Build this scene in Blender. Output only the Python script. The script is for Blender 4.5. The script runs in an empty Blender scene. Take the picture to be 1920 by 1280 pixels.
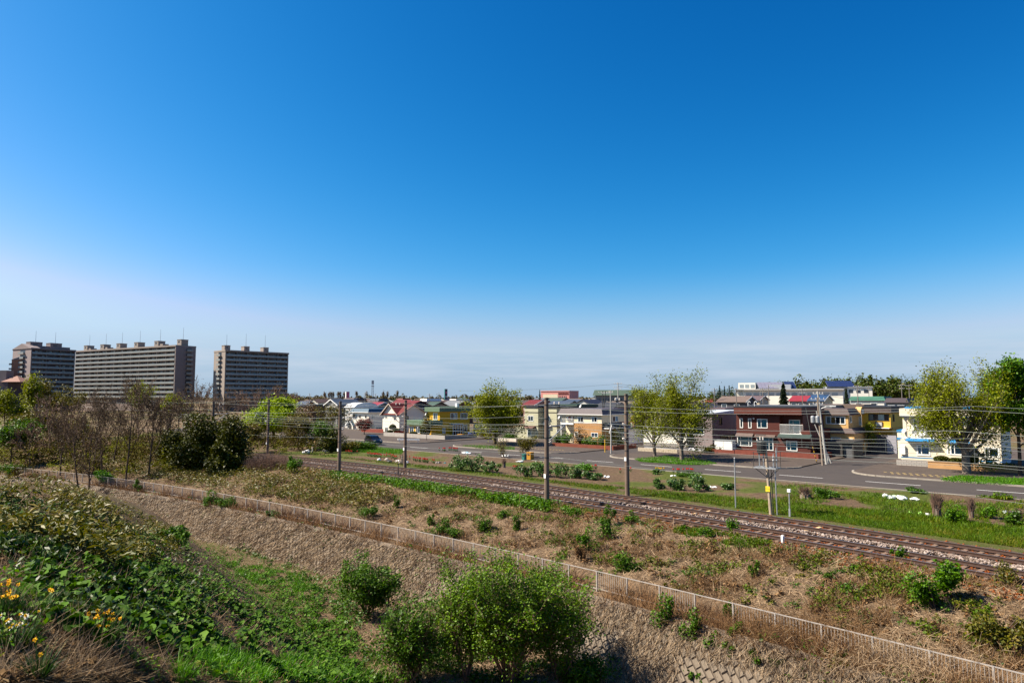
import bpy, math, random
import numpy as np
from mathutils import Vector, Matrix

# ------------------------------------------------------------------ camera, world, sun, exposure
SC = bpy.context.scene
COL = SC.collection
F, CX, CY, HOR, EYE = 1280.0, 960.0, 640.0, 744.0, 8.5
PIT = math.atan((HOR - CY) / F)
cam_d = bpy.data.cameras.new('camera'); cam_d.lens = 24.0; cam_d.sensor_width = 36.0
cam_d.clip_start = 0.1; cam_d.clip_end = 20000
cam = bpy.data.objects.new('camera', cam_d); COL.objects.link(cam)
cam.location = (0, 0, EYE); cam.rotation_euler = (math.pi / 2 + PIT, 0, 0)
SC.camera = cam

SUN_EL = math.radians(47); SUN_AZ = (-0.999, 0.03)          # horizontal direction towards the sun
_l = math.hypot(*SUN_AZ); SUN_AZ = (SUN_AZ[0] / _l, SUN_AZ[1] / _l)
world = bpy.data.worlds.new('World'); SC.world = world; world.use_nodes = True
nt = world.node_tree; nt.nodes.clear()
w_out = nt.nodes.new('ShaderNodeOutputWorld'); w_bg = nt.nodes.new('ShaderNodeBackground')
sky = nt.nodes.new('ShaderNodeTexSky'); sky.sky_type = 'NISHITA'; sky.sun_disc = False
sky.sun_elevation = SUN_EL; sky.sun_rotation = math.atan2(SUN_AZ[0], SUN_AZ[1])
sky.altitude = 50; sky.air_density = 1.0; sky.dust_density = 1.0; sky.ozone_density = 4.0
# the photograph's deep, contrasty blue: one response per channel over the whole sky, capped so that it only goes white towards the sun
sp_ = nt.nodes.new('ShaderNodeSeparateColor'); cb_ = nt.nodes.new('ShaderNodeCombineColor')
nt.links.new(sky.outputs[0], sp_.inputs[0])
_ch = []
for i_, (g_, k_) in enumerate(((4.0, 0.00426), (1.55, 0.0615), (1.18, 0.120))):
    pw_ = nt.nodes.new('ShaderNodeMath'); pw_.operation = 'POWER'; pw_.inputs[1].default_value = g_; ml_ = nt.nodes.new('ShaderNodeMath'); ml_.operation = 'MULTIPLY'; ml_.inputs[1].default_value = k_ / 0.119
    nt.links.new(sp_.outputs[i_], pw_.inputs[0]); nt.links.new(pw_.outputs[0], ml_.inputs[0]); _ch.append(ml_.outputs[0])
def _cap(v, ref, k):                                     # never redder than a hazy white-blue
    m_ = nt.nodes.new('ShaderNodeMath'); m_.operation = 'MINIMUM'; nt.links.new(v, m_.inputs[0])
    if ref is None: m_.inputs[1].default_value = k
    else:
        q_ = nt.nodes.new('ShaderNodeMath'); q_.operation = 'MULTIPLY'; q_.inputs[1].default_value = k; nt.links.new(ref, q_.inputs[0]); nt.links.new(q_.outputs[0], m_.inputs[1])
    return m_.outputs[0]
_b = _cap(_ch[2], None, 8.8); _g = _cap(_ch[1], _b, 0.80); _r = _cap(_ch[0], _g, 0.745)
nt.links.new(_r, cb_.inputs[0]); nt.links.new(_g, cb_.inputs[1]); nt.links.new(_b, cb_.inputs[2])
# thin cirrus low over the horizon
tc = nt.nodes.new('ShaderNodeTexCoord'); sx = nt.nodes.new('ShaderNodeSeparateXYZ')
mp = nt.nodes.new('ShaderNodeMapping'); mp.inputs['Scale'].default_value = (2.2, 2.2, 26.0)
no = nt.nodes.new('ShaderNodeTexNoise'); no.inputs['Scale'].default_value = 2.6; no.inputs['Detail'].default_value = 7; no.inputs['Roughness'].default_value = 0.62
cr = nt.nodes.new('ShaderNodeMapRange'); cr.inputs['From Min'].default_value = 0.40; cr.inputs['From Max'].default_value = 0.75
b1 = nt.nodes.new('ShaderNodeMapRange'); b1.interpolation_type = 'SMOOTHSTEP'; b1.inputs['From Min'].default_value = 0.008; b1.inputs['From Max'].default_value = 0.035
b2 = nt.nodes.new('ShaderNodeMapRange'); b2.interpolation_type = 'SMOOTHSTEP'; b2.inputs['From Min'].default_value = 0.095; b2.inputs['From Max'].default_value = 0.05
m1 = nt.nodes.new('ShaderNodeMath'); m1.operation = 'MULTIPLY'
m2 = nt.nodes.new('ShaderNodeMath'); m2.operation = 'MULTIPLY'
m3 = nt.nodes.new('ShaderNodeMath'); m3.operation = 'MULTIPLY'; m3.inputs[1].default_value = 0.85
mx = nt.nodes.new('ShaderNodeMix'); mx.data_type = 'RGBA'
mx.inputs['B'].default_value = (5.1, 5.85, 6.9, 1)
L = nt.links.new
hz = nt.nodes.new('ShaderNodeMix'); hz.data_type = 'RGBA'; hz.inputs['B'].default_value = (3.7, 5.0, 6.4, 1)     # pale layer of air all round the horizon
b3 = nt.nodes.new('ShaderNodeMapRange'); b3.interpolation_type = 'SMOOTHSTEP'; b3.inputs['From Min'].default_value = 0.19; b3.inputs['From Max'].default_value = 0.0; b3.inputs['To Max'].default_value = 0.75
L(sx.outputs[2], b3.inputs[0]); L(b3.outputs[0], hz.inputs['Factor']); L(cb_.outputs[0], hz.inputs['A']); L(hz.outputs['Result'], mx.inputs['A'])
L(tc.outputs['Generated'], mp.inputs[0]); L(mp.outputs[0], no.inputs['Vector']); L(no.outputs[0], cr.inputs[0])
L(tc.outputs['Generated'], sx.inputs[0]); L(sx.outputs[2], b1.inputs[0]); L(sx.outputs[2], b2.inputs[0])
L(b1.outputs[0], m1.inputs[0]); L(b2.outputs[0], m1.inputs[1]); L(m1.outputs[0], m2.inputs[0]); L(cr.outputs[0], m2.inputs[1])
L(m2.outputs[0], m3.inputs[0]); L(m3.outputs[0], mx.inputs['Factor']); L(mx.outputs['Result'], w_bg.inputs[0]); L(w_bg.outputs[0], w_out.inputs[0])
w_bg.inputs[1].default_value = 0.05
sun_d = bpy.data.lights.new('sun', 'SUN'); sun_d.energy = 5.0; sun_d.angle = math.radians(0.55); sun_d.color = (1.0, 0.905, 0.76)
sun = bpy.data.objects.new('sun', sun_d); COL.objects.link(sun)
_sd = Vector((SUN_AZ[0] * math.cos(SUN_EL), SUN_AZ[1] * math.cos(SUN_EL), math.sin(SUN_EL)))
sun.rotation_euler = _sd.to_track_quat('Z', 'Y').to_euler()
vs = SC.view_settings; vs.view_transform = 'Standard'; vs.look = 'None'; vs.exposure = 1.25; vs.gamma = 1.0
vs.use_curve_mapping = False
SC.cycles.max_bounces = 6; SC.cycles.diffuse_bounces = 2; SC.cycles.glossy_bounces = 2
SC.cycles.transmission_bounces = 3; SC.cycles.transparent_max_bounces = 8

# ------------------------------------------------------------------ projection helpers (pixel of the 1920x1280 picture -> place)
cP, sP = math.cos(PIT), math.sin(PIT)
def ray(px, py):
    u = (px - CX) / F; v = (CY - py) / F; d = cP - v * sP
    return u / d, (sP + v * cP) / d
def gp(px, py, z=0.0):
    a, b = ray(px, py); Y = (z - EYE) / b
    return a * Y, Y
def zat(px, py, Y): return EYE + ray(px, py)[1] * Y
ANG = math.radians(-41.728)
ex, ey = math.cos(ANG), math.sin(ANG)
nx, ny = -ey, ex
def st(x, y): return x * ex + y * ey, x * nx + y * ny
def xy(s, t): return s * ex + t * nx, s * ey + t * ny
def on_t(px, py, t):            # pixel on the upright plane at offset t from the eye, along the road -> s, z
    a, b = ray(px, py); Y = t / (a * nx + ny)
    return a * Y * ex + Y * ey, EYE + b * Y
def on_s(px, py, s):            # pixel on the upright plane across the road -> t, z
    a, b = ray(px, py); Y = s / (a * ex + ey)
    return a * Y * nx + Y * ny, EYE + b * Y

# ------------------------------------------------------------------ mesh helpers
def tag(o, label=None, cat=None, group=None, kind=None):
    if label: o['label'] = label
    if cat: o['category'] = cat
    if group: o['group'] = group
    if kind: o['kind'] = kind
    return o
def link(o, parent=None):
    COL.objects.link(o)
    if parent is not None: o.parent = parent
    return o
def thing(name, label, cat, loc=(0, 0, 0), rz=0.0, group=None):
    o = bpy.data.objects.new(name, None); o.empty_display_size = 0.3
    o.location = loc; o.rotation_euler = (0, 0, rz)
    return tag(link(o), label, cat, group)
def fast_mesh(name, V, Fc, mat=None, smooth=False):
    V = np.ascontiguousarray(V, np.float32); Fc = np.ascontiguousarray(Fc, np.int32)
    me = bpy.data.meshes.new(name); n, k = Fc.shape
    me.vertices.add(len(V)); me.vertices.foreach_set('co', V.ravel())
    me.loops.add(n * k); me.loops.foreach_set('vertex_index', Fc.ravel())
    me.polygons.add(n); me.polygons.foreach_set('loop_start', np.arange(0, n * k, k, dtype=np.int32))
    me.polygons.foreach_set('loop_total', np.full(n, k, np.int32))
    if smooth: me.polygons.foreach_set('use_smooth', np.ones(n, bool))
    me.update(calc_edges=True)
    if mat: me.materials.append(mat)
    return me
def mobj(name, me, parent=None, loc=None):
    o = bpy.data.objects.new(name, me); link(o, parent)
    if loc: o.location = loc
    return o

class MB:
    def __init__(s): s.v = []; s.f = []
    def add(s, vs, fs):
        b = len(s.v); s.v.extend(tuple(map(float, p)) for p in vs); s.f.extend(tuple(i + b for i in f) for f in fs); return s
    def box(s, x0, x1, y0, y1, z0, z1):
        return s.add([(x0, y0, z0), (x1, y0, z0), (x1, y1, z0), (x0, y1, z0), (x0, y0, z1), (x1, y0, z1), (x1, y1, z1), (x0, y1, z1)],
                     [(3, 2, 1, 0), (4, 5, 6, 7), (0, 1, 5, 4), (1, 2, 6, 5), (2, 3, 7, 6), (3, 0, 4, 7)])
    def bbox(s, x0, x1, y0, y1, z0, z1, c=0.02):      # box with chamfered vertical and top edges
        return s.prism([(x0 + c, y0), (x1 - c, y0), (x1, y0 + c), (x1, y1 - c), (x1 - c, y1), (x0 + c, y1), (x0, y1 - c), (x0, y0 + c)], z0, z1)
    def prism(s, poly, z0, z1, top=None):
        n = len(poly); top = top or poly
        vs = [(x, y, z0) for x, y in poly] + [(x, y, z1) for x, y in top]
        return s.add(vs, [tuple(range(n - 1, -1, -1)), tuple(range(n, 2 * n))] + [(i, (i + 1) % n, n + (i + 1) % n, n + i) for i in range(n)])
    def extr(s, prof, axis, a0, a1):                   # profile in the plane across an axis, pushed along it
        def P(u, v, a): return (a, u, v) if axis == 'x' else (u, a, v)
        n = len(prof); vs = [P(u, v, a0) for u, v in prof] + [P(u, v, a1) for u, v in prof]
        return s.add(vs, [tuple(range(n)), tuple(range(2 * n - 1, n - 1, -1))] + [(i, n + i, n + (i + 1) % n, (i + 1) % n) for i in range(n)])
    def tube(s, p0, p1, r0, r1=None, k=8, caps=True):
        r1 = r0 if r1 is None else r1
        p0, p1 = Vector(p0), Vector(p1); d = (p1 - p0)
        if d.length < 1e-6: return s
        q = d.to_track_quat('Z', 'Y'); vs = []
        for p, r in ((p0, r0), (p1, r1)):
            for i in range(k):
                a = 2 * math.pi * i / k; vs.append(p + q @ Vector((r * math.cos(a), r * math.sin(a), 0)))
        fs = [(i, (i + 1) % k, k + (i + 1) % k, k + i) for i in range(k)]
        if caps: fs += [tuple(range(k - 1, -1, -1)), tuple(range(k, 2 * k))]
        return s.add(vs, fs)
    def path(s, pts, r, k=5):
        for a, b in zip(pts[:-1], pts[1:]): s.tube(a, b, r, r, k, True)
        return s
    def lathe(s, prof, k=12, c=(0, 0, 0)):             # profile (r, z)
        vs = []; n = len(prof)
        for r, z in prof:
            for i in range(k):
                a = 2 * math.pi * i / k; vs.append((c[0] + r * math.cos(a), c[1] + r * math.sin(a), c[2] + z))
        fs = [(j * k + i, j * k + (i + 1) % k, (j + 1) * k + (i + 1) % k, (j + 1) * k + i) for j in range(n - 1) for i in range(k)]
        fs += [tuple(range(k - 1, -1, -1)), tuple(range((n - 1) * k, n * k))]
        return s.add(vs, fs)
    def ball(s, c, rx, ry=None, rz=None, k=8, m=6):
        ry = ry or rx; rz = rz or rx; vs = [(c[0], c[1], c[2] - rz)]
        for j in range(1, m):
            th = math.pi * j / m - math.pi / 2
            for i in range(k):
                a = 2 * math.pi * i / k; vs.append((c[0] + rx * math.cos(th) * math.cos(a), c[1] + ry * math.cos(th) * math.sin(a), c[2] + rz * math.sin(th)))
        vs.append((c[0], c[1], c[2] + rz)); fs = [(0, 1 + (i + 1) % k, 1 + i) for i in range(k)]
        for j in range(m - 2):
            fs += [(1 + j * k + i, 1 + j * k + (i + 1) % k, 1 + (j + 1) * k + (i + 1) % k, 1 + (j + 1) * k + i) for i in range(k)]
        t = len(vs) - 1; o = 1 + (m - 2) * k
        fs += [(o + i, o + (i + 1) % k, t) for i in range(k)]
        return s.add(vs, fs)
    def mesh(s, name, mat, smooth=False):
        me = bpy.data.meshes.new(name); me.from_pydata(s.v, [], s.f); me.update()
        if mat: me.materials.append(mat)
        if smooth:
            for p in me.polygons: p.use_smooth = True
        return me
    def build(s, name, mat, parent=None, loc=None, smooth=False):
        return mobj(name, s.mesh(name, mat, smooth), parent, loc)
def dup(root, loc, rz=None, label=None, group=None):
    r = root.copy(); COL.objects.link(r); r.location = loc
    if rz is not None: r.rotation_euler = (0, 0, rz)
    if label: r['label'] = label
    if group: r['group'] = group
    for ch in list(root.children):
        c = ch.copy(); COL.objects.link(c); c.parent = r
        for g in ch.children:
            d = g.copy(); COL.objects.link(d); d.parent = c
    return r

# ------------------------------------------------------------------ materials
def srgb(r, g, b):
    f = lambda c: (c / 255 / 12.92) if c / 255 <= 0.04045 else ((c / 255 + 0.055) / 1.055) ** 2.4
    c = [f(r), f(g), f(b)]; m_ = sum(c) / 3      # a little richer and darker: these are the colours of the things, not of the picture
    return tuple(max(0.0, (m_ + (q - m_) * 1.18) * 0.86) for q in c)
_mats = {}
def M(name, col, var=0.14, scale=2.0, rough=0.8, bump=0.0, bscale=30.0, metal=0.0, spec=0.3, lines=None, streak=0.0, island=0.0):
    """plain surface with grain: two octaves of noise on the colour, optional fine relief, siding joints and rain streaks"""
    if name in _mats: return _mats[name]
    m = bpy.data.materials.new(name); m.use_nodes = True; n = m.node_tree; nd = n.nodes; bs = nd['Principled BSDF']
    bs.inputs['Roughness'].default_value = rough; bs.inputs['Metallic'].default_value = metal; bs.inputs['Specular IOR Level'].default_value = spec
    co = nd.new('ShaderNodeTexCoord'); nz = nd.new('ShaderNodeTexNoise'); nz.inputs['Scale'].default_value = scale; nz.inputs['Detail'].default_value = 8; nz.inputs['Roughness'].default_value = 0.65
    n.links.new(co.outputs['Object'], nz.inputs['Vector'])
    rp = nd.new('ShaderNodeValToRGB'); e = rp.color_ramp.elements
    e[0].position = 0.28; e[1].position = 0.74
    e[0].color = tuple(max(0, c * (1 - var)) for c in col) + (1,); e[1].color = tuple(min(1, c * (1 + var)) for c in col) + (1,)
    n.links.new(nz.outputs[0], rp.inputs[0]); out = rp.outputs[0]
    if streak:
        mp_ = nd.new('ShaderNodeMapping'); mp_.inputs['Scale'].default_value = (3.0, 3.0, 0.25); n2 = nd.new('ShaderNodeTexNoise'); n2.inputs['Scale'].default_value = 2.0; n2.inputs['Detail'].default_value = 5
        n.links.new(co.outputs['Object'], mp_.inputs[0]); n.links.new(mp_.outputs[0], n2.inputs['Vector'])
        r2 = nd.new('ShaderNodeMapRange'); r2.inputs['From Min'].default_value = 0.4; r2.inputs['From Max'].default_value = 0.75; r2.inputs['To Min'].default_value = 1.0; r2.inputs['To Max'].default_value = 1.0 - streak
        n.links.new(n2.outputs[0], r2.inputs[0])
        mm = nd.new('ShaderNodeMix'); mm.data_type = 'RGBA'; mm.blend_type = 'MULTIPLY'; mm.inputs['Factor'].default_value = 1.0
        n.links.new(out, mm.inputs['A']); n.links.new(r2.outputs[0], mm.inputs['B']); out = mm.outputs['Result']
    if island:
        g = nd.new('ShaderNodeNewGeometry'); r3 = nd.new('ShaderNodeMapRange'); r3.inputs['To Min'].default_value = 1 - island; r3.inputs['To Max'].default_value = 1 + island
        n.links.new(g.outputs['Random Per Island'], r3.inputs[0]); m4 = nd.new('ShaderNodeMix'); m4.data_type = 'RGBA'; m4.blend_type = 'MULTIPLY'; m4.inputs['Factor'].default_value = 1.0
        n.links.new(out, m4.inputs['A']); n.links.new(r3.outputs[0], m4.inputs['B']); out = m4.outputs['Result']
    hgt = None
    if lines:                                   # (axis, spacing, width share)
        sp = nd.new('ShaderNodeSeparateXYZ'); n.links.new(co.outputs['Object'], sp.inputs[0])
        dv = nd.new('ShaderNodeMath'); dv.operation = 'DIVIDE'; dv.inputs[1].default_value = lines[1]; n.links.new(sp.outputs['XYZ'.index(lines[0].upper())], dv.inputs[0])
        fr = nd.new('ShaderNodeMath'); fr.operation = 'FRACT'; n.links.new(dv.outputs[0], fr.inputs[0])
        lt = nd.new('ShaderNodeMath'); lt.operation = 'GREATER_THAN'; lt.inputs[1].default_value = lines[2]; n.links.new(fr.outputs[0], lt.inputs[0])
        hgt = lt.outputs[0]
    n.links.new(out, bs.inputs['Base Color'])
    if bump or hgt is not None:
        bp = nd.new('ShaderNodeBump'); bp.inputs['Strength'].default_value = bump or 0.6; bp.inputs['Distance'].default_value = 0.02
        if hgt is not None: n.links.new(hgt, bp.inputs['Height']); bp.inputs['Distance'].default_value = 0.03; bp.inputs['Strength'].default_value = 1.0
        else:
            nb = nd.new('ShaderNodeTexNoise'); nb.inputs['Scale'].default_value = bscale; nb.inputs['Detail'].default_value = 6
            n.links.new(co.outputs['Object'], nb.inputs['Vector']); n.links.new(nb.outputs[0], bp.inputs['Height'])
        n.links.new(bp.outputs[0], bs.inputs['Normal'])
    _mats[name] = m; return m
def LM(name, cols, trans=0.25, rough=0.55, spec=0.25, patch=0.0):
    """leaves, blades and twigs: every loose piece takes its own colour out of the ramp; patch adds slow colour drift over the ground"""
    if name in _mats: return _mats[name]
    m = bpy.data.materials.new(name); m.use_nodes = True; n = m.node_tree; nd = n.nodes; bs = nd['Principled BSDF']; out = nd['Material Output']
    g = nd.new('ShaderNodeNewGeometry'); rp = nd.new('ShaderNodeValToRGB'); el = rp.color_ramp.elements
    k = len(cols)
    for i, c in enumerate(cols):
        e = el[i] if i < 2 else el.new(0.5)
        e.position = i / max(1, k - 1); 
    for i, c in enumerate(cols):
        el[i].position = i / max(1, k - 1); el[i].color = tuple(c) + (1,)
    fac = g.outputs['Random Per Island']
    if patch:
        co = nd.new('ShaderNodeTexCoord'); nz = nd.new('ShaderNodeTexNoise'); nz.inputs['Scale'].default_value = patch; nz.inputs['Detail'].default_value = 3
        n.links.new(co.outputs['Object'], nz.inputs['Vector'])
        ad = nd.new('ShaderNodeMath'); ad.operation = 'MULTIPLY_ADD'; ad.inputs[1].default_value = 0.55; n.links.new(fac, ad.inputs[0])
        ma = nd.new('ShaderNodeMapRange'); ma.inputs['From Min'].default_value = 0.3; ma.inputs['From Max'].default_value = 0.7; ma.inputs['To Max'].default_value = 0.45
        n.links.new(nz.outputs[0], ma.inputs[0]); n.links.new(ma.outputs[0], ad.inputs[2]); fac = ad.outputs[0]
    n.links.new(fac, rp.inputs[0]); n.links.new(rp.outputs[0], bs.inputs['Base Color'])
    bs.inputs['Roughness'].default_value = rough; bs.inputs['Specular IOR Level'].default_value = spec
    if trans:
        tr = nd.new('ShaderNodeBsdfTranslucent'); mxs = nd.new('ShaderNodeMixShader'); mxs.inputs[0].default_value = trans
        n.links.new(rp.outputs[0], tr.inputs[0]); n.links.new(bs.outputs[0], mxs.inputs[1]); n.links.new(tr.outputs[0], mxs.inputs[2]); n.links.new(mxs.outputs[0], out.inputs[0])
    _mats[name] = m; return m
def glass(name='window_glass', tint=(0.85, 0.95, 0.97), ior=1.5):
    if name in _mats: return _mats[name]
    m = bpy.data.materials.new(name); m.use_nodes = True; n = m.node_tree; nd = n.nodes; out = nd['Material Output']; nd.remove(nd['Principled BSDF'])
    tr = nd.new('ShaderNodeBsdfTransparent'); tr.inputs[0].default_value = tint + (1,)
    gl = nd.new('ShaderNodeBsdfGlossy'); gl.inputs['Roughness'].default_value = 0.03
    fr = nd.new('ShaderNodeFresnel'); fr.inputs[0].default_value = ior
    nz = nd.new('ShaderNodeTexNoise'); nz.inputs['Scale'].default_value = 1.3; co = nd.new('ShaderNodeTexCoord'); n.links.new(co.outputs['Object'], nz.inputs['Vector'])
    bp = nd.new('ShaderNodeBump'); bp.inputs['Strength'].default_value = 0.05; n.links.new(nz.outputs[0], bp.inputs['Height']); n.links.new(bp.outputs[0], gl.inputs['Normal'])
    ms = nd.new('ShaderNodeMixShader'); n.links.new(fr.outputs[0], ms.inputs[0]); n.links.new(tr.outputs[0], ms.inputs[1]); n.links.new(gl.outputs[0], ms.inputs[2]); n.links.new(ms.outputs[0], out.inputs[0])
    _mats[name] = m; return m
R = np.random.default_rng(7)
rnd = random.Random(11)

# ------------------------------------------------------------------ the lie of the land
def t_fence(s): s = np.clip(s, -150, 12); return 3.18e-6 * s**3 - 1.0835e-3 * s**2 - 0.12063 * s + 29.307
def t_A(s): return 43.70 - 0.2135 * s - 0.00153 * s**2
def t_B(s): return 39.25 - 0.2231 * s - 0.00166 * s**2
T_NEAR, T_MID, T_FAR, T_PLOT = 71.6, 76.0, 81.4, 97.0
_a = np.array([[*gp(700, 1290, -4.4), -4.4], [*gp(345, 1000, -4.4), -4.4], [*[ray(170, 1210)[0] * 8.6, 8.6], zat(170, 1210, 8.6)]])
_pl = np.linalg.solve(np.c_[_a[:, :2], np.ones(3)], _a[:, 2])
def _hash(ix, iy, k): 
    v = np.sin(ix * 127.1 + iy * 311.7 + k * 74.7) * 43758.5453
    return v - np.floor(v)
def vnoise(x, y, k=0):
    ix, iy = np.floor(x), np.floor(y); fx, fy = x - ix, y - iy
    fx = fx * fx * (3 - 2 * fx); fy = fy * fy * (3 - 2 * fy)
    a, b, c, d = _hash(ix, iy, k), _hash(ix + 1, iy, k), _hash(ix, iy + 1, k), _hash(ix + 1, iy + 1, k)
    return a + (b - a) * fx + (c - a) * fy + (a - b - c + d) * fx * fy
def fbm(x, y, k=0, o=3): return sum(vnoise(x * 2**i, y * 2**i, k + i) * 0.5**i for i in range(o)) / sum(0.5**i for i in range(o))
def smin(a, b, k): h = np.clip(0.5 + 0.5 * (b - a) / k, 0, 1); return b + (a - b) * h - k * h * (1 - h)
def sstep(a, b, x): x = np.clip((x - a) / (b - a), 0, 1); return x * x * (3 - 2 * x)
WALL_D0, WALL_D1, WALL_Z0, WALL_Z1 = -1.1, -3.3, -2.05, -4.45
def ground(x, y):
    x = np.asarray(x, float); y = np.asarray(y, float)
    s, t = x * ex + y * ey, x * nx + y * ny
    tf = t_fence(s); d = t - tf; w = np.maximum(t_B(s) - 2.7 - tf, 3.0)
    q = np.clip(d / w, 0, 1)
    z = -2.0 * (1 - q**0.85) + np.where((q > 0.02) & (q < 0.97), ((fbm(x * 0.55, y * 0.55, 3) - 0.5) * 0.8 + (fbm(x * 1.5, y * 1.5, 13, 2) - .5) * .3) * np.sin(np.pi * q), 0)
    z = np.where(d < 0, -2.0 + 0.05 * np.maximum(d, -1.1), z)
    wq = np.clip((d - WALL_D0) / (WALL_D1 - WALL_D0), 0, 1)
    z = np.where(d < WALL_D0, WALL_Z0 + (WALL_Z1 - WALL_Z0) * wq - 0.22 * np.minimum(1, wq * 12) * (wq < 1), z)
    low = -4.45 + (fbm(x * 0.4, y * 0.4, 9) - 0.5) * 0.35
    z = np.where(d < WALL_D1 - 0.05, low, z)
    hill = smin(_pl[0] * x + _pl[1] * y + _pl[2], 6.25 - 0.00175 * y * np.abs(y) + 0.0 * x, 1.6)
    hill = hill + (fbm(x * 0.5, y * 0.5, 5) - 0.5) * 0.55 * sstep(4, 9, y)
    hill = np.where(d > WALL_D1 - 0.4, -9, hill)
    z = np.maximum(z, hill)
    # allotments between the tracks and the road, a little uneven
    far = (t > t_A(s) + 3.2) & (t < T_NEAR - 0.3)
    z = z + np.where(far, (fbm(x * 0.35, y * 0.35, 21) - 0.45) * 0.3 * np.clip((T_NEAR - 0.3 - t) / 2, 0, 1) * np.clip((t - t_A(s) - 3.2) / 2, 0, 1), 0)
    z = z - np.where(t > T_NEAR - 0.4, 0.03, 0)
    return z
def gz(x, y): return float(ground(np.array([x]), np.array([y]))[0])
_gx = np.arange(-95, 75.01, 0.4); _gy = np.arange(1.0, 135.01, 0.4)
_GX, _GY = np.meshgrid(_gx, _gy); _GZ = ground(_GX, _GY)
def gzi(x, y):
    fx = np.clip((x + 95) / 0.4, 0, len(_gx) - 1.001); fy = np.clip((y - 1.0) / 0.4, 0, len(_gy) - 1.001)
    i, j = fx.astype(int), fy.astype(int); a, b = fx - i, fy - j
    return (_GZ[j, i] * (1 - a) + _GZ[j, i + 1] * a) * (1 - b) + (_GZ[j + 1, i] * (1 - a) + _GZ[j + 1, i + 1] * a) * b
_YS = np.geomspace(3.5, 134, 120)
def hit(px, py):
    """where the view ray of each pixel meets the ground (n,3); unmet ones are dropped"""
    px = np.asarray(px, float); py = np.asarray(py, float)
    u = (px - CX) / F; v = (CY - py) / F; dd = cP - v * sP; a = u / dd; b = (sP + v * cP) / dd
    X = a[:, None] * _YS; Z = EYE + b[:, None] * _YS
    below = Z < gzi(X, np.broadcast_to(_YS, X.shape))
    ok = below.any(1); k = np.argmax(below, 1); k = np.maximum(k, 1)
    y0, y1 = _YS[k - 1], _YS[k]
    for _ in range(9):
        ym = 0.5 * (y0 + y1); inn = EYE + b * ym < gzi(a * ym, ym)
        y1 = np.where(inn, ym, y1); y0 = np.where(inn, y0, ym)
    Y = 0.5 * (y0 + y1); P = np.c_[a * Y, Y, gzi(a * Y, Y)]
    return P[ok]
def in_poly(px, py, poly):
    c = np.zeros(len(px), bool); n = len(poly)
    for i in range(n):
        (x0, y0), (x1, y1) = poly[i], poly[(i + 1) % n]
        if y0 == y1: continue
        k = ((y0 > py) != (y1 > py)) & (px < (x1 - x0) * (py - y0) / (y1 - y0) + x0); c ^= k
    return c
def scatter(poly, n, clump=None, seed=0, thr=0.5):
    """n places spread evenly over what a patch of the picture shows of the ground; clump = (scale m, seed) keeps only noise islands"""
    rg = np.random.default_rng(seed + 100); p = np.array(poly, float); lo, hi = p.min(0), p.max(0)
    out = []; tot = 0
    for _ in range(16):
        q = rg.uniform(lo, hi, (min(60000, n * 2 + 500), 2)); q = q[in_poly(q[:, 0], q[:, 1], poly)]
        for c in range(0, len(q), 20000):
            P = hit(q[c:c + 20000, 0], q[c:c + 20000, 1])
            if clump: P = P[fbm(P[:, 0] / clump[0], P[:, 1] / clump[0], clump[1]) > thr]
            out.append(P); tot += len(P)
            if tot >= n: break
        if tot >= n: break
    return np.concatenate(out)[:n]

# ground sheet: fine near the camera, coarse out to the horizon, with a soil / grass / straw / stone attribute
gx = np.concatenate([[-6000, -3000, -1500, -700, -400, -250, -160, -120], np.arange(-95, 75.01, 0.6), [100, 140, 200, 300, 500, 900, 1800, 3500, 6000]])
gyv = np.concatenate([[-400, -100, -30, -10], np.arange(-4, 125.01, 0.6), [135, 150, 175, 210, 260, 340, 460, 650, 950, 1500, 2500, 4500, 9000]])
GX, GY = np.meshgrid(gx, gyv); GZ = ground(GX, np.maximum(GY, -12))
_s, _t = GX * ex + GY * ey, GX * nx + GY * ny
_n1 = fbm(GX * 0.3, GY * 0.3, 31); _n2 = fbm(GX * 1.1, GY * 1.1, 41)
_d = _t - t_fence(_s); _tb = t_B(_s); _ta = t_A(_s)
grass = np.zeros_like(GX); soil = np.zeros_like(GX); stone = np.zeros_like(GX)
hillm = (_d < WALL_D1)
grass[hillm] = 0.25 * (_n1 > 0.5)[hillm]; soil[hillm] = (0.35 + 0.5 * sstep(0.5, 0.7, _n2))[hillm]
emb = (_d >= WALL_D1) & (_t < _tb - 2.6)
grass[emb] = (0.55 * sstep(0.55, 0.7, _n1) * sstep(0.5, 0.9, _d / 9))[emb]; soil[emb] = 0.22
bed = (_t >= _tb - 2.6) & (_t <= _ta + 2.3)
stone[bed] = 1
verge = (_t > _ta + 2.3) & (_t < T_NEAR)
grass[verge] = (0.8 * sstep(5.5, 3.0, _t - _ta + (_n1 - .5) * 6))[verge]
_gr2 = sstep(0.54, 0.63, fbm(GX * 0.16 + 3, GY * 0.16, 52)); grass = np.where(verge, np.maximum(grass, 0.9 * _gr2), grass)
soil[verge] = (1 - grass)[verge]
town = _t >= T_NEAR
soil[town] = 0.55; grass[town] = 0.45 * sstep(0.45, 0.6, _n1)[town]
ny_, nx_ = GX.shape
idx = np.arange(nx_ * ny_).reshape(ny_, nx_)
quads = np.stack([idx[:-1, :-1], idx[:-1, 1:], idx[1:, 1:], idx[1:, :-1]], -1).reshape(-1, 4)
gm_ = bpy.data.materials.new('ground'); gm_.use_nodes = True
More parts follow.
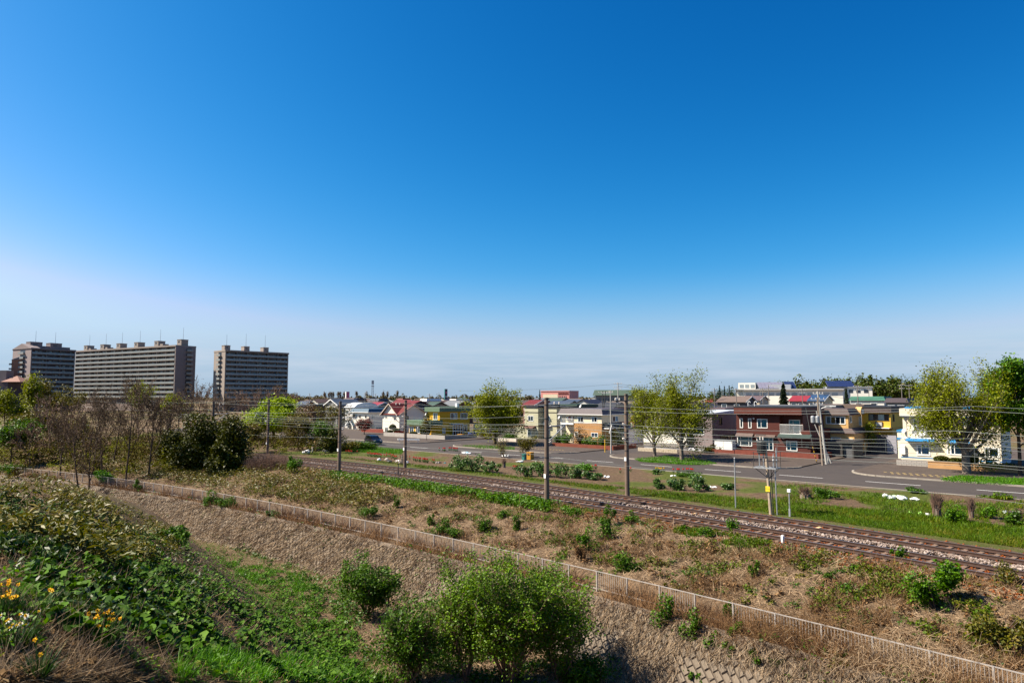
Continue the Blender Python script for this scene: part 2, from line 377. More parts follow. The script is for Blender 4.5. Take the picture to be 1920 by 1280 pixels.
def ground_material():
    n = gm_.node_tree; nd = n.nodes; bs = nd['Principled BSDF']; bs.inputs['Roughness'].default_value = 0.95; bs.inputs['Specular IOR Level'].default_value = 0.1
    at_ = nd.new('ShaderNodeAttribute'); at_.attribute_name = 'cover'; sp = nd.new('ShaderNodeSeparateColor'); n.links.new(at_.outputs['Color'], sp.inputs[0])
    co = nd.new('ShaderNodeTexCoord')
    def noisecol(sc, c0, c1, det=8):
        nz = nd.new('ShaderNodeTexNoise'); nz.inputs['Scale'].default_value = sc; nz.inputs['Detail'].default_value = det; nz.inputs['Roughness'].default_value = 0.7
        n.links.new(co.outputs['Object'], nz.inputs['Vector']); r = nd.new('ShaderNodeValToRGB'); r.color_ramp.elements[0].position = .3; r.color_ramp.elements[1].position = .72
        r.color_ramp.elements[0].color = c0 + (1,); r.color_ramp.elements[1].color = c1 + (1,); n.links.new(nz.outputs[0], r.inputs[0]); return r.outputs[0], nz.outputs[0]
    straw, h1 = noisecol(4.0, (0.07, 0.045, 0.027), (0.25, 0.172, 0.105)); so, h2 = noisecol(2.2, (0.058, 0.038, 0.024), (0.165, 0.108, 0.066))
    gr, _ = noisecol(3.0, (0.035, 0.045, 0.008), (0.085, 0.115, 0.016)); sn, h3 = noisecol(9.0, (0.055, 0.03, 0.02), (0.15, 0.085, 0.055))
    def mixc(a, b, f):
        m = nd.new('ShaderNodeMix'); m.data_type = 'RGBA'; n.links.new(f, m.inputs['Factor']); n.links.new(a, m.inputs['A']); n.links.new(b, m.inputs['B']); return m.outputs['Result']
    c = mixc(straw, so, sp.outputs[1]); c = mixc(c, gr, sp.outputs[0]); c = mixc(c, sn, sp.outputs[2]); n.links.new(c, bs.inputs['Base Color'])
    nb = nd.new('ShaderNodeTexNoise'); nb.inputs['Scale'].default_value = 7; nb.inputs['Detail'].default_value = 9; nb.inputs['Roughness'].default_value = 0.75; n.links.new(co.outputs['Object'], nb.inputs['Vector'])
    bp = nd.new('ShaderNodeBump'); bp.inputs['Strength'].default_value = 0.9; bp.inputs['Distance'].default_value = 0.15; n.links.new(nb.outputs[0], bp.inputs['Height']); n.links.new(bp.outputs[0], bs.inputs['Normal'])
ground_material()
gme = fast_mesh('ground', np.c_[GX.ravel(), GY.ravel(), GZ.ravel()], quads, gm_, smooth=True)
ca = gme.color_attributes.new('cover', 'FLOAT_COLOR', 'POINT')
ca.data.foreach_set('color', np.c_[grass.ravel(), soil.ravel(), stone.ravel(), np.ones(GX.size)].astype(np.float32).ravel())
tag(mobj('ground', gme), kind='structure')

# ------------------------------------------------------------------ road, side streets, pavements, kerbs, markings
m_asph = M('asphalt', (0.051, 0.041, 0.036), 0.16, 0.5, 0.9, 0.25, 60); m_asph2 = M('asphalt_side', (0.048, 0.039, 0.035), 0.2, 0.7, 0.9, 0.25, 60)
m_pave = M('pavement_worn', (0.066, 0.049, 0.039), 0.25, 0.9, 0.92, 0.3, 40); m_kerb = M('kerb_concrete', (0.27, 0.235, 0.195), 0.2, 2.5, 0.9, 0.2, 30)
m_line = M('road_paint', (0.62, 0.61, 0.58), 0.18, 5, 0.7); m_yel = M('tactile_yellow', (0.50, 0.36, 0.12), 0.25, 3, 0.8); m_edge = M('gutter_concrete', (0.2, 0.17, 0.135), 0.25, 1.2, 0.95)
def sheet(name, pts, z, mat, kind='structure', parent=None):
    mb = MB(); v = [(*xy(s, t), z) for s, t in pts]; mb.add(v, [tuple(range(len(v)))])
    o = mb.build(name, mat, parent)
    if kind and parent is None: tag(o, kind=kind)
    return o
def strip(name, s0, s1, f0, f1, z, mat, step=6.0):
    mb = MB(); k = max(2, int(abs(s1 - s0) / step)); ss = np.linspace(s0, s1, k + 1)
    v = []
    for s in ss: v += [(*xy(s, f0), z), (*xy(s, f1), z)]
    mb.add(v, [(2 * i, 2 * i + 2, 2 * i + 3, 2 * i + 1) for i in range(k)]); o = mb.build(name, mat); return tag(o, kind='structure')
strip('road', -190, 22, T_NEAR, T_FAR, 0.0, m_asph)
strip('road_gutter', -190, 22, T_NEAR - 0.55, T_NEAR - 0.02, 0.004, m_edge)
SIDE = [(-97.0, -88.5), (-62.5, -56.0), (-29.5, -23.5)]            # side streets across the plots
for a, b in SIDE:
    mb = MB(); k = 14; r = 4.2
    lf = [(a - r + r * math.sin(th), T_FAR + r - r * math.cos(th)) for th in np.linspace(0, math.pi / 2, 7)]
    rt = [(b + r - r * math.sin(th), T_FAR + r - r * math.cos(th)) for th in np.linspace(0, math.pi / 2, 7)]
    pts = lf + [(a, 200), (b, 200)] + rt[::-1]
    sheet('side_street', pts, 0.004, m_asph2)
def pave_block(s0, s1, t1=T_PLOT, r=4.2, z=0.12):
    c = [(s0 + r - r * math.sin(th), T_FAR + r - r * math.cos(th)) for th in np.linspace(math.pi / 2, 0, 8)]
    d = [(s1 - r + r * math.sin(th), T_FAR + r - r * math.cos(th)) for th in np.linspace(0, math.pi / 2, 8)]
    outer = c + d; pts = outer + [(s1, t1 + 40), (s0, t1 + 40)]
    mb = MB(); n = len(pts); v = [(*xy(*p), z) for p in pts] + [(*xy(*p), -0.05) for p in pts]
    mb.add(v, [tuple(range(n))] + [(i, n + i, n + (i + 1) % n, (i + 1) % n) for i in range(n)]); tag(mb.build('pavement', m_pave), kind='structure')
    kb = MB()                                                        # kerb stones round the road side
    for i in range(len(outer) - 1):
        (sa, ta), (sb, tb) = outer[i], outer[i + 1]; L_ = math.hypot(sb - sa, tb - ta); k = max(1, int(L_ / 3.0))
        for j in range(k):
            q0, q1 = j / k + 0.01 / L_, (j + 1) / k - 0.01 / L_
            p0 = (sa + (sb - sa) * q0, ta + (tb - ta) * q0); p1 = (sa + (sb - sa) * q1, ta + (tb - ta) * q1)
            nxl, nyl = -(tb - ta) / L_, (sb - sa) / L_
            q = [(p0[0] - nxl * 0.16, p0[1] - nyl * 0.16), (p1[0] - nxl * 0.16, p1[1] - nyl * 0.16), (p1[0] + nxl * 0.02, p1[1] + nyl * 0.02), (p0[0] + nxl * 0.02, p0[1] + nyl * 0.02)]
            kb.prism([xy(*w) for w in q], -0.03, z + 0.03)
    tag(kb.build('kerb', m_kerb), kind='structure')
pave_block(-88.5, -62.5); pave_block(-56.0, -29.5); pave_block(-23.5, 24); pave_block(-190, -97.0)
mb = MB()
DASH = [(-103, -98.5), (-91, -86.5), (-78.6, -74), (-70.5, -66.2), (-62.5, -58.3), (-54.3, -50.1), (-46.0, -41.6), (-37.3, -32.9), (-28.6, -24.0), (-19.9, -15.0), (-10.5, -6.0), (-2, 3)]
for a, b in DASH:
    sheet('lane_marking', [(a, T_MID - 0.09), (b, T_MID - 0.09), (b, T_MID + 0.09), (a, T_MID + 0.09)], 0.008, m_line)
# dotted yellow guide strips on the corner pavements
for s0, s1, t0 in ((-20.5, -9, 85.6), (-19.5, -8, 84.4), (-76.5, -66, 86.4), (-47, -36, 86.6)):
    mb = MB(); s = s0
    while s < s1:
        q = [(s, t0), (s + 0.30, t0), (s + 0.30, t0 + 0.28), (s, t0 + 0.28)]; v = [(*xy(*p), 0.126) for p in q]; mb.add(v, [(0, 1, 2, 3)]); s += 0.62
    tag(mb.build('tactile_paving', m_yel), kind='structure')

# ------------------------------------------------------------------ railway: two tracks of rails and sleepers on ballast
m_rail = M('rail_rust', (0.055, 0.028, 0.019), 0.25, 6, 0.75, spec=0.4); m_shine = M('rail_running_surface', (0.50, 0.43, 0.37), 0.08, 3, 0.28, metal=0.85, spec=0.6)
m_slp = M('sleeper_concrete', (0.165, 0.105, 0.072), 0.3, 2.5, 0.95, 0.4, 30); m_clip = M('rail_clip_steel', (0.06, 0.045, 0.04), 0.2, 8, 0.7)
def curve_frame(tf, s):
    h = 0.05; t = float(tf(s)); dt = (float(tf(s + h)) - float(tf(s - h))) / (2 * h); l = math.hypot(1, dt)
    tx, ty = xy(s, t); dx = (ex + dt * nx) / l; dy = (ey + dt * ny) / l
    return tx, ty, dx, dy, l
GAUGE = 1.80
def sweep(tf, s0, s1, off, prof, step=1.5):
    ss = np.arange(s0, s1 + 0.01, step); V = []; n = len(prof)
    for s in ss:
        x, y, dx, dy, _ = curve_frame(tf, s); lx, ly = -dy, dx          # left normal, away from the camera
        for u, z in prof: V.append((x + lx * (off + u), y + ly * (off + u), z))
    Fs = [(i * n + j, (i + 1) * n + j, (i + 1) * n + (j + 1) % n, i * n + (j + 1) % n) for i in range(len(ss) - 1) for j in range(n)]
    return MB().add(V, Fs)
RP = [(-0.085, 0.07), (0.085, 0.07), (0.085, 0.095), (0.02, 0.115), (0.02, 0.205), (0.045, 0.215), (0.045, 0.252), (-0.045, 0.252), (-0.045, 0.215), (-0.02, 0.205), (-0.02, 0.115), (-0.085, 0.095)]
_sl = MB(); w0, w1, hl = 0.155, 0.125, 1.42
_sl.add([(-w0, -hl, -0.14), (w0, -hl, -0.14), (w0, hl, -0.14), (-w0, hl, -0.14), (-w1, -hl + .03, 0.068), (w1, -hl + .03, 0.068), (w1, hl - .03, 0.068), (-w1, hl - .03, 0.068), (-w1 * .9, 0, 0.035), (w1 * .9, 0, 0.035), (-w0, 0, -0.14), (w0, 0, -0.14)],
        [(4, 5, 9, 8), (8, 9, 6, 7), (0, 1, 5, 4), (2, 3, 7, 6), (1, 11, 9, 5), (11, 2, 6, 9), (3, 10, 8, 7), (10, 0, 4, 8)])
slp_me = _sl.mesh('sleeper', m_slp)
slp_odd = _sl.mesh('sleeper_new', M('sleeper_pale', (0.55, 0.36, 0.18), 0.2, 3, 0.9))
cl = MB()
for sg in (-1, 1):
    for q in (-0.13, 0.13): cl.box(-0.07, 0.07, sg * GAUGE / 2 + q - 0.05, sg * GAUGE / 2 + q + 0.05, 0.069, 0.105)
clip_me = cl.mesh('rail_clips', m_clip); 
for nm, tf, lab in (('railway_track', t_A, 'rail track on the far side, next to the grass verge and the road'), ('railway_track', t_B, 'rail track on the near side, along the top of the straw bank')):
    x0, y0, *_ = curve_frame(tf, -60); root = thing(nm, lab, 'railway track', (0, 0, 0), 0, 'pair of railway tracks')
    for sg in (-1, 1):
        r_ = sweep(tf, -132, 12, sg * GAUGE / 2, RP).build('rail', m_rail, root)
        sweep(tf, -132, 12, sg * GAUGE / 2, [(-0.038, 0.254), (0.038, 0.254), (0.038, 0.258), (-0.038, 0.258)]).build('running_surface', m_shine, r_)
    s = -131.0; k = 0
    while s < 12:
        x, y, dx, dy, l = curve_frame(tf, s)
        o = bpy.data.objects.new('sleeper', slp_odd if rnd.random() < 0.02 else slp_me); link(o, root); o.location = (x, y, rnd.uniform(-0.008, 0.006)); o.rotation_euler = (0, 0, math.atan2(dy, dx) + rnd.uniform(-.012, .012))
        if s > -80:
            tag(link(bpy.data.objects.new('rail_clips', clip_me), o), kind='stuff')
        s += 0.76 / l; k += 1
# ballast stones
def blobs(P, size, rg, squash=0.7):
    """loose stones: skewed octahedra"""
    n = len(P); base = np.array([(1, 0, 0), (0, 1, 0), (-1, 0, 0), (0, -1, 0), (0, 0, 1), (0, 0, -1)], float)
    V = base[None] * (rg.uniform(0.6, 1.25, (n, 6, 1))) * np.asarray(size).reshape(-1, 1, 1)
    V[:, :, 2] *= squash; a = rg.uniform(0, 2 * np.pi, n); c, s_ = np.cos(a), np.sin(a)
    X = V[:, :, 0] * c[:, None] - V[:, :, 1] * s_[:, None]; Y = V[:, :, 0] * s_[:, None] + V[:, :, 1] * c[:, None]
    V[:, :, 0], V[:, :, 1] = X, Y; V += P[:, None, :]
    f = np.array([(0, 1, 4), (1, 2, 4), (2, 3, 4), (3, 0, 4), (1, 0, 5), (2, 1, 5), (3, 2, 5), (0, 3, 5)])
    return V.reshape(-1, 3), (f[None] + (np.arange(n) * 6)[:, None, None]).reshape(-1, 3)
def band(n, lo, hi, tf, s0=-125, s1=10, seed=0, near=True):
    rg = np.random.default_rng(seed)
    if near: s = s1 + 6 - np.exp(rg.uniform(np.log(6), np.log(s1 - s0 + 6), n))
    else: s = rg.uniform(s0, s1, n)
    t = tf(s) + rg.uniform(lo, hi, n); return np.c_[s * ex + t * nx, s * ey + t * ny], s, t
m_bg = LM('ballast_grey', [srgb(72, 60, 52), srgb(116, 102, 92), srgb(168, 154, 146), srgb(94, 80, 70)], 0, 0.9, 0.2)
m_br = LM('ballast_rust', [srgb(64, 32, 16), srgb(108, 60, 34), srgb(140, 82, 50), srgb(84, 44, 25)], 0, 0.95, 0.1)
P1, s_, t_ = band(6000, 1.75, 2.7, t_B, seed=3); pz = 0.07 + 0.09 * np.sin(np.pi * np.clip((t_ - t_B(s_) - 1.62) / 1.2, 0, 1))
P2, s2, t2 = band(2400, -2.6, -1.6, t_B, seed=4); pz2 = -0.02 - 0.12 * np.clip(-1.6 - (t2 - t_B(s2)), 0, 1)
P3_ = np.concatenate([np.c_[P1, pz], np.c_[P2, pz2]])
V, Fc = blobs(P3_, R.uniform(0.05, 0.13, len(P3_)), R); tag(mobj('grey_ballast', fast_mesh('grey_ballast', V, Fc, m_bg)), 'pale grey stone ballast heaped between the two tracks', 'ballast', kind='stuff')
Q = []
for tf, lo, hi, n, sd in ((t_A, -1.75, 2.4, 4800, 5), (t_B, -1.7, 1.7, 4400, 6), (t_B, -3.4, -2.2, 2500, 7)):
    p, s__, t__ = band(n, lo, hi, tf, seed=sd); z = np.where(np.abs(t__ - tf(s__)) < 1.4, 0.0, 0.02); z = np.where(hi < -2, gzi(p[:, 0], p[:, 1]) + 0.02, z); Q.append(np.c_[p, z])
Q = np.concatenate(Q); V, Fc = blobs(Q, R.uniform(0.045, 0.115, len(Q)), R); tag(mobj('rusty_ballast', fast_mesh('rusty_ballast', V, Fc, m_br)), 'rust brown stone ballast around the sleepers', 'ballast', kind='stuff')

# ------------------------------------------------------------------ overhead line poles and wires
m_conc = M('pole_concrete', (0.165, 0.115, 0.085), 0.22, 1.5, 0.9, 0.15, 20, streak=0.25); m_stl = M('galvanised_steel', (0.36, 0.37, 0.38), 0.15, 4, 0.5, metal=0.5)
m_dark = M('dark_steel', (0.04, 0.038, 0.036), 0.2, 5, 0.6); m_ins = M('insulator_porcelain', (0.62, 0.56, 0.48), 0.1, 6, 0.35); m_wire = M('wire_metal', (0.16, 0.18, 0.17), 0.1, 1, 0.6, metal=0.2)
m_white = M('white_enamel', (0.72, 0.72, 0.70), 0.1, 4, 0.5); m_yellow = M('yellow_enamel', (0.75, 0.52, 0.03), 0.1, 4, 0.5); m_black = M('black_enamel', (0.02, 0.02, 0.02), 0.2, 4, 0.5)
def solve_offset(px, py, tf, off):
    a = ray(px, py)[0]; lo, hi = 15.0, 170.0
    for _ in range(50):
        Y = 0.5 * (lo + hi); s, t = st(a * Y, Y)
        if t - float(tf(np.float64(s))) > off: hi = Y
        else: lo = Y
    return a * Y, Y
def line_pole(px, pyb, pyt, tf, off, label, plate=None):
    x, y = solve_offset(px, (pyb + pyt) / 2, tf, off); zb = gz(x, y); zt = zat(px, pyt, y)
    s, t = st(x, y); _, _, dx, dy, _ = curve_frame(tf, s); sg = -1 if off > 0 else 1     # reach towards its track
    root = thing('overhead_line_pole', label, 'pole', (x, y, zb), math.atan2(dy, dx), 'concrete poles of the overhead line'); h = zt - zb
    MB().tube((0, 0, -0.4), (0, 0, h), 0.21, 0.155, 16).build('shaft', m_conc, root, smooth=False)
    for q in (0.985, 0.93, 0.80, 0.62, 0.44): MB().tube((0, 0, h * q - 0.05), (0, 0, h * q + 0.05), 0.215 - 0.05 * q, None, 14).build('band', m_dark, root)
    if plate: MB().box(-0.11, 0.11, -0.235, -0.205, h * plate - 0.16, h * plate + 0.16).build('number_plate', m_white, root)
    zc = 5.0 - zb                                                       # cantilever over the track
    r = abs(off) + 0.2
    MB().tube((0, sg * 0.1, zc + 1.15), (0, sg * r, zc + 1.25), 0.035, None, 8).build('cantilever_tube', m_stl, root)
    MB().tube((0, sg * 0.1, zc - 0.1), (0, sg * (r - 0.4), zc + 1.2), 0.04, None, 8).build('cantilever_strut', m_stl, root)
    for zz in (zc + 1.15, zc - 0.1):
        MB().lathe([(0.05, 0), (0.10, 0.05), (0.05, 0.10), (0.10, 0.16), (0.05, 0.22), (0.10, 0.28), (0.05, 0.34)], 8).build('insulator', m_ins, root, (0, sg * 0.22, zz - 0.1)).rotation_euler = (-sg * 1.1, 0, 0)
    MB().tube((0, sg * (r - 0.5), zc + 1.2), (0, sg * (r - 0.1), zc + 0.42), 0.025, None, 6).build('registration_arm', m_stl, root)
    MB().box(-0.05, 0.05, 0 if sg > 0 else -1.5, 1.5 if sg > 0 else 0, h * 0.93 - 0.04, h * 0.93 + 0.04).build('cross_arm', m_dark, root)
    for q in (0.9, 1.45): MB().lathe([(0.035, 0), (0.07, 0.04), (0.035, 0.09), (0.07, 0.13), (0.03, 0.2)], 8).build('insulator', m_ins, root, (0, sg * q, h * 0.93 + 0.04))
    return s
line_pole(1025, 932, 745, t_B, -2.3, 'tall concrete overhead line pole in front of the pale green house', 0.27)
line_pole(637, 882, 752, t_B, -2.3, 'concrete overhead line pole beside the track, left of the blue roofed white house', 0.33)
line_pole(1175, 925, 738, t_A, 2.2, 'concrete overhead line pole between the brick house and the white house', 0.36)
line_pole(760, 876, 750, t_A, 2.2, 'concrete overhead line pole in front of the red roofed house', 0.28)
line_pole(503, 835, 748, t_A, 2.2, 'concrete overhead line pole in front of the lime green tree', 0.2)
line_pole(399, 835, 752, t_B, -2.3, 'dark overhead line pole standing above the evergreen bushes')
line_pole(66, 850, 757, t_B, -2.3, 'dark overhead line pole between the trees at the far left')
# further poles out of the frame carry the wires on
def wire(name, tf, off, z, sag, label, s0=-131, s1=26, span=31.0, ph=0.0, r=0.017):
    pts = []
    for s in np.arange(s0, s1, 2.6):
        q = ((s + 37 + ph) / span) % 1.0; x, y = xy(s, float(tf(s)) + off); pts.append((x, y, z - sag * 4 * q * (1 - q)))
    return tag(MB().path(pts, r, 4).build(name, m_wire), label, 'wire', 'overhead wires above the tracks')
for tf, nm in ((t_A, 'far track'), (t_B, 'near track')):
    wire('contact_wire', tf, 0.0, 5.25, 0.06, f'lowest overhead contact wire hanging above the {nm}', r=0.0095)
    cw = wire('messenger_wire', tf, 0.0, 6.25, 0.55, f'sagging carrier wire above the contact wire of the {nm}', r=0.0095)
    dm = MB()
    for s in np.arange(-120, 20, 5.2):
        q = ((s + 37) / 31.0) % 1.0; x, y = xy(s, float(tf(s))); dm.tube((x, y, 5.25 - .06 * 4 * q * (1 - q)), (x, y, 6.25 - .55 * 4 * q * (1 - q)), 0.008, None, 3)
    dm.build('dropper', m_wire, cw)
wire('feeder_wire', t_B, -0.9, 7.9, 0.5, 'highest feeder wire on the cross arms over the near track', r=0.0095)
wire('feeder_wire', t_A, 0.8, 8.0, 0.5, 'highest feeder wire on the cross arms over the far track', r=0.0095)
wire('return_wire', t_B, -2.0, 6.9, 0.45, 'feeder wire fixed to the camera side of the near poles', r=0.0095)
wire('return_wire', t_A, 2.0, 4.6, 0.35, 'lower return wire fixed to the poles on the road side', r=0.0095)
wire('return_wire', t_A, 2.1, 5.6, 0.4, 'upper return wire fixed to the poles on the road side', r=0.0095)
wire('return_wire', t_B, -2.1, 3.9, 0.3, 'lowest return wire fixed to the near poles above the bank', r=0.007)

# ------------------------------------------------------------------ transformer platform and posts by the track
x, y = gp(1446, 964, 0.0); z0 = gz(x, y)
root = thing('transformer_pole', 'grey pole carrying a steel platform with a black transformer, yellow plate halfway', 'transformer pole', (x, y, z0), ANG)
sc_ = y / F
h = (964 - 836) * sc_
lean = MB().tube((0, 0, -0.3), (-0.28, 0, h), 0.13, 0.095, 12); lean.build('shaft', M('pole_pale', (0.33, 0.26, 0.19), 0.2, 2, 0.9), root)
zp = (964 - 879) * sc_
pf = MB(); pf.box(-1.0, 0.62, -0.5, -0.4, zp - 0.05, zp + 0.05).box(-1.0, 0.62, 0.4, 0.5, zp - 0.05, zp + 0.05)
for q in (-1.0, -0.45, 0.1, 0.55): pf.box(q, q + 0.07, -0.4, 0.4, zp - 0.045, zp + 0.04)
pf.build('platform', m_stl, root)
br = MB(); br.tube((-0.9, -0.45, zp - 0.05), (-0.12, -0.08, zp - 0.75), 0.025).tube((0.52, -0.45, zp - 0.05), (-0.02, -0.08, zp - 0.75), 0.025).tube((-0.9, 0.45, zp - 0.05), (-0.12, 0.08, zp - 0.75), 0.025).tube((0.52, 0.45, zp - 0.05), (-0.02, 0.08, zp - 0.75), 0.025); br.build('bracket', m_dark, root)
gr_ = MB()
for qx in (-1.0, 0.62):
    for qy in (-0.47, 0.47): gr_.tube((qx, qy, zp), (qx, qy, zp + 1.15), 0.022, None, 6)
for qy in (-0.47, 0.47): gr_.tube((-1.0, qy, zp + 1.12), (0.62, qy, zp + 1.12), 0.018, None, 6)
gr_.build('guard_rail', m_dark, root)
for qx in (-0.75, -0.45): MB().tube((qx, 0.0, zp + 0.04), (qx, 0, zp + 1.0), 0.045, None, 8).build('support_post', m_stl, root)
tr_ = MB(); tr_.lathe([(0.20, 0), (0.34, 0.06), (0.36, 0.5), (0.34, 0.85), (0.30, 0.95), (0.10, 1.0)], 14, (-0.55, 0, zp + 0.98)); tb = tr_.build('transformer', m_black, root)
for qx in (-0.66, -0.44): MB().lathe([(0.03, 0), (0.07, 0.05), (0.03, 0.1), (0.07, 0.16), (0.02, 0.26)], 8).build('bushing', m_ins, tb, (qx, 0, zp + 1.98))
MB().tube((-0.95, 0, zp + 2.35), (-0.25, 0, zp + 2.35), 0.04, None, 6).build('cross_arm', m_dark, root)
for qx, hh in ((0.28, 1.0), (0.5, 1.45)): MB().lathe([(0.05, 0), (0.05, 0.4), (0.09, 0.5), (0.05, 0.6), (0.08, 0.75), (0.04, hh - 0.2), (0.02, hh)], 8).build('cable_end', m_stl, root, (qx, 0, zp + 0.05))
MB().tube((0.22, -0.1, -0.1), (0.12, -0.1, zp), 0.03, None, 6).build('cable', m_black, root); MB().tube((0.42, 0.05, -0.1), (0.35, 0.05, zp), 0.045, None, 8).build('conduit', m_stl, root)
MB().box(-0.3, 0.02, -0.16, -0.13, (964 - 922) * sc_ - 0.02, (964 - 914) * sc_ + 0.05).build('warning_plate', m_yellow, root)
x, y = gp(1379.5, 952); h = (952 - 861) * y / F
root = thing('steel_post', 'thin grey steel post by the track, left of the transformer pole', 'post', (x, y, gz(x, y)), 0)
MB().tube((0, 0, -0.2), (0, 0, h), 0.05, 0.045, 10).build('shaft', m_stl, root); MB().tube((0, 0, h), (0, 0, h + 0.05), 0.06, 0.03, 10).build('cap', m_stl, root)
x, y = gp(1481, 968); h = (968 - 918) * y / F
root = thing('marker_post', 'short grey post with a square white head beside the track', 'marker post', (x, y, gz(x, y)), ANG)
MB().tube((0, 0, -0.2), (0, 0, h - 0.2), 0.045, None, 8).build('shaft', m_stl, root); MB().box(-0.11, 0.11, -0.09, 0.09, h - 0.22, h).build('head', m_white, root); MB().box(-0.06, 0.06, -0.06, 0.06, 0, 0.55).build('sleeve', m_stl, root)
x, y = gp(746.5, 898, -0.3); root = thing('marker_post', 'thin dark post standing in the weeds before the near track', 'marker post', (x, y, gz(x, y)), 0)
MB().tube((0, 0, -0.2), (0, 0, 1.3), 0.05, 0.04, 8).build('shaft', m_dark, root); MB().box(-0.06, 0.06, -0.06, 0.06, 1.3, 1.36).build('cap', m_dark, root)
x, y = gp(1468, 1026, -0.25); root = thing('boundary_stone', 'small white concrete stake on the bank below the near track', 'boundary stone', (x, y, gz(x, y)), 0.4)
MB().prism([(-.07, -.07), (.07, -.07), (.07, .07), (-.07, .07)], -0.1, 0.42).build('stake', m_white, root); MB().prism([(-.07, -.07), (.07, -.07), (.07, .07), (-.07, .07)], 0.42, 0.46, [(-.03, -.03), (.03, -.03), (.03, .03), (-.03, .03)]).build('cap', m_white, root)

# ------------------------------------------------------------------ white picket fence along the top of the wall
m_fence = M('fence_white_paint', (0.36, 0.32, 0.285), 0.2, 3, 0.6, streak=0.35)
fence = thing('picket_fence', 'long white steel picket fence running along the top of the block wall', 'fence')
FT, FB = -0.9, -1.95
step = 2.0; ss = []; s = 8.0
while s > -122: ss.append(s); s -= step / math.hypot(1, (float(t_fence(np.float64(s))) - float(t_fence(np.float64(s - 1)))))
pst = MB().box(-0.035, 0.035, -0.035, 0.035, -0.3, FT - FB).mesh('post', m_fence); pk = MB().box(-0.009, 0.009, -0.006, 0.006, 0.10, 0.99).mesh('picket', m_fence)
rail_me = MB().box(0, 1, -0.018, 0.018, -0.02, 0.02).mesh('rail', m_fence); npk = 0; rest = MB()
for a, b in zip(ss[:-1], ss[1:]):
    xa, ya = xy(a, float(t_fence(np.float64(a)))); xb, yb = xy(b, float(t_fence(np.float64(b)))); an = math.atan2(yb - ya, xb - xa); ln = math.hypot(xb - xa, yb - ya)
    gap = any(lo < a < hi for lo, hi in ((-26.2, -24.5),))
    o = mobj('post', pst, fence, (xa, ya, FB)); o.rotation_euler = (0, 0, an)
    for zz in (FT - 0.02, FB + 0.12):
        o = mobj('rail', rail_me, fence, (xa, ya, zz)); o.rotation_euler = (0, 0, an); o.scale = (ln, 1, 1)
    n = 15 if (a > -30 and rnd.random() > .3) or a <= -30 else 1
    for j in range(1, n):
        q = j / n; px_, py_ = xa + (xb - xa) * q, ya + (yb - ya) * q
        if npk < 300:
            o = mobj('picket', pk, fence, (px_, py_, FB)); o.rotation_euler = (0, 0, an); npk += 1
        else: rest.box(px_ - 0.008, px_ + 0.008, py_ - 0.006, py_ + 0.006, FB + 0.10, FB + 0.99)
tag(rest.build('pickets', m_fence, fence), kind='stuff')

# ------------------------------------------------------------------ sloping wall of diagonal concrete blocks
m_blk = M('wall_block_concrete', (0.17, 0.135, 0.10), 0.35, 0.5, 0.95, 0.35, 18, island=0.12); m_joint = M('wall_joint', (0.10, 0.075, 0.055), 0.3, 2, 0.95)
wall = thing('retaining_wall', 'sloping retaining wall of diagonally laid concrete blocks below the white fence', 'retaining wall')
def wall_pt(a, b, out=0.0):                  # a = s along, b = 0 top .. 1 foot
    tf = float(t_fence(np.float64(a))); d = WALL_D0 + (WALL_D1 - WALL_D0) * b; x, y = xy(a, tf + d)
    sl = math.hypot(WALL_D1 - WALL_D0, WALL_Z1 - WALL_Z0); nh, nv = -(WALL_Z1 - WALL_Z0) / sl, -(WALL_D1 - WALL_D0) / sl
    x -= nx * out * nh; y -= ny * out * nh
    return Vector((x, y, WALL_Z0 + (WALL_Z1 - WALL_Z0) * b + out * nv))
SLOPE = math.hypot(WALL_D1 - WALL_D0, WALL_Z1 - WALL_Z0)
V = []; aa = np.arange(-122, 8.1, 1.0)
for a in aa: V += [wall_pt(a, -0.02), wall_pt(a, 1.05)]
MB().add(V, [(2 * i, 2 * i + 1, 2 * i + 3, 2 * i + 2) for i in range(len(aa) - 1)]).build('joint_bed', m_joint, wall)
cpm = MB()                                   # concrete coping along the head of the wall
for a in np.arange(-121, 7, 2.0):
    p = [wall_pt(a + 0.01, -0.06), wall_pt(a + 1.99, -0.06), wall_pt(a + 1.99, 0.03), wall_pt(a + 0.01, 0.03)]; q = [wall_pt(a + 0.01, -0.06, .07), wall_pt(a + 1.99, -0.06, .07), wall_pt(a + 1.99, 0.03, .07), wall_pt(a + 0.01, 0.03, .07)]
    cpm.add(p + q, [(4, 5, 6, 7), (0, 1, 5, 4), (1, 2, 6, 5), (2, 3, 7, 6), (3, 0, 4, 7)])
cpm.build('coping', M('coping_concrete', (0.13, 0.10, 0.075), 0.25, 1.5, 0.95), wall)
BW, BH, c45 = 0.50, 0.31, math.sqrt(0.5)
bw, bh, bd = BW / 2 - 0.012, BH / 2 - 0.012, 0.05
def block_mb():
    ch = 0.028
    return ([(-bw, -bh, 0), (bw, -bh, 0), (bw, bh, 0), (-bw, bh, 0), (-bw + ch, -bh + ch, bd), (bw - ch, -bh + ch, bd), (bw - ch, bh - ch, bd), (-bw + ch, bh - ch, bd)],
            [(4, 5, 6, 7), (0, 1, 5, 4), (1, 2, 6, 5), (2, 3, 7, 6), (3, 0, 4, 7)])
bv, bf = block_mb(); blk_me = [MB().add([(x * rnd.uniform(.97, 1.0), y * rnd.uniform(.96, 1.0), z + rnd.uniform(0, .012) * (z > 0)) for x, y, z in bv], bf).mesh('block', m_blk) for _ in range(4)]
cells = []
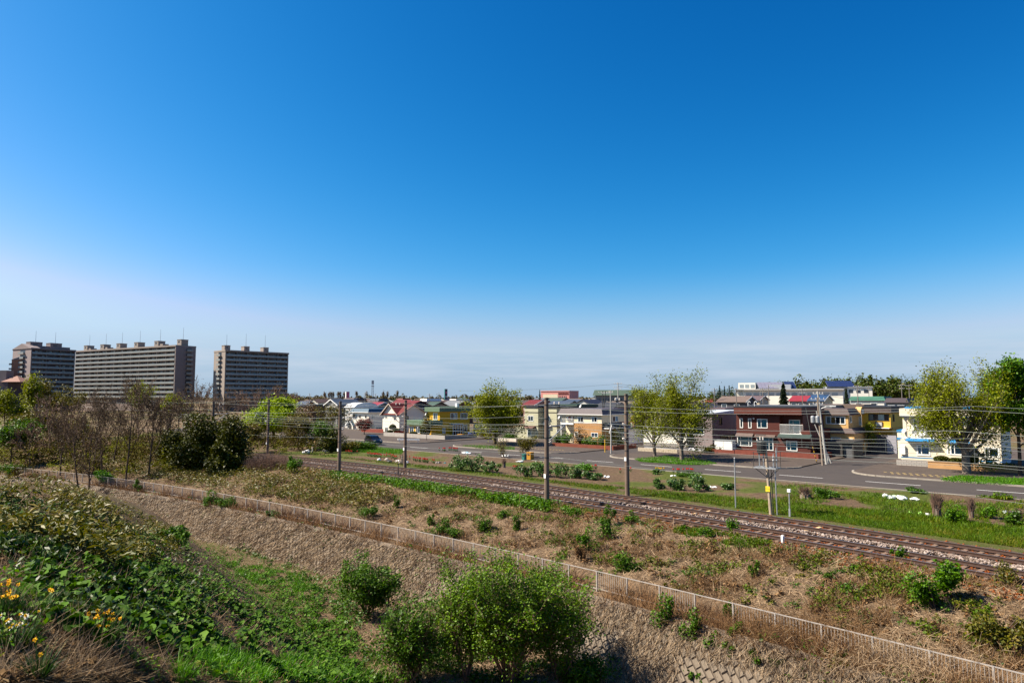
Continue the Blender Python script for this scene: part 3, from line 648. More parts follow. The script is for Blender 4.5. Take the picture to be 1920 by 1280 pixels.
for i in range(-400, 30):
    for j in range(-400, 420):
        u = (i + 0.5 * (j % 2)) * BW; v = j * BH; a = (u - v) * c45; b = (u + v) * c45
        if -0.02 < b < SLOPE + 0.1 and -120 < a < 7: cells.append((a, b / SLOPE))
def seen(a): return abs(a + 12) if a > -40 else 100 + abs(a)
cells.sort(key=lambda c: seen(c[0])); restv = []; restf = []
for k, (a, b) in enumerate(cells):
    p = wall_pt(a, b); ax = (wall_pt(a + 0.05, b) - wall_pt(a - 0.05, b)).normalized(); dn = (wall_pt(a, b + 0.02) - wall_pt(a, b - 0.02)).normalized(); nn = dn.cross(ax).normalized() * 1.0
    if nn.z < 0: nn = -nn
    uu = (ax * c45 + dn * c45); vv = (ax * -c45 + dn * c45); lift = rnd.uniform(0.0, 0.03)
    mt = Matrix(((uu.x, vv.x, nn.x, p.x), (uu.y, vv.y, nn.y, p.y), (uu.z, vv.z, nn.z, p.z + lift), (0, 0, 0, 1)))
    if k < 300:
        o = mobj('block', blk_me[k % 4], wall); o.matrix_world = mt
    else:
        c0 = len(restv); restv += [tuple(mt @ Vector(q)) for q in bv]; restf += [tuple(i + c0 for i in f) for f in bf]
tag(MB().add(restv, restf).build('blocks', m_blk, wall), kind='stuff')

# ------------------------------------------------------------------ houses along the road
m_found = M('foundation_render', (0.55, 0.55, 0.57), 0.1, 2, 0.9); m_frame = M('window_frame_white', (0.75, 0.74, 0.70), 0.06, 4, 0.45); m_frame_b = M('window_frame_black', (0.03, 0.03, 0.03), 0.2, 4, 0.5)
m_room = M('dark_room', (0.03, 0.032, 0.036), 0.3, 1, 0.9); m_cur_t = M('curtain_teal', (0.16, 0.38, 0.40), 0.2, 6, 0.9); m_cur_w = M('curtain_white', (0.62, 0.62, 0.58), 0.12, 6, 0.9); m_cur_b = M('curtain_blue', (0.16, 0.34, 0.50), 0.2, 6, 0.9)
m_cur_m = M('curtain_magenta', (0.30, 0.02, 0.07), 0.2, 6, 0.9); m_cur_o = M('screen_orange', (0.50, 0.22, 0.06), 0.2, 6, 0.9); m_cur_g = M('blind_grey', (0.33, 0.31, 0.27), 0.2, 6, 0.9)
m_gl = glass()
class House:
    def __init__(s, name, label, px0, px1, py, t, group='houses facing the road', z0=0.1, cat='house'):
        s.t = t; s.s0 = on_t(px0, py, t)[0]; s.s1 = on_t(px1, py, t)[0]; s.z0 = z0
        x, y = xy(s.s0, t); s.root = thing(name, label, cat, (x, y, z0), ANG, group); s.W = s.s1 - s.s0
    def f(s, px, py, dy=0.0):                       # pixel on the front plane set back dy -> local x, z
        a, z = on_t(px, py, s.t + dy); return a - s.s0, z - s.z0
    def r(s, px, py, x=None):                       # pixel on the right hand side wall at local x -> local y, z
        a, z = on_s(px, py, s.s0 + (s.W if x is None else x)); return a - s.t, z - s.z0
    def fr(s, x0, y0, x1, y1, dy=0.0):              # pixel rectangle on the front
        a0, _ = s.f(x0, y0, dy); a1, _ = s.f(x1, y1, dy); xm = (x0 + x1) / 2
        return a0, a1, s.f(xm, y1, dy)[1], s.f(xm, y0, dy)[1]
    def rr(s, x0, y0, x1, y1, x=None):
        a0, _ = s.r(x0, y0, x); a1, _ = s.r(x1, y1, x); xm = (x0 + x1) / 2
        return a0, a1, s.r(xm, y1, x)[1], s.r(xm, y0, x)[1]
    def box(s, name, mat, x0, x1, y0, y1, z0, z1, parent=None): return MB().box(x0, x1, y0, y1, z0, z1).build(name, mat, parent or s.root)
class Block:
    """a storey or wing: box walls whose front (y0) and right (x1) faces have real window openings"""
    def __init__(b, H, x0, x1, y0, y1, z0, z1, mat, name='wall'):
        b.H, b.x0, b.x1, b.y0, b.y1, b.z0, b.z1, b.mat, b.name = H, x0, x1, y0, y1, z0, z1, mat, name; b.hf = []; b.hr = []
    def win(b, face, rect, panes=(1, 1), frame=m_frame, cur=None, fw=0.07, proud=0.035, sill=True, mull=None, cw=None, name='window', deep=0.13):
        (b.hf if face == 'f' else b.hr).append((rect, panes, frame, cur, fw, proud, sill, cw, name, deep)); return b
    def done(b):
        H = b.H; mb = MB(); D = 0.13
        def face(u0, u1, holes, P):
            us = sorted({u0, u1, *[h[0][0] for h in holes], *[h[0][1] for h in holes]}); vs_ = sorted({b.z0, b.z1, *[h[0][2] for h in holes], *[h[0][3] for h in holes]})
            for i in range(len(us) - 1):
                for j in range(len(vs_) - 1):
                    um, vm = (us[i] + us[i + 1]) / 2, (vs_[j] + vs_[j + 1]) / 2
                    if any(h[0][0] < um < h[0][1] and h[0][2] < vm < h[0][3] for h in holes): continue
                    mb.add([P(us[i], 0, vs_[j]), P(us[i + 1], 0, vs_[j]), P(us[i + 1], 0, vs_[j + 1]), P(us[i], 0, vs_[j + 1])], [(0, 1, 2, 3)])
            for h in holes:
                a0, a1, c0, c1 = h[0]; d = h[9] + 0.03
                q = [P(a0, 0, c0), P(a1, 0, c0), P(a1, 0, c1), P(a0, 0, c1), P(a0, d, c0), P(a1, d, c0), P(a1, d, c1), P(a0, d, c1)]
                mb.add(q, [(0, 1, 5, 4), (1, 2, 6, 5), (2, 3, 7, 6), (3, 0, 4, 7)])
        Pf = lambda u, d, v: (u, b.y0 + d, v); Pr = lambda u, d, v: (b.x1 - d, u, v)
        face(b.x0, b.x1, b.hf, Pf); face(b.y0, b.y1, b.hr, Pr)
        q = [(b.x0, b.y0, b.z0), (b.x1, b.y0, b.z0), (b.x1, b.y1, b.z0), (b.x0, b.y1, b.z0), (b.x0, b.y0, b.z1), (b.x1, b.y0, b.z1), (b.x1, b.y1, b.z1), (b.x0, b.y1, b.z1)]
        mb.add(q, [(4, 5, 6, 7), (2, 3, 7, 6), (3, 0, 4, 7)]); w = mb.build(b.name, b.mat, H.root)
        for holes, P in ((b.hf, Pf), (b.hr, Pr)):
            for (a0, a1, c0, c1), panes, fm, cur, fw, pr, sill, cw, nm, deep in holes:
                fr = MB()
                def bar(u0, u1, v0, v1, d0, d1): 
                    q = [P(u0, d0, v0), P(u1, d0, v0), P(u1, d0, v1), P(u0, d0, v1), P(u0, d1, v0), P(u1, d1, v0), P(u1, d1, v1), P(u0, d1, v1)]
                    fr.add(q, [(0, 1, 2, 3), (7, 6, 5, 4), (0, 4, 5, 1), (1, 5, 6, 2), (2, 6, 7, 3), (3, 7, 4, 0)])
                e = 0.004
                bar(a0 - fw * .4, a1 + fw * .4, c1 - fw, c1 + fw * .4, -pr, 0.06); bar(a0 - fw * .4, a1 + fw * .4, c0 - fw * .4, c0 + fw, -pr - (0.03 if sill else 0), 0.06)
                bar(a0 - fw * .4, a0 + fw, c0 + fw + e, c1 - fw - e, -pr, 0.06); bar(a1 - fw, a1 + fw * .4, c0 + fw + e, c1 - fw - e, -pr, 0.06)
                cuts = panes if isinstance(panes, (list, tuple)) else (1,) * panes; tot = sum(cuts); u = a0
                for k in cuts[:-1]:
                    u += (a1 - a0) * k / tot; bar(u - fw * .4, u + fw * .4, c0 + fw + e, c1 - fw - e, -pr * .6, 0.05)
                wo = fr.build(nm, fm, H.root)
                g = [P(a0, 0.045, c0), P(a1, 0.045, c0), P(a1, 0.045, c1), P(a0, 0.045, c1)]; MB().add(g, [(0, 1, 2, 3)]).build('pane', m_gl, wo)
                d = deep + 0.025
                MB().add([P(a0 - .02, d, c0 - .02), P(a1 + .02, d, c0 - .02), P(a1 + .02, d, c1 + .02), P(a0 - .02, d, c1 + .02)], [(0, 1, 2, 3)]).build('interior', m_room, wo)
                if cur:
                    cs = cur if isinstance(cur, (list, tuple)) else [cur] * len(cuts); u = a0
                    for k, cm in zip(cuts, cs):
                        u2 = u + (a1 - a0) * k / tot
                        if cm:
                            n = max(6, int((u2 - u) / 0.07)); v = []; share = 1.0 if cw is None else cw
                            for i in range(n + 1):
                                uu = u + 0.03 + (u2 - u - 0.06) * share * i / n; dd = 0.085 + 0.022 * math.sin(i * 1.9) + 0.008 * math.sin(i * 0.7); v += [P(uu, dd, c0 + 0.05), P(uu, dd, c1 - 0.05)]
                            MB().add(v, [(2 * i, 2 * i + 2, 2 * i + 3, 2 * i + 1) for i in range(n)]).build('curtain', cm, wo, smooth=True)
                        u = u2
        return w
def lamp_spot(H, x, y, z, parent=None):
    MB().ball((x, y - 0.1, z), 0.13, k=10, m=7).build('porch_lamp', m_white, H.root)
def ac_unit(H, x, y, z, w=0.75, h=0.55, d=0.28):
    a = MB().bbox(x, x + w, y - d, y, z, z + h).build('outdoor_unit', M('appliance_ivory', (0.62, 0.60, 0.55), 0.08, 3, 0.5), H.root)
    MB().lathe([(0.19, 0), (0.21, 0.02), (0.17, 0.03)], 12).build('fan_grille', m_dark, a, (x + w * .4, y - d - 0.001, z + h / 2)).rotation_euler = (math.pi / 2, 0, 0)
def railing(H, x0, x1, y, z0, z1, mat, step=0.13, solid=None):
    r = MB().box(x0, x1, y - 0.03, y + 0.03, z1 - 0.06, z1).build('balcony_rail', mat, H.root)
    n = int((x1 - x0) / step); b = MB()
    for i in range(n + 1):
        u = x0 + 0.015 + (x1 - x0 - 0.03) * i / n; b.box(u - 0.011, u + 0.011, y - 0.012, y + 0.012, z0, z1 - 0.061)
    tag(b.build('balusters', mat, r), kind='stuff')
    if solid: MB().box(solid[0], solid[1], y - 0.005, y + 0.005, z0 + 0.03, z1 - 0.08).build('panel', solid[2], r)
    return r
def dish(H, x, y, z, parent=None):
    d = MB().lathe([(0.02, 0.0), (0.18, 0.03), (0.3, 0.09), (0.29, 0.1), (0.17, 0.045), (0.01, 0.015)], 14).build('satellite_dish', m_white, H.root, (x, y, z)); d.rotation_euler = (1.1, 0, -0.5); return d
def roof_pipes(H, x, y, z):
    m = MB(); m.path([(x, y, z), (x, y, z + 0.55), (x + 0.12, y, z + 0.68), (x + 0.3, y, z + 0.68), (x + 0.36, y, z + 0.5)], 0.05, 6); m.build('vent_pipe', m_white, H.root)

# --- dark brown house with the recessed balcony
m_brn = M('siding_brown', (0.078, 0.019, 0.013), 0.15, 1.2, 0.6, lines=('z', 0.30, 0.07)); m_brd = M('fascia_brown', (0.10, 0.026, 0.017), 0.12, 1.5, 0.6, lines=('z', 0.26, 0.06)); m_blkroof = M('roof_black', (0.022, 0.023, 0.028), 0.25, 1, 0.6)
H = House('house', 'dark red-brown two-storey house with teal curtains and white window frames', 1382.4, 1520, 855, 100.4)
zl = H.f(1450, 813)[1]; zt = H.f(1440, 777)[1]; ztop = H.f(1440, 764)[1]; xr = H.f(1505.5, 790)[0]; xb = H.f(1462, 800)[0]; D = 9.0
zf = H.f(1450, 849)[1]
H.box('foundation', m_found, 0.06, H.W - 0.06, 0.06, D - .06, -0.5, zf)
lo = Block(H, 0, H.W, 0, D, zf, zl, m_brn)
lo.win('f', H.fr(1382.6, 818, 1410, 835.5), (1, 2.6, 1), cur=m_cur_t).win('f', H.fr(1419, 819, 1450, 843.5), (1, 2, 1), cur=m_cur_t).win('f', H.fr(1474.5, 826.5, 1495, 844.5), (1, 1.7), cur=m_cur_t).done()
up = Block(H, 0, xb, 0, D, zl, zt, m_brn); 
for q in ((1387.2, 784.2, 1393, 801.5), (1403, 784.5, 1409, 802)): up.win('f', H.fr(*q), 1, cur=m_cur_g)
up.win('f', H.fr(1419.6, 785.5, 1439, 802), (1, 1.6), cur=m_cur_t).done()
bk = Block(H, xb, xr, 1.3, D, zl, zt, m_brn, 'balcony_wall'); bk.win('f', H.fr(1479.5, 787, 1500.5, 811, 1.3), (1, 1.7), cur=m_cur_t).done()
H.box('balcony_side', m_brn, xr - 0.18, xr, 0, 1.3, zl, zt); H.box('balcony_floor', m_frame, xb + .01, xr - .19, -0.06, 1.29, zl - 0.1, zl + 0.12)
railing(H, xb + 0.02, xr - 0.02, -0.02, zl + 0.12, H.f(1484, 795.5)[1], m_frame, 0.16, (xb + 0.05, xb + 1.35, M('balcony_panel', (0.05, 0.04, 0.045), 0.2, 2, 0.4)))
ac_unit(H, xr - 0.75, 0.9, zl + 0.15)
H.box('annex_parapet', m_brd, xr - 0.3, H.W + 0.004, -0.05, D, H.f(1511, 816.5)[1], H.f(1511, 806.7)[1])
H.box('fascia', m_brd, H.f(1375.9, 770, -0.75)[0], xr + 0.1, -0.75, D + .2, zt + 0.05, ztop); H.box('roof_cap', m_blkroof, H.f(1375.9, 770, -0.75)[0] - .04, xr + 0.14, -0.79, D + 0.24, ztop, ztop + 0.2)
for a, b, c, d in ((1382, 1411.5, 811.8, 817), (1417.5, 1453, 814.5, 818.3)):
    x0, x1, z1_, z2_ = *[H.f(q, c)[0] for q in (a, b)], H.f(a, d)[1], H.f(a, c)[1]
    MB().extr([(0, z1_), (-0.5, z1_), (-0.5, z1_ + 0.05), (0, z2_ + 0.05)], 'x', x0 - .1, x1 + .1).build('window_hood', M('hood_brown', (0.10, 0.07, 0.06), 0.2, 2, 0.5), H.root)
x0, x1 = H.f(1460.6, 815)[0], H.f(1520, 815)[0]; z1_ = H.f(1490, 820)[1]
MB().extr([(0, z1_), (-0.9, z1_), (-0.9, z1_ + 0.06), (0, z1_ + 0.5)], 'x', x0, x1 + 0.2).build('canopy', M('canopy_green_grey', (0.035, 0.055, 0.05), 0.2, 2, 0.5), H.root)
lamp_spot(H, *[H.f(1413.5, 784.3)[0], 0, H.f(1413.5, 784.3)[1]]); lamp_spot(H, *[H.f(1469, 821.5)[0], 0, H.f(1469, 821.5)[1]]); MB().bbox(H.f(1511, 834)[0], H.f(1517, 834)[0], -0.2, 0, H.f(1514, 838)[1], H.f(1514, 831.5)[1]).build('meter_box', m_dark, H.root)
for px in (1395, 1407): roof_pipes(H, H.f(px, 760)[0], 1.5, ztop + 0.2)
for q in (1386, 1426, 1468, 1512): H.box('air_brick', m_dark, H.f(q, 850)[0], H.f(q, 850)[0] + 0.28, 0.05, 0.058, zf - 0.33, zf - 0.2)
BROWN = H
# --- white sided house with grey side wall, behind the pair of trees
m_wsid = M('siding_white', (0.70, 0.66, 0.58), 0.06, 1.5, 0.6, lines=('x', 0.42, 0.06)); m_gsid = M('siding_mauve_grey', (0.20, 0.155, 0.15), 0.08, 1, 0.7, lines=('y', 0.5, 0.05))
H = House('house', 'white boarded house with grey side wall, behind the pair of street trees', 1207, 1332, 840, 100.2)
xw = H.f(1286.5, 800)[0]; zt = H.f(1247, 774)[1]; D = 9.5
Block(H, 0, xw, 0, D, 0.35, zt, m_wsid, 'front_wall').done(); H.box('foundation', m_found, 0.05, H.W - .05, 0.05, D - .05, -0.4, 0.35)
H.box('roof_cap', m_frame, -0.1, xw + .1, -0.12, D, zt, zt + 0.42)
b = Block(H, xw, H.W, 0.8, D, 0.35, H.f(1332, 776, 0.8)[1], m_gsid, 'grey_wall')
b.win('r', H.rr(1348.5, 782.5, 1354, 796), 1, m_frame_b, None).win('r', H.rr(1350.5, 815, 1378, 822), (1, 1), m_frame_b, [None, m_cur_w], cw=0.4).win('f', H.fr(1300, 800, 1320, 815, .8), (1, 1), m_frame, m_cur_w).done()
zz = H.f(1332, 776, .8)[1]; MB().extr([(0.5, zz), (D + .3, zz), (D + .3, zz + 0.55), (0.5, zz + 0.16)], 'x', xw, H.W + 0.25).build('shed_roof', M('roof_pale_metal', (0.48, 0.50, 0.53), 0.1, 1, 0.4), H.root)
st_ = House('garden_store', 'white storage cabinet beside the grey wall, left of the brown house', 1340, 1374, 851, 99.2, None, cat='storage box')
w_ = st_.W; hh = st_.f(1357, 826)[1]; MB().bbox(0, w_, 0, 1.6, -0.1, hh).build('body', M('store_white', (0.55, 0.55, 0.57), 0.06, 2, 0.5), st_.root); st_.box('roof', m_stl, -0.06, w_ + .06, -0.06, 1.66, hh, hh + 0.07)
for q in (0.02, 0.5): st_.box('door', m_frame, w_ * q + .03, w_ * (q + 0.47), -0.03, -0.002, 0.1, hh - 0.1)

# --- cream house with blue trim at the right
m_crm = M('siding_cream', (0.70, 0.62, 0.48), 0.07, 1, 0.6, lines=('z', 0.42, 0.045)); m_blu = M('trim_blue', (0.015, 0.16, 0.36), 0.12, 2, 0.45)
H = House('house', 'cream house with bright blue trim and a white balcony behind the large right hand tree', 1690.5, 1879, 872, 100.4)
D = 9.5; zf = H.f(1780, 871.5)[1] + 0.0; zl = H.f(1720, 823)[1]; zt = H.f(1760, 781)[1]; ztop = H.f(1760, 766)[1]; xb0, xb1 = H.f(1702, 800)[0], H.f(1752, 800)[0]
H.box('foundation', m_found, .06, H.W - .06, .06, D - .06, -0.5, 0.62); H.box('base_trim', m_blu, -0.02, H.W + .02, -0.025, D, 0.62, 0.74)
lo = Block(H, 0, H.W, 0, D, 0.74, zl, m_crm)
lo.win('f', H.fr(1719, 834, 1744, 853), (1, 1.9), cur=m_cur_b, fw=0.12).win('f', H.fr(1845, 839, 1874, 856), (1, 2), cur=m_cur_b, fw=0.12).win('f', H.fr(1776, 833, 1782, 852), 1, cur=m_cur_b).win('f', H.fr(1847, 860, 1872, 870.5), 1, m_frame, None, deep=0.5, name='door').done()
up = Block(H, xb1, H.W, 0, D, zl, zt, m_crm); up.win('f', H.fr(1775, 790, 1800, 807), (1, 1.7), cur=m_cur_b, fw=.1).win('f', H.fr(1839.5, 792, 1850.5, 811), 1, cur=m_cur_t, fw=.12).done()
bk = Block(H, 0.1, xb1, 1.6, D, zl, zt, m_crm, 'balcony_wall'); bk.win('f', H.fr(1712, 786, 1744, 813, 1.6), (1, 1, 1), cur=[m_cur_w, None, m_cur_g]).done()
H.box('balcony_column', m_crm, 0.35, 0.75, 0.0, 0.45, zl, zt); H.box('balcony_floor', m_frame, 0.4, xb1, -0.12, 1.58, zl - .02, zl + 0.22)
railing(H, 0.78, xb1, -0.06, zl + 0.22, H.f(1722, 797.5)[1], m_frame, 0.14)
MB().lathe([(0.02, 0), (0.42, 0.01), (0.44, 0.05), (0.02, 0.06)], 16).build('round_table', m_white, H.root, (H.f(1726, 803)[0], 0.5, zl + 0.75)).rotation_euler = (1.25, 0, 0)
for px in (1711, 1716):
    c = MB(); xx = H.f(px, 805)[0]; c.box(xx - 0.2, xx + 0.2, 0.3, 0.7, zl + 0.62, zl + 0.66).box(xx - 0.2, xx + 0.2, 0.66, 0.7, zl + 0.66, zl + 1.1)
    for a_ in (-.18, .16):
        for b_ in (.32, .66): c.box(xx + a_, xx + a_ + .03, b_, b_ + .03, zl + .22, zl + .62)
    c.build('balcony_chair', m_white, H.root)
H.box('fascia', M('fascia_cream', (0.72, 0.64, 0.50), 0.06, 1, 0.6, lines=('z', 0.45, 0.04)), H.f(1686, 772, -.7)[0], H.W + 0.35, -0.7, D, zt + 0.06, ztop); H.box('fascia_trim', m_blu, H.f(1686, 772, -.7)[0] + .02, H.W + 0.33, -0.68, D - .02, zt, zt + 0.06); H.box('roof_trim', m_blu, H.f(1698, 772)[0], H.W + 0.3, -0.4, D - .1, ztop, ztop + 0.2)
MB().extr([(0, zl - .25), (-0.8, zl - .25), (-0.8, zl - .17), (0, zl + 0.16)], 'x', H.f(1700, 820)[0], xb1 + .05).build('pent_roof', m_blu, H.root)
x0, x1 = H.f(1777, 825)[0], H.f(1821, 825)[0]; zb, zb1 = H.f(1799, 857)[1], H.f(1799, 830)[1]; xm = (x0 + x1) / 2
bay = Block(H, x0 + .25, x1 - .25, -0.75, -0.002, zb, zb1, m_crm, 'bay'); bay.win('f', (x0 + .35, x1 - .35, zb + .35, zb1 - .12), (1, 2, 1), cur=m_cur_b, fw=.1).done()
MB().add([(x0 - .1, -1.0, zb1), (x1 + .1, -1.0, zb1), (x1 + .1, 0, zb1), (x0 - .1, 0, zb1), (xm - .5, -0.02, zb1 + 0.75), (xm + .5, -0.02, zb1 + 0.75)], [(0, 1, 5, 4), (1, 2, 5), (0, 4, 3), (3, 4, 5, 2), (3, 2, 1, 0)]).build('bay_roof', m_blu, H.root)
MB().bbox(H.f(1689.5, 840)[0] - .05, H.f(1698, 840)[0], -0.25, -0.002, H.f(1694, 851)[1], H.f(1694, 835)[1]).build('meter_box', m_frame, H.root); ac_unit(H, H.f(1863, 868)[0], -0.3, 0.2)
H2_ = H; x0 = H.f(1682, 808, 1.5)[0]
H.box('side_wing', m_crm, x0, -0.004, 1.5, 6.5, 0.3, zl + 0.75); H.box('side_wing_trim', m_blu, x0 - .05, -0.004, 1.45, 6.5, zl + 0.75, zl + 1.05); H.box('side_wing_belt', m_blu, x0 - .05, -0.004, 1.44, 1.499, zl - 0.25, zl + 0.05)
dish(H, 0.55, -0.3, zl + 1.0)

# --- peach house with mansard roofs, right of the leaning poles
m_pch = M('siding_peach', (0.54, 0.33, 0.13), 0.08, 1, 0.65, lines=('z', 0.4, 0.04)); m_mans = M('roof_mauve_brown', (0.085, 0.06, 0.056), 0.15, 1.5, 0.7, lines=('z', 0.22, 0.1))
H = House('house', 'peach house with brown mansard roofs and a dark garage at its foot', 1535, 1603, 850, 109.5)
D = 8.0; xu = H.f(1588.5, 790)[0]; zl = H.f(1575, 812)[1]; zu = H.f(1570, 778)[1]; zt = H.f(1570, 766)[1]
lo = Block(H, 0, H.W, 0, D, -0.2, zl, m_pch); lo.win('f', H.fr(1559, 820, 1577, 828), (1, 1), cur=m_cur_g).done()
up = Block(H, -1.0, xu, 0.5, D - 0.5, zl, zu, m_pch, 'upper_wall'); up.win('f', H.fr(1548.5, 780.5, 1585, 794.5, .5), (1, 1, 1, 1), cur=[m_cur_g, m_cur_o, None, m_cur_g], fw=.08).win('r', H.rr(1592.5, 780, 1597, 792, xu), 1, cur=m_cur_g).win('r', H.rr(1610, 781, 1615.5, 796, xu), 1, cur=m_cur_w).done()
def mansard(H, x0, x1, y0, y1, z0, z1, ov, ins, mat, name='mansard_roof'):
    return MB().add([(x0 - ov, y0 - ov, z0), (x1 + ov, y0 - ov, z0), (x1 + ov, y1 + ov, z0), (x0 - ov, y1 + ov, z0), (x0 - ov + ins, y0 - ov + ins, z1), (x1 + ov - ins, y0 - ov + ins, z1), (x1 + ov - ins, y1 + ov - ins, z1), (x0 - ov + ins, y1 + ov - ins, z1)],
                    [(3, 2, 1, 0), (4, 5, 6, 7), (0, 1, 5, 4), (1, 2, 6, 5), (2, 3, 7, 6), (3, 0, 4, 7)]).build(name, mat, H.root)
mansard(H, -1.0, xu, 0.5, D - .5, zu + .01, zt, 0.35, 0.45, m_mans); mansard(H, -0.5, H.W, 0, D, zl + .01, zl + 0.75, 0.3, 0.75, m_mans, 'skirt_roof')
yd = H.r(1610, 770, xu)[0]
MB().extr([(yd - 1.0, zu + .05), (yd + 1.0, zu + .05), (yd + 1.0, zu + .6), (yd + .6, zu + 1.05), (yd, zu + 1.2), (yd - .6, zu + 1.05), (yd - 1.0, zu + .6)], 'x', xu - .3, xu + 0.55).build('dormer', m_pch, H.root); MB().box(xu + .56, xu + .6, yd - .55, yd + .55, zu + .15, zu + .8).build('dormer_window', m_cur_w, H.root)
ac_unit(H, H.W - .9, -.02, H.f(1598, 829)[1])
G = House('garage', 'low dark garage in front of the peach house, by the leaning poles', 1554, 1601, 857, 103.0, None, cat='garage')
zg = G.f(1578, 829.5)[1]; m_gar = M('garage_dark', (0.05, 0.045, 0.042), 0.25, 1.5, 0.8)
G.box('side_panel', m_gar, 0, G.W * .56, 0.0, 4.5, -0.1, zg); G.box('roof_slab', m_dark, -0.1, G.W + .1, -0.15, 4.6, zg, zg + 0.22); G.box('shutter', M('shutter_grey', (0.10, 0.10, 0.105), 0.15, 2, 0.6, lines=('z', 0.12, 0.2)), G.W * .57, G.W - .18, 0.35, 0.4, -0.1, zg); G.box('jamb', m_gar, G.W - .17, G.W, 0.0, 4.5, -0.1, zg)

# --- yellow house with the framed plaque
m_yl = M('render_yellow', (0.68, 0.40, 0.045), 0.08, 1, 0.7)
H = House('house', 'bright yellow house with dark brown roof band, seen down the right hand side street', 1618, 1671.8, 835, 117.5)
D = 9; zu = H.f(1648, 773.5)[1]; zt = H.f(1648, 764.6)[1]; zl = H.f(1648, 801)[1]; zw = H.f(1648, 789)[1]
lo = Block(H, 0, H.W, 0.9, D, -0.2, zl, M('render_ochre', (0.50, 0.28, 0.04), 0.1, 1, 0.7), 'lower_wall'); lo.done()
up = Block(H, 0, H.W, 0, D, zl, zu, m_yl, 'upper_wall'); up.win('f', H.fr(1628.5, 776, 1667, 788), (1, 1, 1.4, 1), m_frame_b, [m_cur_g, None, m_cur_w, None], fw=.06).win('r', H.rr(1673.5, 776.5, 1677, 790), 1, m_frame_b).done()
H.box('roof_band', m_mans, -0.2, H.W + .25, -0.45, D, zu, zt); H.box('roof_cap', m_blkroof, -0.25, H.W + .3, -0.5, D + .05, zt, zt + .3)
x0, x1, z0_, z1_ = H.fr(1641, 790.3, 1655.4, 799.3); fr = H.box('plaque_frame', m_frame_b, x0, x1, -0.12, -.002, z0_, z1_); H.box('plaque', M('plaque_grey', (0.45, 0.42, 0.38), 0.15, 8, 0.5), x0 + .1, x1 - .1, -0.135, -0.122, z0_ + .1, z1_ - .1, fr)
H.box('awning', m_frame, H.f(1631, 804)[0], H.f(1669, 804)[0], -0.5, 0.88, zl - .12, zl); H.box('fence_panel', M('fence_slate', (0.075, 0.07, 0.072), 0.15, 2, 0.7, lines=('x', 0.18, 0.25)), H.f(1627, 830, -1.2)[0], H.f(1662.5, 830, -1.2)[0], -1.25, -1.2, -0.2, H.f(1648, 815, -1.2)[1]); H.box('garage_door', M('door_grey_lilac', (0.30, 0.29, 0.32), 0.08, 1, 0.6), H.f(1662.8, 830, -1.3)[0], H.f(1681, 830, -1.3)[0], -1.3, -1.22, -0.2, H.f(1671, 816, -1.3)[1])

# --- cream and brick house with the purple-brown roof and the laundry balcony
m_crw = M('render_ivory', (0.66, 0.57, 0.40), 0.06, 1, 0.7); m_mans2 = M('roof_purple_brown', (0.088, 0.068, 0.075), 0.12, 1.5, 0.55, lines=('z', 0.17, 0.12))
def brick_mat(name, c, mort, scale=1.0):
    if name in _mats: return _mats[name]
    m = bpy.data.materials.new(name); m.use_nodes = True; n = m.node_tree; bs = n.nodes['Principled BSDF']; bs.inputs['Roughness'].default_value = 0.85
    co = n.nodes.new('ShaderNodeTexCoord'); mp_ = n.nodes.new('ShaderNodeMapping'); mp_.inputs['Rotation'].default_value = (math.pi / 2, 0, 0); bt = n.nodes.new('ShaderNodeTexBrick')
    bt.inputs['Scale'].default_value = 1.0; bt.inputs['Brick Width'].default_value = 0.3 * scale; bt.inputs['Row Height'].default_value = 0.1 * scale; bt.inputs['Mortar Size'].default_value = 0.01 * scale
    bt.inputs['Color1'].default_value = c + (1,); bt.inputs['Color2'].default_value = tuple(q * 0.72 for q in c) + (1,); bt.inputs['Mortar'].default_value = mort + (1,)
    n.links.new(co.outputs['Object'], mp_.inputs[0]); n.links.new(mp_.outputs[0], bt.inputs['Vector']); n.links.new(bt.outputs[0], bs.inputs['Base Color']); _mats[name] = m; return m
m_brick_o = brick_mat('brick_orange', (0.42, 0.20, 0.06), (0.42, 0.26, 0.13)); m_brick_r = brick_mat('brick_red', (0.25, 0.065, 0.035), (0.16, 0.06, 0.04))
H = House('house', 'ivory and orange brick house with a purple-brown roof and washing on its balcony', 1052.5, 1128.6, 830, 101.0)
D = 9.5; xb = H.f(1076, 790)[0]; zl = H.f(1100, 793)[1]; zu = H.f(1100, 777.5)[1]; zt = H.f(1100, 766.3)[1]
lo = Block(H, xb, H.W, 0, D, -0.2, zl, m_brick_o, 'brick_wall'); lo.win('f', H.fr(1077.5, 809, 1084, 817), 1, cur=m_cur_w).win('f', H.fr(1108.5, 811, 1121, 819), (1, 1), cur=m_cur_b).win('r', H.rr(1143, 806, 1152, 826), 1, m_frame_b, None, name='door').done()
H.box('lower_wall', m_crw, 0, xb - .004, 1.4, D, -0.2, zl); H.box('belt', m_frame, xb - .02, H.W + .03, -0.03, 0.1, zl, zl + 0.14)
up = Block(H, xb, H.W, 0, D, zl + .14, zu, m_crw, 'upper_wall'); up.win('f', H.fr(1083.5, 781.5, 1094, 791), (1, 1), cur=[m_cur_w, None]).win('f', H.fr(1109, 781.5, 1119.5, 791), (1, 1), cur=[m_cur_w, None]).win('r', H.rr(1148.5, 780, 1159, 790.3), (1, 1), cur=[None, m_cur_b]).done()
bk = Block(H, 0, xb, 1.4, D, zl, zu, m_crw, 'balcony_wall'); bk.win('f', (0.5, xb - .3, zl + .2, zu - .35), (1, 1), cur=m_cur_m).done()
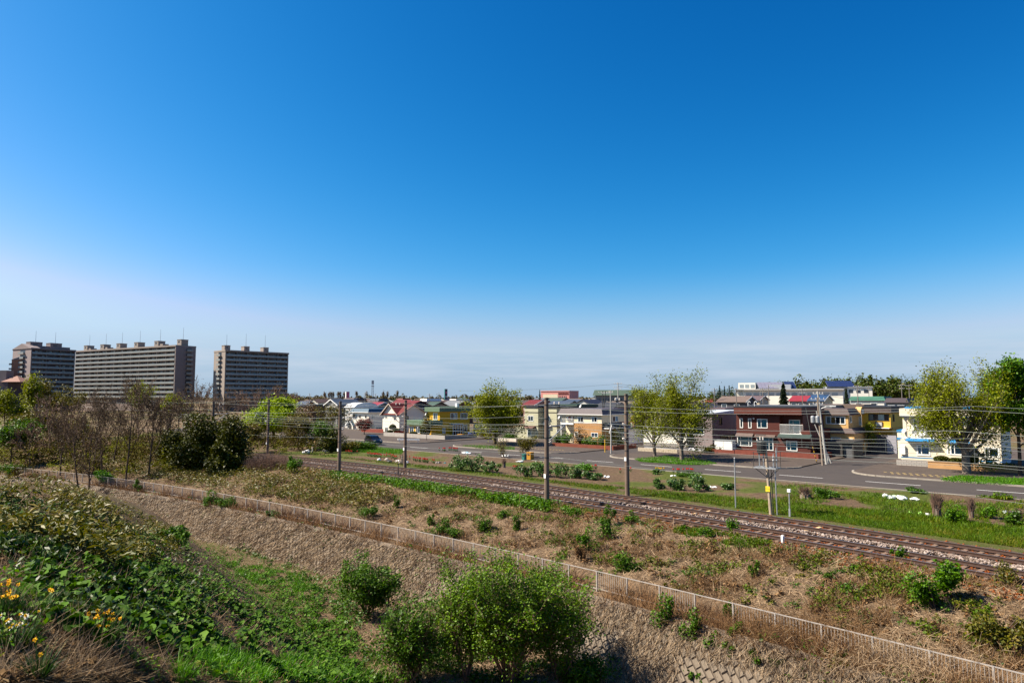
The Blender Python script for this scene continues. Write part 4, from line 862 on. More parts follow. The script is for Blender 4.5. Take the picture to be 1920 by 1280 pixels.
H.box('balcony_floor', m_frame, -0.1, xb - .03, -0.1, 1.38, zl - .35, zl - .05); railing(H, -0.08, xb - .03, -0.05, zl - .05, zl + 0.75, m_frame, 0.12); MB().box(-0.08, 0.06, -0.08, 0.06, -0.2, zu).build('balcony_post', m_frame, H.root)
for i, px in enumerate((1062, 1066, 1070.5)): MB().box(H.f(px - 1.6, 787)[0], H.f(px + 1.6, 787)[0], 0.25, 0.28, zl + 0.35, zl + 1.05).build('washing', (m_white, m_cur_m, m_white)[i], H.root)
mansard(H, 0, H.W, 0, D, zu + .12, zt, 0.45, 0.4, m_mans2); H.box('eave', m_frame, -0.5, H.W + .5, -0.5, D + .5, zu, zu + .12)
yl0, yl1 = 0.4, 7.5; MB().add([(H.W, yl0, zl + .1), (H.W + 1.3, yl0 - .1, zl - .75), (H.W + 1.3, yl1, zl - .75), (H.W, yl1, zl + .1), (H.W, yl0, zl - .75), (H.W, yl1, zl - .75)], [(0, 1, 2, 3), (0, 4, 1), (3, 2, 5), (4, 5, 2, 1)]).build('side_pent_roof', m_blkroof, H.root); H.box('side_eave', m_frame, H.W + .01, H.W + 1.35, yl0 - .12, yl1, zl - .92, zl - .76)
dish(H, -0.3, -0.2, zu - .6); dish(H, 3.0, 2.0, zt + .4)
# --- pale green house with dark belts
m_pg = M('siding_pale_green', (0.42, 0.40, 0.27), 0.07, 1, 0.65, lines=('z', 0.4, 0.03))
H = House('house', 'pale green-cream house of two blocks with dark belts, right of the round tree', 983.8, 1035.3, 822, 107.0)
D = 9.0; x1 = H.f(1009, 800)[0]; x2 = H.f(1025.7, 800, 1.6)[0]; zt = H.f(1000, 764)[1]
a = Block(H, 0, x1, 0, D, -0.2, zt, m_pg); a.win('f', H.fr(990, 779, 1000, 789), (1, 1), cur=[m_cur_w, m_cur_t]).win('f', H.fr(989, 804, 996, 818.5), 1, cur=m_cur_w, name='door').done()
b = Block(H, x1, H.W, 1.6, D, -0.2, zt - .05, m_pg, 'wing_wall'); b.win('f', H.fr(1026.5, 779, 1031, 788.5, 1.6), 1, cur=m_cur_t).win('f', H.fr(1026.5, 806, 1031.5, 813, 1.6), 1, cur=m_cur_t).win('r', H.rr(1044, 805, 1049, 809), 1).done()
m_belt = M('belt_dark', (0.04, 0.03, 0.03), 0.2, 2, 0.6)
for py in (773, 798.5):
    z = H.f(1000, py)[1]; H.box('belt', m_belt, -0.04, x1 + .04, -0.04, D, z - .08, z + .08); H.box('belt', m_belt, x1 + .045, H.W + .04, 1.56, D, z - .08, z + .08)
H.box('roof_cap', m_blkroof, -0.15, x1 + .15, -0.15, D + .1, zt, zt + .35); H.box('roof_cap', m_blkroof, x1 + .16, H.W + .15, 1.45, D + .1, zt - .05, zt + .27)
z = H.f(995, 802)[1]; MB().extr([(0, z), (-1.1, z - .05), (-1.1, z + .05), (-.5, z + .3), (0, z + .4)], 'x', H.f(987, 800)[0], H.f(1004.5, 800)[0]).build('porch_roof', M('porch_brown', (0.10, 0.05, 0.04), 0.2, 2, 0.6), H.root)
H.box('side_wing', m_pg, -3.2, -0.004, 0.6, 6, -0.2, H.f(975, 801)[1]); H.box('balcony_box', m_white, H.f(1014, 791)[0], H.f(1021, 791)[0], 0.9, 1.59, H.f(1017, 797)[1], H.f(1017, 791)[1])
# --- mustard yellow house with green fascias
m_must = M('render_mustard', (0.56, 0.30, 0.006), 0.06, 1, 0.65); m_grf = M('fascia_sage', (0.10, 0.155, 0.095), 0.1, 1.5, 0.6)
H = House('house', 'mustard yellow house with sage green fascias and clipped shrubs in front', 766.7, 808.3, 820, 98.5)
D = 11.6; zl = H.f(787, 796.8)[1]; zl2 = H.f(787, 787.4)[1]; y2 = H.r(824.5, 780)[0]; xs = H.f(801.6, 780, y2)[0]; zu = H.f(812, 771.5, y2)[1]; zt = H.f(812, 763, y2)[1]
lo = Block(H, 0, H.W, 0, y2, -0.2, zl, m_must, 'front_wall'); lo.win('f', H.fr(768, 800, 775.5, 813), (1, 1), cur=m_cur_w).win('f', H.fr(780, 799, 787, 812), (1, 1), cur=m_cur_w).done()
H.box('front_fascia', m_grf, -0.45, H.W + .3, -0.5, y2 + .6, zl, zl2)
mn = Block(H, xs, H.W, y2, D, -0.2, zu, m_must); 
mn.win('f', H.fr(812.5, 774.5, 820, 786.5, y2), (1, 1), cur=[m_cur_g, m_cur_w]).win('r', H.rr(844.5, 774, 857, 785.5), (1, 1), cur=[m_cur_g, m_cur_w]).win('r', H.rr(863.5, 774, 876, 785.5), (1, 1), cur=m_cur_g).win('r', H.rr(864, 796.5, 875.5, 811), (1, 1), cur=None).win('r', H.rr(829.5, 802.5, 834.8, 811.5), 1, cur=m_cur_w).done()
H.box('upper_fascia', m_grf, xs - .45, H.W + .45, y2 - .5, D + .3, zu, zt); H.box('rear_wing', m_must, xs - 3.0, xs - .004, y2 + 1.5, D, -0.2, zl2)
y0, y1 = H.r(842.5, 810)[0], H.r(861, 810)[0]; zp = H.r(852, 795)[1]
pm = MB()
for q in np.linspace(y0, y1 - .09, 5): pm.box(H.W + 1.11, H.W + 1.2, q, q + .09, -0.1, zp)
pm.box(H.W + .002, H.W + 1.2, y0, y0 + .08, zp - .8, zp - .7).box(H.W + 1.115, H.W + 1.195, y0, y1, zp * .4, zp * .4 + .08); pm.build('porch_frame', m_frame, H.root); H.box('porch_roof', m_frame, H.W + .002, H.W + 1.25, y0 - .06, y1 + .06, zp + .001, zp + .12); H.box('porch_glazing', m_gl, H.W + 1.14, H.W + 1.15, y0 + .1, y1 - .1, 0.1, zp - .05)
H.box('chimney', m_white, xs + 2.5, xs + 3.1, y2 + 6, y2 + 6.6, zt, zt + .8); dish(H, xs - .2, y2 - .3, zu - .6); dish(H, 3.4, -.2, zl - .4)
# --- white house with red cross gabled roof
m_wht = M('render_white', (0.70, 0.65, 0.55), 0.05, 1, 0.7); m_redr = M('roof_red_tile', (0.12, 0.016, 0.012), 0.2, 2, 0.6, lines=('z', 0.16, 0.14)); m_barge = M('barge_board', (0.50, 0.40, 0.32), 0.1, 2, 0.6)
H = House('house', 'white rendered house with steep dark red cross gabled roof', 717, 748.4, 812, 104.5)
D = 8.6; ze = H.f(733, 775.5)[1]; za = H.f(730, 757)[1]; zb = za - 0.25
a = Block(H, 0, H.W, 0, D, -0.2, ze, m_wht); a.win('f', H.fr(738, 780, 743.5, 787.5), (1, 1), cur=[m_cur_t, None]).win('f', H.fr(722, 779.5, 726, 784), 1).win('f', H.fr(722, 801, 727.5, 813), (1, 1), cur=[None, m_cur_t]).win('r', H.rr(762.5, 779, 767, 786.5), 1).win('r', H.rr(755, 802, 761, 812), 1).done()
def gable(H, x0, x1, y0, y1, ze, za, ov, axis, m_roof, m_wall, m_edge, th=0.16, eo=0.5):
    """gable wall triangle + two roof slopes; axis = direction of the ridge"""
    g = MB(); r = MB(); ed = MB()
    if axis == 'y':
        xm = (x0 + x1) / 2; sl = (za - ze) / (xm - x0)
        g.extr([(x0, ze), (x1, ze), (xm, za)], 'y', y0 + .002, y1 - .002)
        for s0, sg in ((x0, -1), (x1, 1)):
            xe = s0 + sg * eo; zee = ze - eo * sl
            r.add([(xe, y0 - ov, zee), (xm, y0 - ov, za), (xm, y1 + ov, za), (xe, y1 + ov, zee), (xe, y0 - ov, zee + th), (xm, y0 - ov, za + th), (xm, y1 + ov, za + th), (xe, y1 + ov, zee + th)], [(0, 1, 2, 3), (7, 6, 5, 4), (0, 4, 5, 1), (3, 2, 6, 7), (0, 3, 7, 4)])
            ed.add([(xe, y0 - ov - .05, zee - .08), (xm, y0 - ov - .05, za - .08), (xm, y0 - ov - .05, za + th + .02), (xe, y0 - ov - .05, zee + th + .02), (xe, y0 - ov - .003, zee - .08), (xm, y0 - ov - .003, za - .08), (xm, y0 - ov - .003, za + th + .02), (xe, y0 - ov - .003, zee + th + .02)], [(0, 1, 2, 3), (7, 6, 5, 4), (0, 4, 5, 1), (2, 6, 7, 3), (3, 7, 4, 0)])
    else:
        ym = (y0 + y1) / 2; sl = (za - ze) / (ym - y0)
        g.extr([(y0, ze), (y1, ze), (ym, za)], 'x', x0 + .002, x1 - .002)
        for s0, sg in ((y0, -1), (y1, 1)):
            yee = s0 + sg * eo; zee = ze - eo * sl
            r.add([(x0 - ov, yee, zee), (x0 - ov, ym, za), (x1 + ov, ym, za), (x1 + ov, yee, zee), (x0 - ov, yee, zee + th), (x0 - ov, ym, za + th), (x1 + ov, ym, za + th), (x1 + ov, yee, zee + th)], [(0, 1, 2, 3), (7, 6, 5, 4), (0, 4, 5, 1), (3, 2, 6, 7), (0, 3, 7, 4)])
            ed.add([(x1 + ov + .003, yee, zee - .08), (x1 + ov + .003, ym, za - .08), (x1 + ov + .003, ym, za + th + .02), (x1 + ov + .003, yee, zee + th + .02), (x1 + ov + .05, yee, zee - .08), (x1 + ov + .05, ym, za - .08), (x1 + ov + .05, ym, za + th + .02), (x1 + ov + .05, yee, zee + th + .02)], [(0, 1, 2, 3), (7, 6, 5, 4), (0, 4, 5, 1), (2, 6, 7, 3), (3, 7, 4, 0)])
    g.build('gable_wall', m_wall, H.root); ro = r.build('roof', m_roof, H.root)
    if m_edge: ed.build('barge_board', m_edge, ro)
    return ro
gable(H, 0, H.W * .88, 0, D * .7, ze, za, 0.5, 'y', m_redr, m_wht, m_barge); gable(H, 0.4, H.W, 0.2, D - .1, ze + .02, zb, 0.45, 'x', m_redr, m_wht, m_barge)
# --- white and navy house with blue roof
m_bluer = M('roof_steel_blue', (0.035, 0.08, 0.125), 0.15, 1.2, 0.5, lines=('x', 0.4, 0.06)); m_navy = M('panel_navy', (0.025, 0.022, 0.045), 0.15, 1, 0.6)
H = House('house', 'white house with steel blue roof and navy corner panel, left of the red roofed house', 660.8, 690.8, 808, 107.0)
D = 9; ze = H.f(676, 773)[1]; zt = H.f(676, 766)[1]
a = Block(H, 0, H.W, 0, D, -0.2, ze, m_wht); a.win('f', H.fr(661.5, 775, 670, 785), (1, 1), cur=[None, m_cur_w]).win('f', H.fr(673, 777.5, 677, 784), 1).win('f', H.fr(684, 777.5, 688, 784), 1).win('f', H.fr(683, 800, 689, 809), (1, 1), cur=m_cur_w)
yn = H.r(701, 790)[0]; a.win('r', H.rr(696.5, 777, 700, 785.5), (1,), cur=m_cur_w).win('r', H.rr(696.5, 797, 702.5, 805.5), (1, 1), cur=m_cur_w).win('r', H.rr(706, 800, 716, 808), 1, m_frame_b, m_cur_b, name='garage_door').done()
H.box('navy_panel', m_navy, H.W + .003, H.W + .03, 0.05, yn, 0.1, ze - .05) if False else None
mansard(H, 0, H.W, 0, D, ze + .14, zt, 0.6, 0.5, m_bluer); H.box('eave', m_frame, -0.62, H.W + .62, -0.62, D + .62, ze, ze + .14)
px0 = H.f(651.5, 800, -.5)[0]; px1 = H.f(661.5, 800, -.5)[0]; pz = H.f(656, 795, -.5)[1]
H.box('porch', m_wht, px0, px1, -0.5, 2.5, -.2, pz); gable(H, px0, px1, -0.5, 2.5, pz, pz + 1.2, 0.4, 'y', m_bluer, m_wht, m_frame)
H.box('porch_door', m_dark, px0 + .5, px1 - .5, -0.53, -0.503, -0.1, 2.0)

# ------------------------------------------------------------------ plants: growing limbs and leaves
def tubes(segs, k_big=6, k_small=3, thr=0.035):
    """segs: rows p0(3) p1(3) r0 r1 -> one mesh of tapered tubes"""
    S = np.asarray(segs, float); Vs = []; Fs = []; off = 0
    for k, sel in ((k_big, S[:, 6] >= thr), (k_small, S[:, 6] < thr)):
        A = S[sel]
        if not len(A): continue
        p0, p1, r0, r1 = A[:, :3], A[:, 3:6], A[:, 6], A[:, 7]; d = p1 - p0; d /= np.linalg.norm(d, axis=1)[:, None] + 1e-9
        ref = np.where(np.abs(d[:, 2:3]) < 0.9, np.array([[0, 0, 1.0]]), np.array([[1.0, 0, 0]])); u = np.cross(d, ref); u /= np.linalg.norm(u, axis=1)[:, None] + 1e-9; v = np.cross(d, u)
        an = np.arange(k) * 2 * np.pi / k; c, s_ = np.cos(an), np.sin(an); ring = u[:, None] * c[None, :, None] + v[:, None] * s_[None, :, None]
        V = np.concatenate([p0[:, None] + ring * r0[:, None, None], p1[:, None] + ring * r1[:, None, None]], 1)
        i = np.arange(k); f = np.stack([i, (i + 1) % k, k + (i + 1) % k, k + i], -1)
        Fs.append((f[None] + (np.arange(len(A)) * 2 * k)[:, None, None]).reshape(-1, 4) + off); Vs.append(V.reshape(-1, 3)); off += V.shape[0] * V.shape[1]
    return np.concatenate(Vs), np.concatenate(Fs)
def leaves(C, size, rg, up=0.3, aspect=0.62, droop=None):
    """rhombic leaf faces at C, each turned its own way"""
    n = len(C); nrm = rg.normal(size=(n, 3)); nrm[:, 2] = np.abs(nrm[:, 2]) + up; nrm /= np.linalg.norm(nrm, axis=1)[:, None]
    a = rg.normal(size=(n, 3)); a -= (a * nrm).sum(1)[:, None] * nrm; a /= np.linalg.norm(a, axis=1)[:, None] + 1e-9; b = np.cross(nrm, a)
    s_ = np.asarray(size).reshape(-1, 1) * np.ones((n, 1)); fold = nrm * s_ * 0.18
    V = np.stack([C - a * s_, C + b * s_ * aspect + fold, C + a * s_, C - b * s_ * aspect + fold], 1)
    return V.reshape(-1, 3), np.arange(n * 4).reshape(n, 4)
def limb(rg, p, d, L_, r, lev, P, segs, tips):
    """one limb and, level by level, what springs from it"""
    ns = P['nseg'][lev]; pts = [np.array(p, float)]; d = np.array(d, float); step = L_ / ns; bend = P['bend'][lev]
    rads = [r]
    for i in range(ns):
        d = d + rg.normal(size=3) * bend + np.array([0, 0, P['up'][lev]]); d /= np.linalg.norm(d); q = pts[-1] + d * step; pts.append(q)
        rads.append(max(P['rmin'], r * (1 - (i + 1) / ns * P['taper'][lev]))); segs.append((*pts[-2], *q, rads[-2], rads[-1]))
    if lev >= P['levels'] - 1:
        for i in range(1, ns + 1): tips.append((*pts[i], *d))
        return
    nc = P['kids'][lev]; lo = P['from'][lev]
    for j in range(nc):
        f = lo + (1 - lo) * (j + rg.uniform(0.1, 0.9)) / nc; k = min(ns - 1, int(f * ns)); w = f * ns - k; q = pts[k] * (1 - w) + pts[k + 1] * w
        ax = pts[k + 1] - pts[k]; ax /= np.linalg.norm(ax); t = rg.normal(size=3); t -= t @ ax * ax; t /= np.linalg.norm(t)
        if lev == 0 and P.get('spiral', True):
            an = j * 2.4 + rg.uniform(-.5, .5); ref = np.array([math.cos(an), math.sin(an), 0.0]); t = ref - ref @ ax * ax; t /= np.linalg.norm(t) + 1e-9
        ang = math.radians(rg.uniform(*P['angle'][lev])); cd = ax * math.cos(ang) + t * math.sin(ang)
        cl = L_ * P['ratio'][lev] * rg.uniform(0.75, 1.2) * (1.0 - P['shrink'][lev] * (f - lo) / (1 - lo + 1e-6))
        limb(rg, q, cd, cl, max(P['rmin'], rads[k] * P['rr'][lev]), lev + 1, P, segs, tips)
VASE = dict(levels=5, nseg=(4, 5, 5, 4, 3), bend=(0.03, 0.07, 0.12, 0.16, 0.2), up=(0, 0.03, 0.06, 0.05, 0.03), taper=(0.35, 0.72, 0.8, 0.8, 0.7), kids=(13, 6, 5, 3), angle=((20, 80), (25, 60), (30, 65), (30, 70)),
            ratio=(1.75, 0.55, 0.5, 0.5), shrink=(0.25, 0.35, 0.3, 0.2), rr=(0.5, 0.6, 0.55, 0.55), rmin=0.012)
VASE['from'] = (0.38, 0.18, 0.15, 0.2)
BARE = dict(levels=5, nseg=(5, 6, 5, 4, 3), bend=(0.07, 0.12, 0.16, 0.2, 0.24), up=(0.02, 0.05, 0.07, 0.06, 0.05), taper=(0.6, 0.75, 0.8, 0.8, 0.7), kids=(8, 5, 5, 3), angle=((22, 55), (25, 55), (28, 60), (28, 62)),
            ratio=(0.85, 0.55, 0.5, 0.45), shrink=(0.4, 0.35, 0.3, 0.2), rr=(0.55, 0.55, 0.55, 0.6), rmin=0.021)
BARE['from'] = (0.3, 0.25, 0.2, 0.2)
BARE2 = dict(BARE, kids=(7, 5, 4, 2), rmin=0.032)
ROUND = dict(levels=4, nseg=(4, 5, 4, 3), bend=(0.04, 0.1, 0.15, 0.2), up=(0.0, 0.03, 0.03, 0.02), taper=(0.6, 0.75, 0.8, 0.7), kids=(9, 6, 5), angle=((40, 85), (30, 65), (30, 65)),
             ratio=(0.6, 0.5, 0.5), shrink=(0.45, 0.3, 0.2), rr=(0.5, 0.55, 0.55), rmin=0.012)
ROUND['from'] = (0.3, 0.3, 0.2)
BUSH = dict(levels=3, nseg=(5, 4, 3), bend=(0.1, 0.16, 0.22), up=(0.0, 0.03, 0.03), taper=(0.7, 0.8, 0.7), kids=(6, 5), angle=((25, 60), (30, 65)), ratio=(0.45, 0.45), shrink=(0.35, 0.2), rr=(0.55, 0.55), rmin=0.008, spiral=False)
BUSH['from'] = (0.25, 0.2)
bark = M('bark_grey', (0.17, 0.135, 0.105), 0.3, 3, 0.95, 0.5, 14); bark_d = M('bark_dark', (0.075, 0.05, 0.034), 0.3, 3, 0.95, 0.5, 14); bark_r = M('twig_red_brown', (0.17, 0.105, 0.075), 0.25, 2, 0.95)
def make_tree(name, label, loc, H, P, seed, mat_b, mat_l=None, nleaf=0, lsize=0.12, puff=0.35, trunk_r=None, lean=(0, 0), cat='tree', group=None, trunk_share=0.28, width=None, nstem=1, spread=0.0, lup=0.3, crown='crown', tname='trunk', stuff_twigs=True):
    """trunk and limbs grown, scaled to height H (and width), leaves hung on the outer twigs; trunk and crown are the tree's parts"""
    rg = np.random.default_rng(seed); segs = []; tips = []
    r0 = trunk_r or H * 0.022
    for i in range(nstem):
        a = rg.uniform(0, 2 * np.pi); q = spread * (1 if nstem > 1 else 0)
        d0 = np.array([lean[0] + q * math.cos(a), lean[1] + q * math.sin(a), 1.0]); d0 /= np.linalg.norm(d0)
        b0 = (rg.normal() * 0.12 * (nstem > 1), rg.normal() * 0.12 * (nstem > 1), -0.15)
        limb(rg, b0, d0, H * trunk_share * (rg.uniform(.75, 1.1) if nstem > 1 else 1), r0 * (rg.uniform(.5, 1) if nstem > 1 else 1), 0, P, segs, tips)
    S = np.array(segs); T = np.array(tips); zt = S[:, 5].max(); k = H / max(zt, 0.1)
    ext = np.percentile(np.hypot(T[:, 0], T[:, 1]), 96); kx = k if width is None else (width / 2) / max(ext, 0.05)
    sc = np.array([kx, kx, k]); S[:, :3] *= sc; S[:, 3:6] *= sc; T[:, :3] *= sc
    # feet of the trunk flare a little
    root = thing(name, label, cat, loc, rg.uniform(0, 6.28) if False else 0.0, group)
    big = S[:, 6] >= max(r0 * 0.22, P['rmin'] * 1.5)
    V, Fc = tubes(S[big], 8, 5, 0.05); mobj(tname, fast_mesh(tname, V, Fc, mat_b, True), root)
    V, Fc = tubes(S[~big], 4, 3, 0.03) if (~big).any() else (None, None)
    if V is not None:
        if nleaf == 0: mobj(crown, fast_mesh('twigs', V, Fc, mat_b), root)
        else: mobj('twigs', fast_mesh('twigs', V, Fc, mat_b), root)
    if nleaf:
        i = rg.integers(0, len(T), nleaf); C = T[i, :3] + rg.normal(size=(nleaf, 3)) * puff * np.array([1, 1, 0.75])
        V, Fc = leaves(C, rg.uniform(0.6, 1.25, nleaf) * lsize, rg, lup); mobj(crown, fast_mesh(crown, V, Fc, mat_l), root)
    return root
def mound(rg, n, rx, ry, rz, lumps=14, shell=0.55, zc=0.5):
    """leaf places for a dense bush: several overlapping lumps, leaves mostly near their skins"""
    c = rg.normal(size=(lumps, 3)); c /= np.linalg.norm(c, axis=1)[:, None]; c *= rg.uniform(0.15, 0.85, (lumps, 1)); c[:, 2] = np.abs(c[:, 2]) * 1.1 - 0.25
    r = rg.uniform(0.14, 0.44, lumps); i = rg.integers(0, lumps, n); d = rg.normal(size=(n, 3)); d /= np.linalg.norm(d, axis=1)[:, None]
    P = c[i] + d * (r[i] * np.where(rg.random(n) < .12, rg.uniform(1.0, 1.5, n), rg.uniform(shell, 1.05, n)))[:, None]; P[:, 2] = (P[:, 2] + zc); P = P[P[:, 2] > 0.02]
    return P * np.array([rx, ry, rz])
def make_bush(name, label, loc, rx, ry, rz, seed, mat_l, n, lsize, mat_b=None, cat='bush', group=None, lumps=14, nstem=5, lup=0.3):
    rg = np.random.default_rng(seed); root = thing(name, label, cat, loc, 0, group)
    P = mound(rg, n, rx, ry, rz, lumps); V, Fc = leaves(P, rg.uniform(.6, 1.25, len(P)) * lsize, rg, lup); mobj('foliage', fast_mesh('foliage', V, Fc, mat_l), root)
    segs = []
    for i in range(nstem):
        a = rg.uniform(0, 6.28); e = (rx * .55 * math.cos(a), ry * .55 * math.sin(a), rz * rg.uniform(.6, .95)); m = (e[0] * .4 + rg.normal() * .05, e[1] * .4, e[2] * .5)
        r = 0.03 * max(rz, .4); segs += [(0, 0, -0.1, *m, r, r * .7), (*m, *e, r * .7, r * .3)]
    V, Fc = tubes(segs, 5, 4); mobj('stems', fast_mesh('stems', V, Fc, mat_b or bark_d), root)
    return root
G_zelk = LM('leaf_yellow_green', [srgb(80, 86, 14), srgb(116, 122, 22), srgb(144, 152, 34), srgb(98, 104, 18), srgb(130, 134, 38)], 0.36)
G_bright = LM('leaf_fresh_green', [srgb(44, 74, 10), srgb(74, 108, 16), srgb(96, 132, 24), srgb(58, 90, 12)], 0.32)
G_lime = LM('leaf_lime', [srgb(104, 124, 0), srgb(140, 158, 4), srgb(160, 178, 10), srgb(122, 140, 2)], 0.32)
G_dark = LM('leaf_evergreen', [srgb(34, 40, 6), srgb(54, 60, 8), srgb(78, 82, 12), srgb(44, 50, 6), srgb(96, 96, 20)], 0.18)
G_mid = LM('leaf_mid_green', [srgb(44, 68, 8), srgb(66, 98, 12), srgb(92, 126, 22), srgb(54, 80, 8)], 0.25)
G_olive = LM('leaf_olive', [srgb(66, 62, 20), srgb(92, 88, 28), srgb(112, 104, 36), srgb(78, 72, 24)], 0.25)
G_bud = LM('leaf_bud_brown', [srgb(86, 66, 42), srgb(108, 84, 54), srgb(96, 82, 40), srgb(74, 56, 38)], 0.2)
G_red = LM('leaf_dark_red', [srgb(84, 30, 28), srgb(116, 44, 34), srgb(70, 26, 30), srgb(134, 66, 44)], 0.25)
G_pine = LM('needle_green', [srgb(16, 28, 12), srgb(28, 42, 16), srgb(38, 54, 20)], 0.08)

# ------------------------------------------------------------------ apartment towers
m_tw = M('tower_tile_mauve', (0.20, 0.162, 0.158), 0.1, 0.15, 0.85, streak=0.12); m_tt = M('tower_tile_tan', (0.25, 0.208, 0.182), 0.1, 0.15, 0.85, streak=0.1); m_tg = M('tower_tile_beige', (0.25, 0.21, 0.18), 0.1, 0.15, 0.85, streak=0.1)
m_slab = M('balcony_slab', (0.27, 0.235, 0.21), 0.12, 0.3, 0.85); m_rpan = M('balcony_glass_panel', (0.22, 0.27, 0.28), 0.15, 0.8, 0.35, lines=('x', 0.7, 0.12)); m_rpan2 = M('balcony_glass_panel_light', (0.21, 0.23, 0.23), 0.12, 0.8, 0.4, lines=('x', 0.6, 0.14)); m_wdk = M('tower_window_dark', (0.035, 0.045, 0.06), 0.4, 0.12, 0.25, spec=0.5); m_wlt = M('tower_window_pale', (0.25, 0.29, 0.30), 0.3, 0.12, 0.4)
def tower(name, label, pA, pB, pC, Z, floors, fh, m_wall, m_end, m_pan, m_core, nbay, low, depth=None, ang=None, setback=1.5, fin=True, pent=()):
    """pA gable far corner, pB corner nearest the lens, pC far end of the balcony front, all on the roof line"""
    A, B, C_ = (np.array(gp(*p, Z)) for p in (pA, pB, pC)); e = C_ - B; W = np.linalg.norm(e); e /= W; nrm = np.array([-e[1], e[0]]); D = depth or abs((A - B) @ nrm)
    if ang is not None:
        e = np.array([math.cos(ang), math.sin(ang)]); nrm = np.array([-e[1], e[0]]); ua, uc = A[0] / A[1], C_[0] / C_[1]
        W = (uc * B[1] - B[0]) / (e[0] - uc * e[1]); D = (ua * B[1] - B[0]) / (nrm[0] - ua * nrm[1])
    if (A - B) @ nrm < 0: pass
    root = thing(name, label, 'apartment building', (B[0], B[1], 0), math.atan2(e[1], e[0]), 'apartment towers')
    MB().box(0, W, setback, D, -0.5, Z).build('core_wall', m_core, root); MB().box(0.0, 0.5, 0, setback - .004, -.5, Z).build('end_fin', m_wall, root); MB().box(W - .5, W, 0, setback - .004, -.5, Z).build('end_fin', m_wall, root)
    MB().box(-0.12, -0.004, -.1, D + .1, -.5, Z + .02).build('gable_wall', m_end, root) if m_end else None
    MB().box(-.3, W + .3, -.25, D + .3, Z, Z + .9).build('parapet', m_wall, root)
    bal = MB().box(0.5, W - .5, -0.15, setback, -0.12, 0.12).mesh('balcony_slab', m_slab); pan = MB().box(0.5, W - .5, -0.12, -0.05, 0.14, 1.12).mesh('balcony_panel', m_pan); bw = (W - 1) / nbay
    wd = MB().box(bw * .10, bw * .46, setback - .07, setback - .003, 0.3, fh - .55).mesh('window', m_wdk); wl = MB().box(bw * .54, bw * .9, setback - .07, setback - .003, 0.9, fh - .6).mesh('window', m_wlt); wk = MB().box(bw * .54, bw * .9, setback - .07, setback - .003, 0.9, fh - .6).mesh('window', m_wdk)
    fn = MB().box(-.06, .06, 0.0, setback - .01, .13, fh - .13).mesh('partition', m_wall)
    for k in range(floors):
        z = Z - (k + 1) * fh + 0.15
        if z < low: break
        o = mobj('balcony', bal, root, (0, 0, z)); mobj('balcony_panel', pan, o)
        for j in range(nbay):
            x = 0.5 + j * bw
            mobj('window', wd if (k * 7 + j * 3) % 5 else wl, root, (x, 0, z)); 
            if rnd.random() < 0.75: mobj('window', wl if rnd.random() < .35 else wk, root, (x, 0, z))
            if fin and j % 2 == 0 and j: mobj('partition', fn, root, (x, 0, z))
    return root, W, D
def penthouse(root, x, y, z, w, d, h, mat, ant=6.0, low=None):
    p = MB().box(x, x + w, y, y + d, z, z + h).build('roof_house', mat, root); MB().box(x - .15, x + w + .15, y - .15, y + d + .15, z + h, z + h + .25).build('cap', mat, p); MB().box(x + w * .25, x + w * .6, y - .05, y - .004, z + h * .5, z + h * .78).build('vent', m_wdk, p)
    if low: MB().box(x + w + .01, x + w + low, y + .5, y + d, z, z + h * .5).build('lower_box', mat, p)
    if ant: MB().tube((x + w * .6, y + d * .5, z + h), (x + w * .6, y + d * .5, z + h + ant), 0.11, 0.06, 5).build('antenna', m_stl, p)
def gable_balconies(root, y0, y1, Z, floors, fh, low, side=-1, x=-0.12, pm=None):
    for k in range(floors):
        z = Z - (k + 1) * fh + .2
        if z < low: break
        b = MB().box(x + side * 1.2, x, y0, y1, z - .1, z + .1) if side > 0 else MB().box(x - 1.2, x - .003, y0, y1, z - .1, z + .1)
        o = b.build('gable_balcony', m_slab, root); xx = x - 1.2 if side < 0 else x + 1.2
        MB().box(min(xx, xx + .08), max(xx, xx + .08), y0, y1, z + .11, z + 1.1).build('balcony_panel', pm or m_rpan2, o); MB().box(x - .02 if side < 0 else x + .003, x - .004 if side < 0 else x + .02, y0 + .3, y1 - .3, z + .15, z + 2.2).build('gable_window', m_wdk, root)
# right hand tower: shaded front, sunlit gable
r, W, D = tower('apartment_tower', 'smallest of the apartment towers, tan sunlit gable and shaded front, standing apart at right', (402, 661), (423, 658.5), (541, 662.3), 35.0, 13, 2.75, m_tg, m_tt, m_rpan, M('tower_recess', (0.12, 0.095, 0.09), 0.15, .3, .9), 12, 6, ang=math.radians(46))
gable_balconies(r, D * .3, D * .62, 35.0, 13, 2.75, 6)
for q, a in ((0.06, 7), (0.36, 8), (0.67, 8)): penthouse(r, W * q, D * .45, 35.9, 3.4, 4.2, 3.0, m_tt, a)
# middle tower
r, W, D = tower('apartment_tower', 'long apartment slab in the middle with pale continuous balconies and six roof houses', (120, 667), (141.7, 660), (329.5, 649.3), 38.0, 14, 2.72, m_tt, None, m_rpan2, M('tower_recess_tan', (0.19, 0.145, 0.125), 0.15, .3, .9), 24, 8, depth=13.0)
MB().box(W + .003, W + .35, -.1, 13.1, -.5, 38.2).build('gable_wall', m_tw, r)
gable_balconies(r, 6.5, 10.5, 38.0, 14, 2.72, 10, 1, W + .36)
for q, lo_ in ((0.02, 3), (0.20, 3), (0.37, 0), (0.55, 0), (0.745, 3.5), (0.955, 0)): penthouse(r, W * q, 4, 38.9, 4.0, 4.5, 3.4, m_tg, 7.5, lo_)
